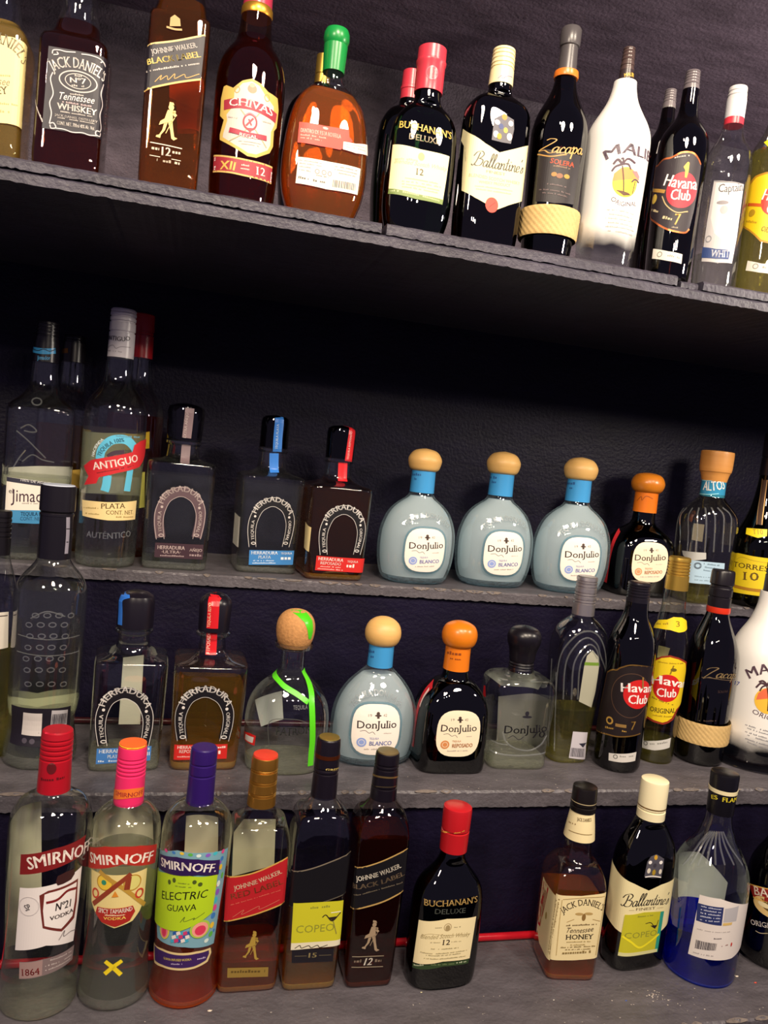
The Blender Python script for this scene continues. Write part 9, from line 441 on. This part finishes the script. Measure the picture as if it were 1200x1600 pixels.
{'name':'rum_bottle','label':'dark bottle with grey ribbed cap squeezed behind the palm tree bottle','loc':[0.6092,1.02,1.744],'turn':0.0,'keys':[[0.0,0.0249,0.0249,2.0],[0.0595,0.0267,0.0267,2.0],[0.0983,0.0277,0.0277,2.0],[0.1754,0.0291,0.0291,2.0],[0.1964,0.0286,0.0286,2.0],[0.2117,0.0255,0.0255,2.0],[0.225,0.0186,0.0186,2.0],[0.2364,0.0127,0.0127,2.0],[0.2459,0.0102,0.0102,2.0],[0.2667,0.009,0.009,2.0]],'glass':'brown','lathes':[['neck_label','*6e6868',[[0.2507,0.0094,0.0094,2.0],[0.2683,0.009,0.009,2.0]],{}],['cap','*6e666a',[[0.2675,0.009,0.009,2.0],[0.2729,0.0086,0.0086,2.0],[0.2736,0.008,0.008,2.0],[0.275,0.008,0.008,2.0],[0.2757,0.0086,0.0086,2.0],[0.277,0.0084,0.0084,2.0],[0.2777,0.0078,0.0078,2.0],[0.2791,0.0078,0.0078,2.0],[0.2798,0.0084,0.0084,2.0],[0.2804,0.0082,0.0082,2.0],[0.2811,0.0076,0.0076,2.0],[0.2825,0.0076,0.0076,2.0],[0.2832,0.0082,0.0082,2.0],[0.2838,0.008,0.008,2.0],[0.2845,0.0075,0.0075,2.0],[0.2859,0.0075,0.0075,2.0],[0.2866,0.008,0.008,2.0],[0.287,0.0079,0.0079,2.0],[0.2877,0.0073,0.0073,2.0],[0.2891,0.0073,0.0073,2.0],[0.2897,0.0078,0.0078,2.0],[0.2898,0.0079,0.0079,2.0],[0.2912,0.0076,0.0076,2.0],[0.2916,0.0069,0.0069,2.0],[0.2917,0.0,0.0,2.0]],{}]],'parts':[['back_label',[['poly','#a8a4a4',[[-0.0207,0.212],[-0.0103,0.2252],[-0.0132,0.1953],[-0.0243,0.1959]]]],{}]]},
{'name':'rum_bottle','label':'clear rum bottle with white cap,red neck ring and blue edged white label','loc':[0.6343,0.905,1.744],'turn':-0.1047,'keys':[[0.0,0.0249,0.0249,2.0],[0.0154,0.0263,0.0263,2.0],[0.0579,0.0269,0.0269,2.0],[0.1454,0.0289,0.0289,2.0],[0.1627,0.0285,0.0285,2.0],[0.1748,0.0249,0.0249,2.0],[0.1852,0.0187,0.0187,2.0],[0.1955,0.0138,0.0138,2.0],[0.2076,0.0117,0.0117,2.0]],'glass':'clear','lathes':[['neck_ring','*d83848',[[0.2066,0.0117,0.0117,2.0],[0.2153,0.0117,0.0117,2.0]],{}],['neck_label','#d8d8dc',[[0.2152,0.0117,0.0117,2.0],[0.2371,0.012,0.012,2.0]],{}],['cap','*d8d4d4',[[0.2368,0.012,0.012,2.0],[0.2405,0.0117,0.0117,2.0],[0.2412,0.0109,0.0109,2.0],[0.2426,0.0109,0.0109,2.0],[0.2433,0.0117,0.0117,2.0],[0.2456,0.0113,0.0113,2.0],[0.2463,0.0105,0.0105,2.0],[0.2477,0.0105,0.0105,2.0],[0.2484,0.0113,0.0113,2.0],[0.2525,0.011,0.011,2.0],[0.2535,0.0106,0.0106,2.0],[0.2539,0.0096,0.0096,2.0],[0.2539,0.0,0.0,2.0]],{}]],'parts':[['neck_print',[['poly','#88a0d0',[[0.0127,0.2315],[0.0127,0.2346],[0.0125,0.2211],[0.0125,0.2189]]]],{'on':'neck_label','parent':'neck_label'}],['front_label',[['poly','#c4c0c0',[[-0.0286,0.1314],[-0.0133,0.1289],[0.0092,0.128],[0.0101,0.096],[0.0111,0.0639],[0.0091,0.0317],[-0.0107,0.03],[-0.0301,0.0327],[-0.03,0.0809]]],['poly','#dcd8d6',[[-0.0254,0.1278],[-0.0095,0.1256],[0.0011,0.1246],[-0.0022,0.0768],[-0.0061,0.056],[-0.019,0.066],[-0.0261,0.0855]]],['text','#5a5458','serif','Captain',[[-0.0219,0.1164],[-0.0082,0.116],[0.0097,0.1205]],0.00969],['disc','#8a8488',[-0.0145,0.1033],0.00692,0.00242,2.0],['disc','#b0aaac',[-0.0117,0.0948],0.0045,0.00519,2.0],['ring','#8a8a90',[-0.0249,0.0597],0.00381,0.00415,0.00104,2.0],['poly','#34487c',[[-0.031,0.0505],[-0.0138,0.0468],[0.0028,0.0465],[0.0027,0.0355],[-0.013,0.0348],[-0.0308,0.0372]]],['text','#dcdce4','serif','WHITE',[[-0.02,0.0378],[-0.01,0.0369],[0.0072,0.0383]],0.00831],['line','#8a8a90',[[-0.0282,0.1308],[-0.0132,0.1282],[0.0069,0.1274]],0.00087,1]],{}]],'liquid':[0.0437,'l_clear']},
{'name':'rum_bottle','label':'pale gold rum bottle with bright yellow label at the top shelf end','loc':[0.6994,0.901,1.744],'turn':-0.1047,'keys':[[0.0,0.0283,0.0283,2.0],[0.0211,0.0297,0.0297,2.0],[0.0676,0.0301,0.0301,2.0],[0.1561,0.0317,0.0317,2.0],[0.1772,0.031,0.031,2.0],[0.1912,0.027,0.027,2.0],[0.2034,0.0201,0.0201,2.0],[0.2173,0.0152,0.0152,2.0],[0.2347,0.0118,0.0118,2.0],[0.2521,0.0107,0.0107,2.0]],'glass':'pale','lathes':[['cap','$d8b458',[[0.2512,0.0111,0.0111,2.0],[0.2662,0.0104,0.0104,2.0],[0.2669,0.0096,0.0096,2.0],[0.2683,0.0096,0.0096,2.0],[0.269,0.0104,0.0104,2.0],[0.2714,0.0101,0.0101,2.0],[0.2721,0.0094,0.0094,2.0],[0.2735,0.0094,0.0094,2.0],[0.2742,0.0101,0.0101,2.0],[0.2758,0.01,0.01,2.0],[0.2774,0.0097,0.0097,2.0],[0.278,0.0088,0.0088,2.0],[0.278,0.0,0.0,2.0]],{}]],'parts':[['front_label',[['poly','#b8841c',[[-0.0523,0.0893],[-0.0509,0.117],[-0.0505,0.1409],[-0.0395,0.1485],[-0.0263,0.1507],[-0.0133,0.1493],[0.0013,0.1446],[0.0072,0.1304],[0.0071,0.103],[0.002,0.0729],[-0.009,0.0622],[-0.0207,0.0647],[-0.0295,0.0737],[-0.0375,0.0802]]],['poly','#f0c818',[[-0.0481,0.0891],[-0.047,0.1158],[-0.0465,0.1387],[-0.0377,0.146],[-0.0256,0.1482],[-0.0133,0.1471],[-0.0007,0.1429],[0.0044,0.1298],[0.0045,0.1025],[-0.0006,0.0743],[-0.01,0.0647],[-0.0202,0.0673],[-0.0285,0.0754],[-0.0363,0.0817]]],['disc','#d83828',[-0.0109,0.1153],0.01612,0.01892,2.0],['text','#f4f0ea','bold','Havana',[[-0.0268,0.1172],[-0.0115,0.1136],[0.0071,0.1142]],0.01296],['text','#f4f0ea','bold','Club',[[-0.019,0.0991],[0.0015,0.0986]],0.01226],['line','#c85818',[[-0.0453,0.1145],[-0.0254,0.1098]],0.00385,1],['disc','#b08a18',[-0.0367,0.1021],0.00455,0.00455,2.0],['dash','#b08a18',[-0.0438,0.0924,-0.0281,0.0878],0.0028],['text','#8a6a14','serif','ORIGINAL',[[-0.0223,0.0786],[-0.0126,0.0758],[0.0036,0.0758]],0.00596]],{}],['neck_sticker',[['poly','#ece020',[[-0.032,0.1908],[-0.0254,0.1932],[-0.0152,0.1903],[-0.0101,0.1834],[-0.0132,0.176],[-0.0244,0.1787]]]],{}],['barcode_sticker',[['poly','#dcd8cc',[[-0.0329,0.0423],[-0.0161,0.0377],[0.0013,0.0365],[0.0014,0.0252],[-0.017,0.0265],[-0.0338,0.0301]]],['ring','#8a867c',[-0.0222,0.0344],0.0035,0.0035,0.00105,2.0],['dash','#9a968c',[-0.017,0.0325,-0.0015,0.0306],0.00245]],{}],['back_label',[['poly','#f0d870',[[0.0346,0.149],[0.0105,0.1568],[0.0128,0.1126],[0.0315,0.1062]]]],{'back':1}]],'liquid':[0.1842,'l_pale']}
]

# ------------------------------------------------------------------ the setting
def paint(name, col, rough, bump, sc=30., wear=None, spec=.5):
    m, nt = newmat(name); L = nt.links.new; p = N(nt, 'ShaderNodeBsdfPrincipled', Roughness=rough); p.inputs['Specular IOR Level'].default_value = spec
    tc = N(nt, 'ShaderNodeTexCoord'); mp = N(nt, 'ShaderNodeMapping'); mp.inputs['Scale'].default_value = (.35, 1, 1)
    n1 = N(nt, 'ShaderNodeTexNoise', Scale=sc, Detail=8., Roughness=.65); n2 = N(nt, 'ShaderNodeTexNoise', Scale=sc * 6, Detail=4.)
    L(tc.outputs['Object'], mp.inputs[0]); L(mp.outputs[0], n1.inputs['Vector']); L(tc.outputs['Object'], n2.inputs['Vector'])
    mx = N(nt, 'ShaderNodeMix', data_type='RGBA'); mx.inputs[6].default_value = tuple(c * .1 for c in col[:3]) + (1,); mx.inputs[7].default_value = tuple(c * 1.9 for c in col[:3]) + (1,)
    L(n1.outputs['Fac'], mx.inputs[0]); colr = mx.outputs[2]
    if wear:
        rp = N(nt, 'ShaderNodeMapRange'); rp.inputs[1].default_value = .66; rp.inputs[2].default_value = .76
        L(n2.outputs['Fac'], rp.inputs[0]); m2 = N(nt, 'ShaderNodeMix', data_type='RGBA'); m2.inputs[7].default_value = wear; L(rp.outputs[0], m2.inputs[0]); L(colr, m2.inputs[6]); colr = m2.outputs[2]
    L(colr, p.inputs['Base Color'])
    ad = N(nt, 'ShaderNodeMath', operation='ADD'); L(n1.outputs['Fac'], ad.inputs[0]); L(n2.outputs['Fac'], ad.inputs[1])
    b = N(nt, 'ShaderNodeBump', Strength=bump, Distance=.004); L(ad.outputs[0], b.inputs['Height']); L(b.outputs[0], p.inputs['Normal']); link_out(nt, p.outputs[0]); return m
M_tread = paint('worn_black_tread', (.095, .086, .098, 1), .42, .35, 34., (.16, .145, .16, 1))
M_riser = paint('black_riser_paint', (.0055, .0038, .016, 1), .5, .3, 30., spec=.2)
M_wall = paint('black_stucco', (.095, .078, .10, 1), .75, .9, 45., spec=.2)
M_board = paint('black_board_edge', (.042, .037, .056, 1), .5, .25, 40., (.10, .09, .10, 1))
M_under = paint('bounce_lit_board', (.17, .13, .18, 1), .7, .3, 30., spec=.2)  # paler board paint; bounced light on the underside is put into its colour
M_chip = pbr('bare_chipped_edge', hexlin('#6e645e'), .7, noise=.5, bump=.5, scale=200)
def box(x0, x1, y0, y1, z0, z1, jag=0., nx=1, seed=0, top=None):
    """board; with nx > 1 its upper front edge is nibbled"""
    rg = random.Random(seed); V = []; F = []
    for i in range(nx + 1):
        x = x0 + (x1 - x0) * i / nx; a = jag * rg.random() ** 2; b = jag * rg.random() ** 2; c = jag * .5 * rg.random()
        V += [(x, y0 + c, z0 + b), (x, y0 + a * .3, z1 - .002 - b), (x, y0 + .002 + a, z1), (x, y1, z1), (x, y1, z0)]
    for i in range(nx):
        o = i * 5; F += [(o + j, o + 5 + j, o + 5 + (j + 1) % 5, o + (j + 1) % 5) for j in range(5)]
    F += [(4, 3, 2, 1, 0), tuple(nx * 5 + j for j in range(5))]
    F = [tuple(f[::-1]) for f in F]
    return V, F
def struct(name, V, F, m):
    o = mesh_obj(name, V, F, m); o['kind'] = 'structure'; return o
X0, X1 = -.9, 1.9
struct('floor', *box(-2.5, 3.5, -2.5, 1.4, -.05, 0), M_riser)
struct('wall_back', *box(X0 - .6, X1 + .6, 1.33, 1.42, 0, 2.9), M_wall)
struct('shade_panel_1', *box(X0 - .5, X1 + .5, 1.322, 1.329, 1.29, 1.74), M_riser)  # added dark sheet standing for the shade on the wall below the shelf
def shelf_thing(name, label, z, y0, y1, th, m, seed, riser_y=None, riser_z=None, jag=.0016):
    r = bpy.data.objects.new(name, None); COL.objects.link(r); r.location = (.4, y0, z); tag(r, label, 'shelf')
    o = mesh_obj('tread', *box(X0 - .4, X1 - .4, 0, y1 - y0, -th, 0, jag, 700, seed), m, r)
    if riser_z is not None:
        mesh_obj('riser', *box(X0 - .4, X1 - .4, .006, .03, riser_z - z, -th), M_riser, r)
    # chipped paint along the upper front edge
    V = []; F = []; rg = random.Random(seed + 5); x = X0 - .4
    while x < X1 - .4:
        w = rg.uniform(.004, .03)
        if rg.random() < .42:
            h = rg.uniform(.0012, .0034); n = len(V); k = max(3, int(w / .003)); t_ = []; b_ = []
            for i in range(k + 1):
                e = math.sin(math.pi * i / k); t_.append((x + w * i / k, .0035 * e + .001, .0006)); b_.append((x + w * i / k, -.0006, -.0005 - h * e * rg.uniform(.6, 1.2)))
            V += t_ + b_; F += [(n + i, n + k + 1 + i, n + k + 2 + i, n + i + 1) for i in range(k)]
        x += w + rg.uniform(.002, .012)
    c = mesh_obj('chipped_edge', V, F, M_chip, r); c['kind'] = 'stuff'
    return r
shelf_thing('bar_shelf', 'black painted lowest shelf step carrying the vodka row and flecked with paint chips', .88, .7262, .93, .03, M_tread, 11, .74, 0.)
shelf_thing('bar_shelf', 'black painted middle shelf step with a chipped front edge', 1.0799, .9004, 1.15, .022, M_tread, 12, None, .88)
shelf_thing('bar_shelf', 'black painted upper shelf step against the dark back wall', 1.2972, 1.12, 1.33, .016, M_tread, 13, None, 1.0799)
top = bpy.data.objects.new('wall_shelf', None); COL.objects.link(top); top.location = (.4, .862, 1.744); tag(top, 'black wall shelf of layered boards holding the highest row of bottles', 'shelf')
mesh_obj('lower_board', *box(X0 - .4, X1 - .4, .0015, .466, -.0235, -.0115, .0012, 500, 21), M_board, top)
for i, (a, b, dy, dz) in enumerate(((-1.3, -.214, 0, 0), (-.208, .158, .0015, .0012), (.166, .19, .006, -.003), (.194, 1.5, .001, .0))):
    mesh_obj('plank', *box(a, b, dy, .466, -.0112, dz, .0014, int((b - a) * 250) + 2, 30 + i), M_board, top)
# shelf over the picture's upper edge, which shades the wall
up = bpy.data.objects.new('wall_shelf', None); COL.objects.link(up); up.location = (.4, .86, 2.125); tag(up, 'black wall shelf above the highest row of bottles', 'shelf')
mesh_obj('plank', *box(X0 - .4, X1 - .4, 0, .47, 0, .03), M_under, up)
for d in DATA: build_bottle(d)
# ------------------------------------------------------------------ small things
def tube(name, P, r, m, label, cat, seg=12):
    V = []; F = []
    for p in P: V += [(p[0], p[1] + r * math.cos(a), p[2] + r * math.sin(a)) for a in np.linspace(0, 2 * math.pi, seg, endpoint=False)]
    for i in range(len(P) - 1): F += [(i * seg + j, i * seg + (j + 1) % seg, (i + 1) * seg + (j + 1) % seg, (i + 1) * seg + j) for j in range(seg)]
    o = mesh_obj(name, V, F, m, None, 60); tag(o, label, cat); return o
tube('light_rope', [(x, .8955, .8852) for x in np.linspace(-.4, 1.6, 40)], .0048, pbr('red_clear_plastic', hexlin('#c01828'), .2), 'thin red rope light along the back of the lowest step', 'rope light')
tube('light_rope', [(x, 1.1155, 1.0849) for x in np.linspace(-.4, 1.6, 40)], .0045, MATS.get('rope') or pbr('red_dim_plastic', hexlin('#3a0a12'), .3), 'thin red rope light along the back of the middle step', 'rope light')
pl = [(0, .0), (.0605, .0), (.066, .0012), (.0665, .0022), (.0655, .003), (.062, .0028), (0, .0026)]
V = []; F = []; sg = 64
for r, z in pl: V += [(r * math.cos(a), r * math.sin(a), z) for a in np.linspace(0, 2 * math.pi, sg, endpoint=False)]
for i in range(len(pl) - 1): F += [(i * sg + j, i * sg + (j + 1) % sg, (i + 1) * sg + (j + 1) % sg, (i + 1) * sg + j) for j in range(sg)]
PLATE = mesh_obj('glass_plate', V, F, thin_glass('dark_plate_glass', (.5, .5, .52, 1), (.3, .3, .32, 1), .10, .05), None, 40)
tag(PLATE, 'thin dark glass plate under the white frosted bottle on the middle step', 'plate')
for o in bpy.data.objects:
    if o.get('label', '').startswith('white frosted rum bottle with palm tree print standing'):
        PLATE.location = (o.location.x, o.location.y, 1.0799); o.location.z += .003
# paint flecks and crumbs on the lowest step
def flecks(name, label, pts):
    V = []; F = []; rg = random.Random(4); 
    for x, y, z, s in pts:
        n = len(V); k = 6; a0 = rg.random() * 6
        for i in range(k):
            r = s * rg.uniform(.5, 1.2); V.append((x + r * math.cos(a0 + i * 6.283 / k), y + r * .7 * math.sin(a0 + i * 6.283 / k), z + .0004))
        V.append((x, y, z + .0004 + s * .4)); F += [(n + i, n + (i + 1) % k, n + k) for i in range(k)]
    return V, F
rg = random.Random(9)
for nm, pts in (('pale paint flecks and crumbs scattered on the lowest step', [(rg.uniform(.0, .8), rg.uniform(.735, .80), .88, rg.uniform(.0005, .0013)) for _ in range(80)] + [(rg.gauss(.60, .006), rg.gauss(.775, .006), .88, rg.uniform(.0006, .0016)) for _ in range(30)]),
                ('tiny pale crumbs scattered along the middle step', [(rg.uniform(.0, .8), rg.uniform(.905, .945), 1.0799, rg.uniform(.0004, .001)) for _ in range(60)])):
    fl = mesh_obj('paint_flecks', *flecks('f', '', pts), MATS.setdefault('fleck', pbr('pale_fleck', hexlin('#b8aea4'), .6))); fl['label'] = nm; fl['kind'] = 'stuff'; fl['category'] = 'debris'
CHIPS = [
 (0.5569,0.7715,0.8800,0.0016,'#2858b8','tiny bright blue chip lying on the lowest step'),
 (0.7482,0.7840,0.8800,0.0026,'#d04028','orange red flake beside the dark liqueur bottle foot'),
 (0.7314,0.7976,0.8800,0.003,'#d8ccb8','cream flake beside the blue bell bottle foot'),
 (0.0730,0.8058,0.8800,0.0032,'#cfc2b0','cream flake before the gold capped whisky bottle'),
 (0.3135,0.8103,0.8800,0.0016,'#d8cfa0','pale yellow crumb before the green flask bottle'),
 (0.4677,0.7818,0.8800,0.0014,'#d8d2c8','white crumb before the cream label whiskey bottle'),
 (0.2785,0.9432,1.0799,0.0022,'#c85a3a','rusty orange flake on the middle step edge'),
]
for x, y, z, s, c, lb in CHIPS:
    o = mesh_obj('paint_chip', *flecks('c', '', [(0, 0, 0, s)]), pbr('chip', hexlin(c), .5)); o.location = (x, y, z); tag(o, lb, 'paint chip')
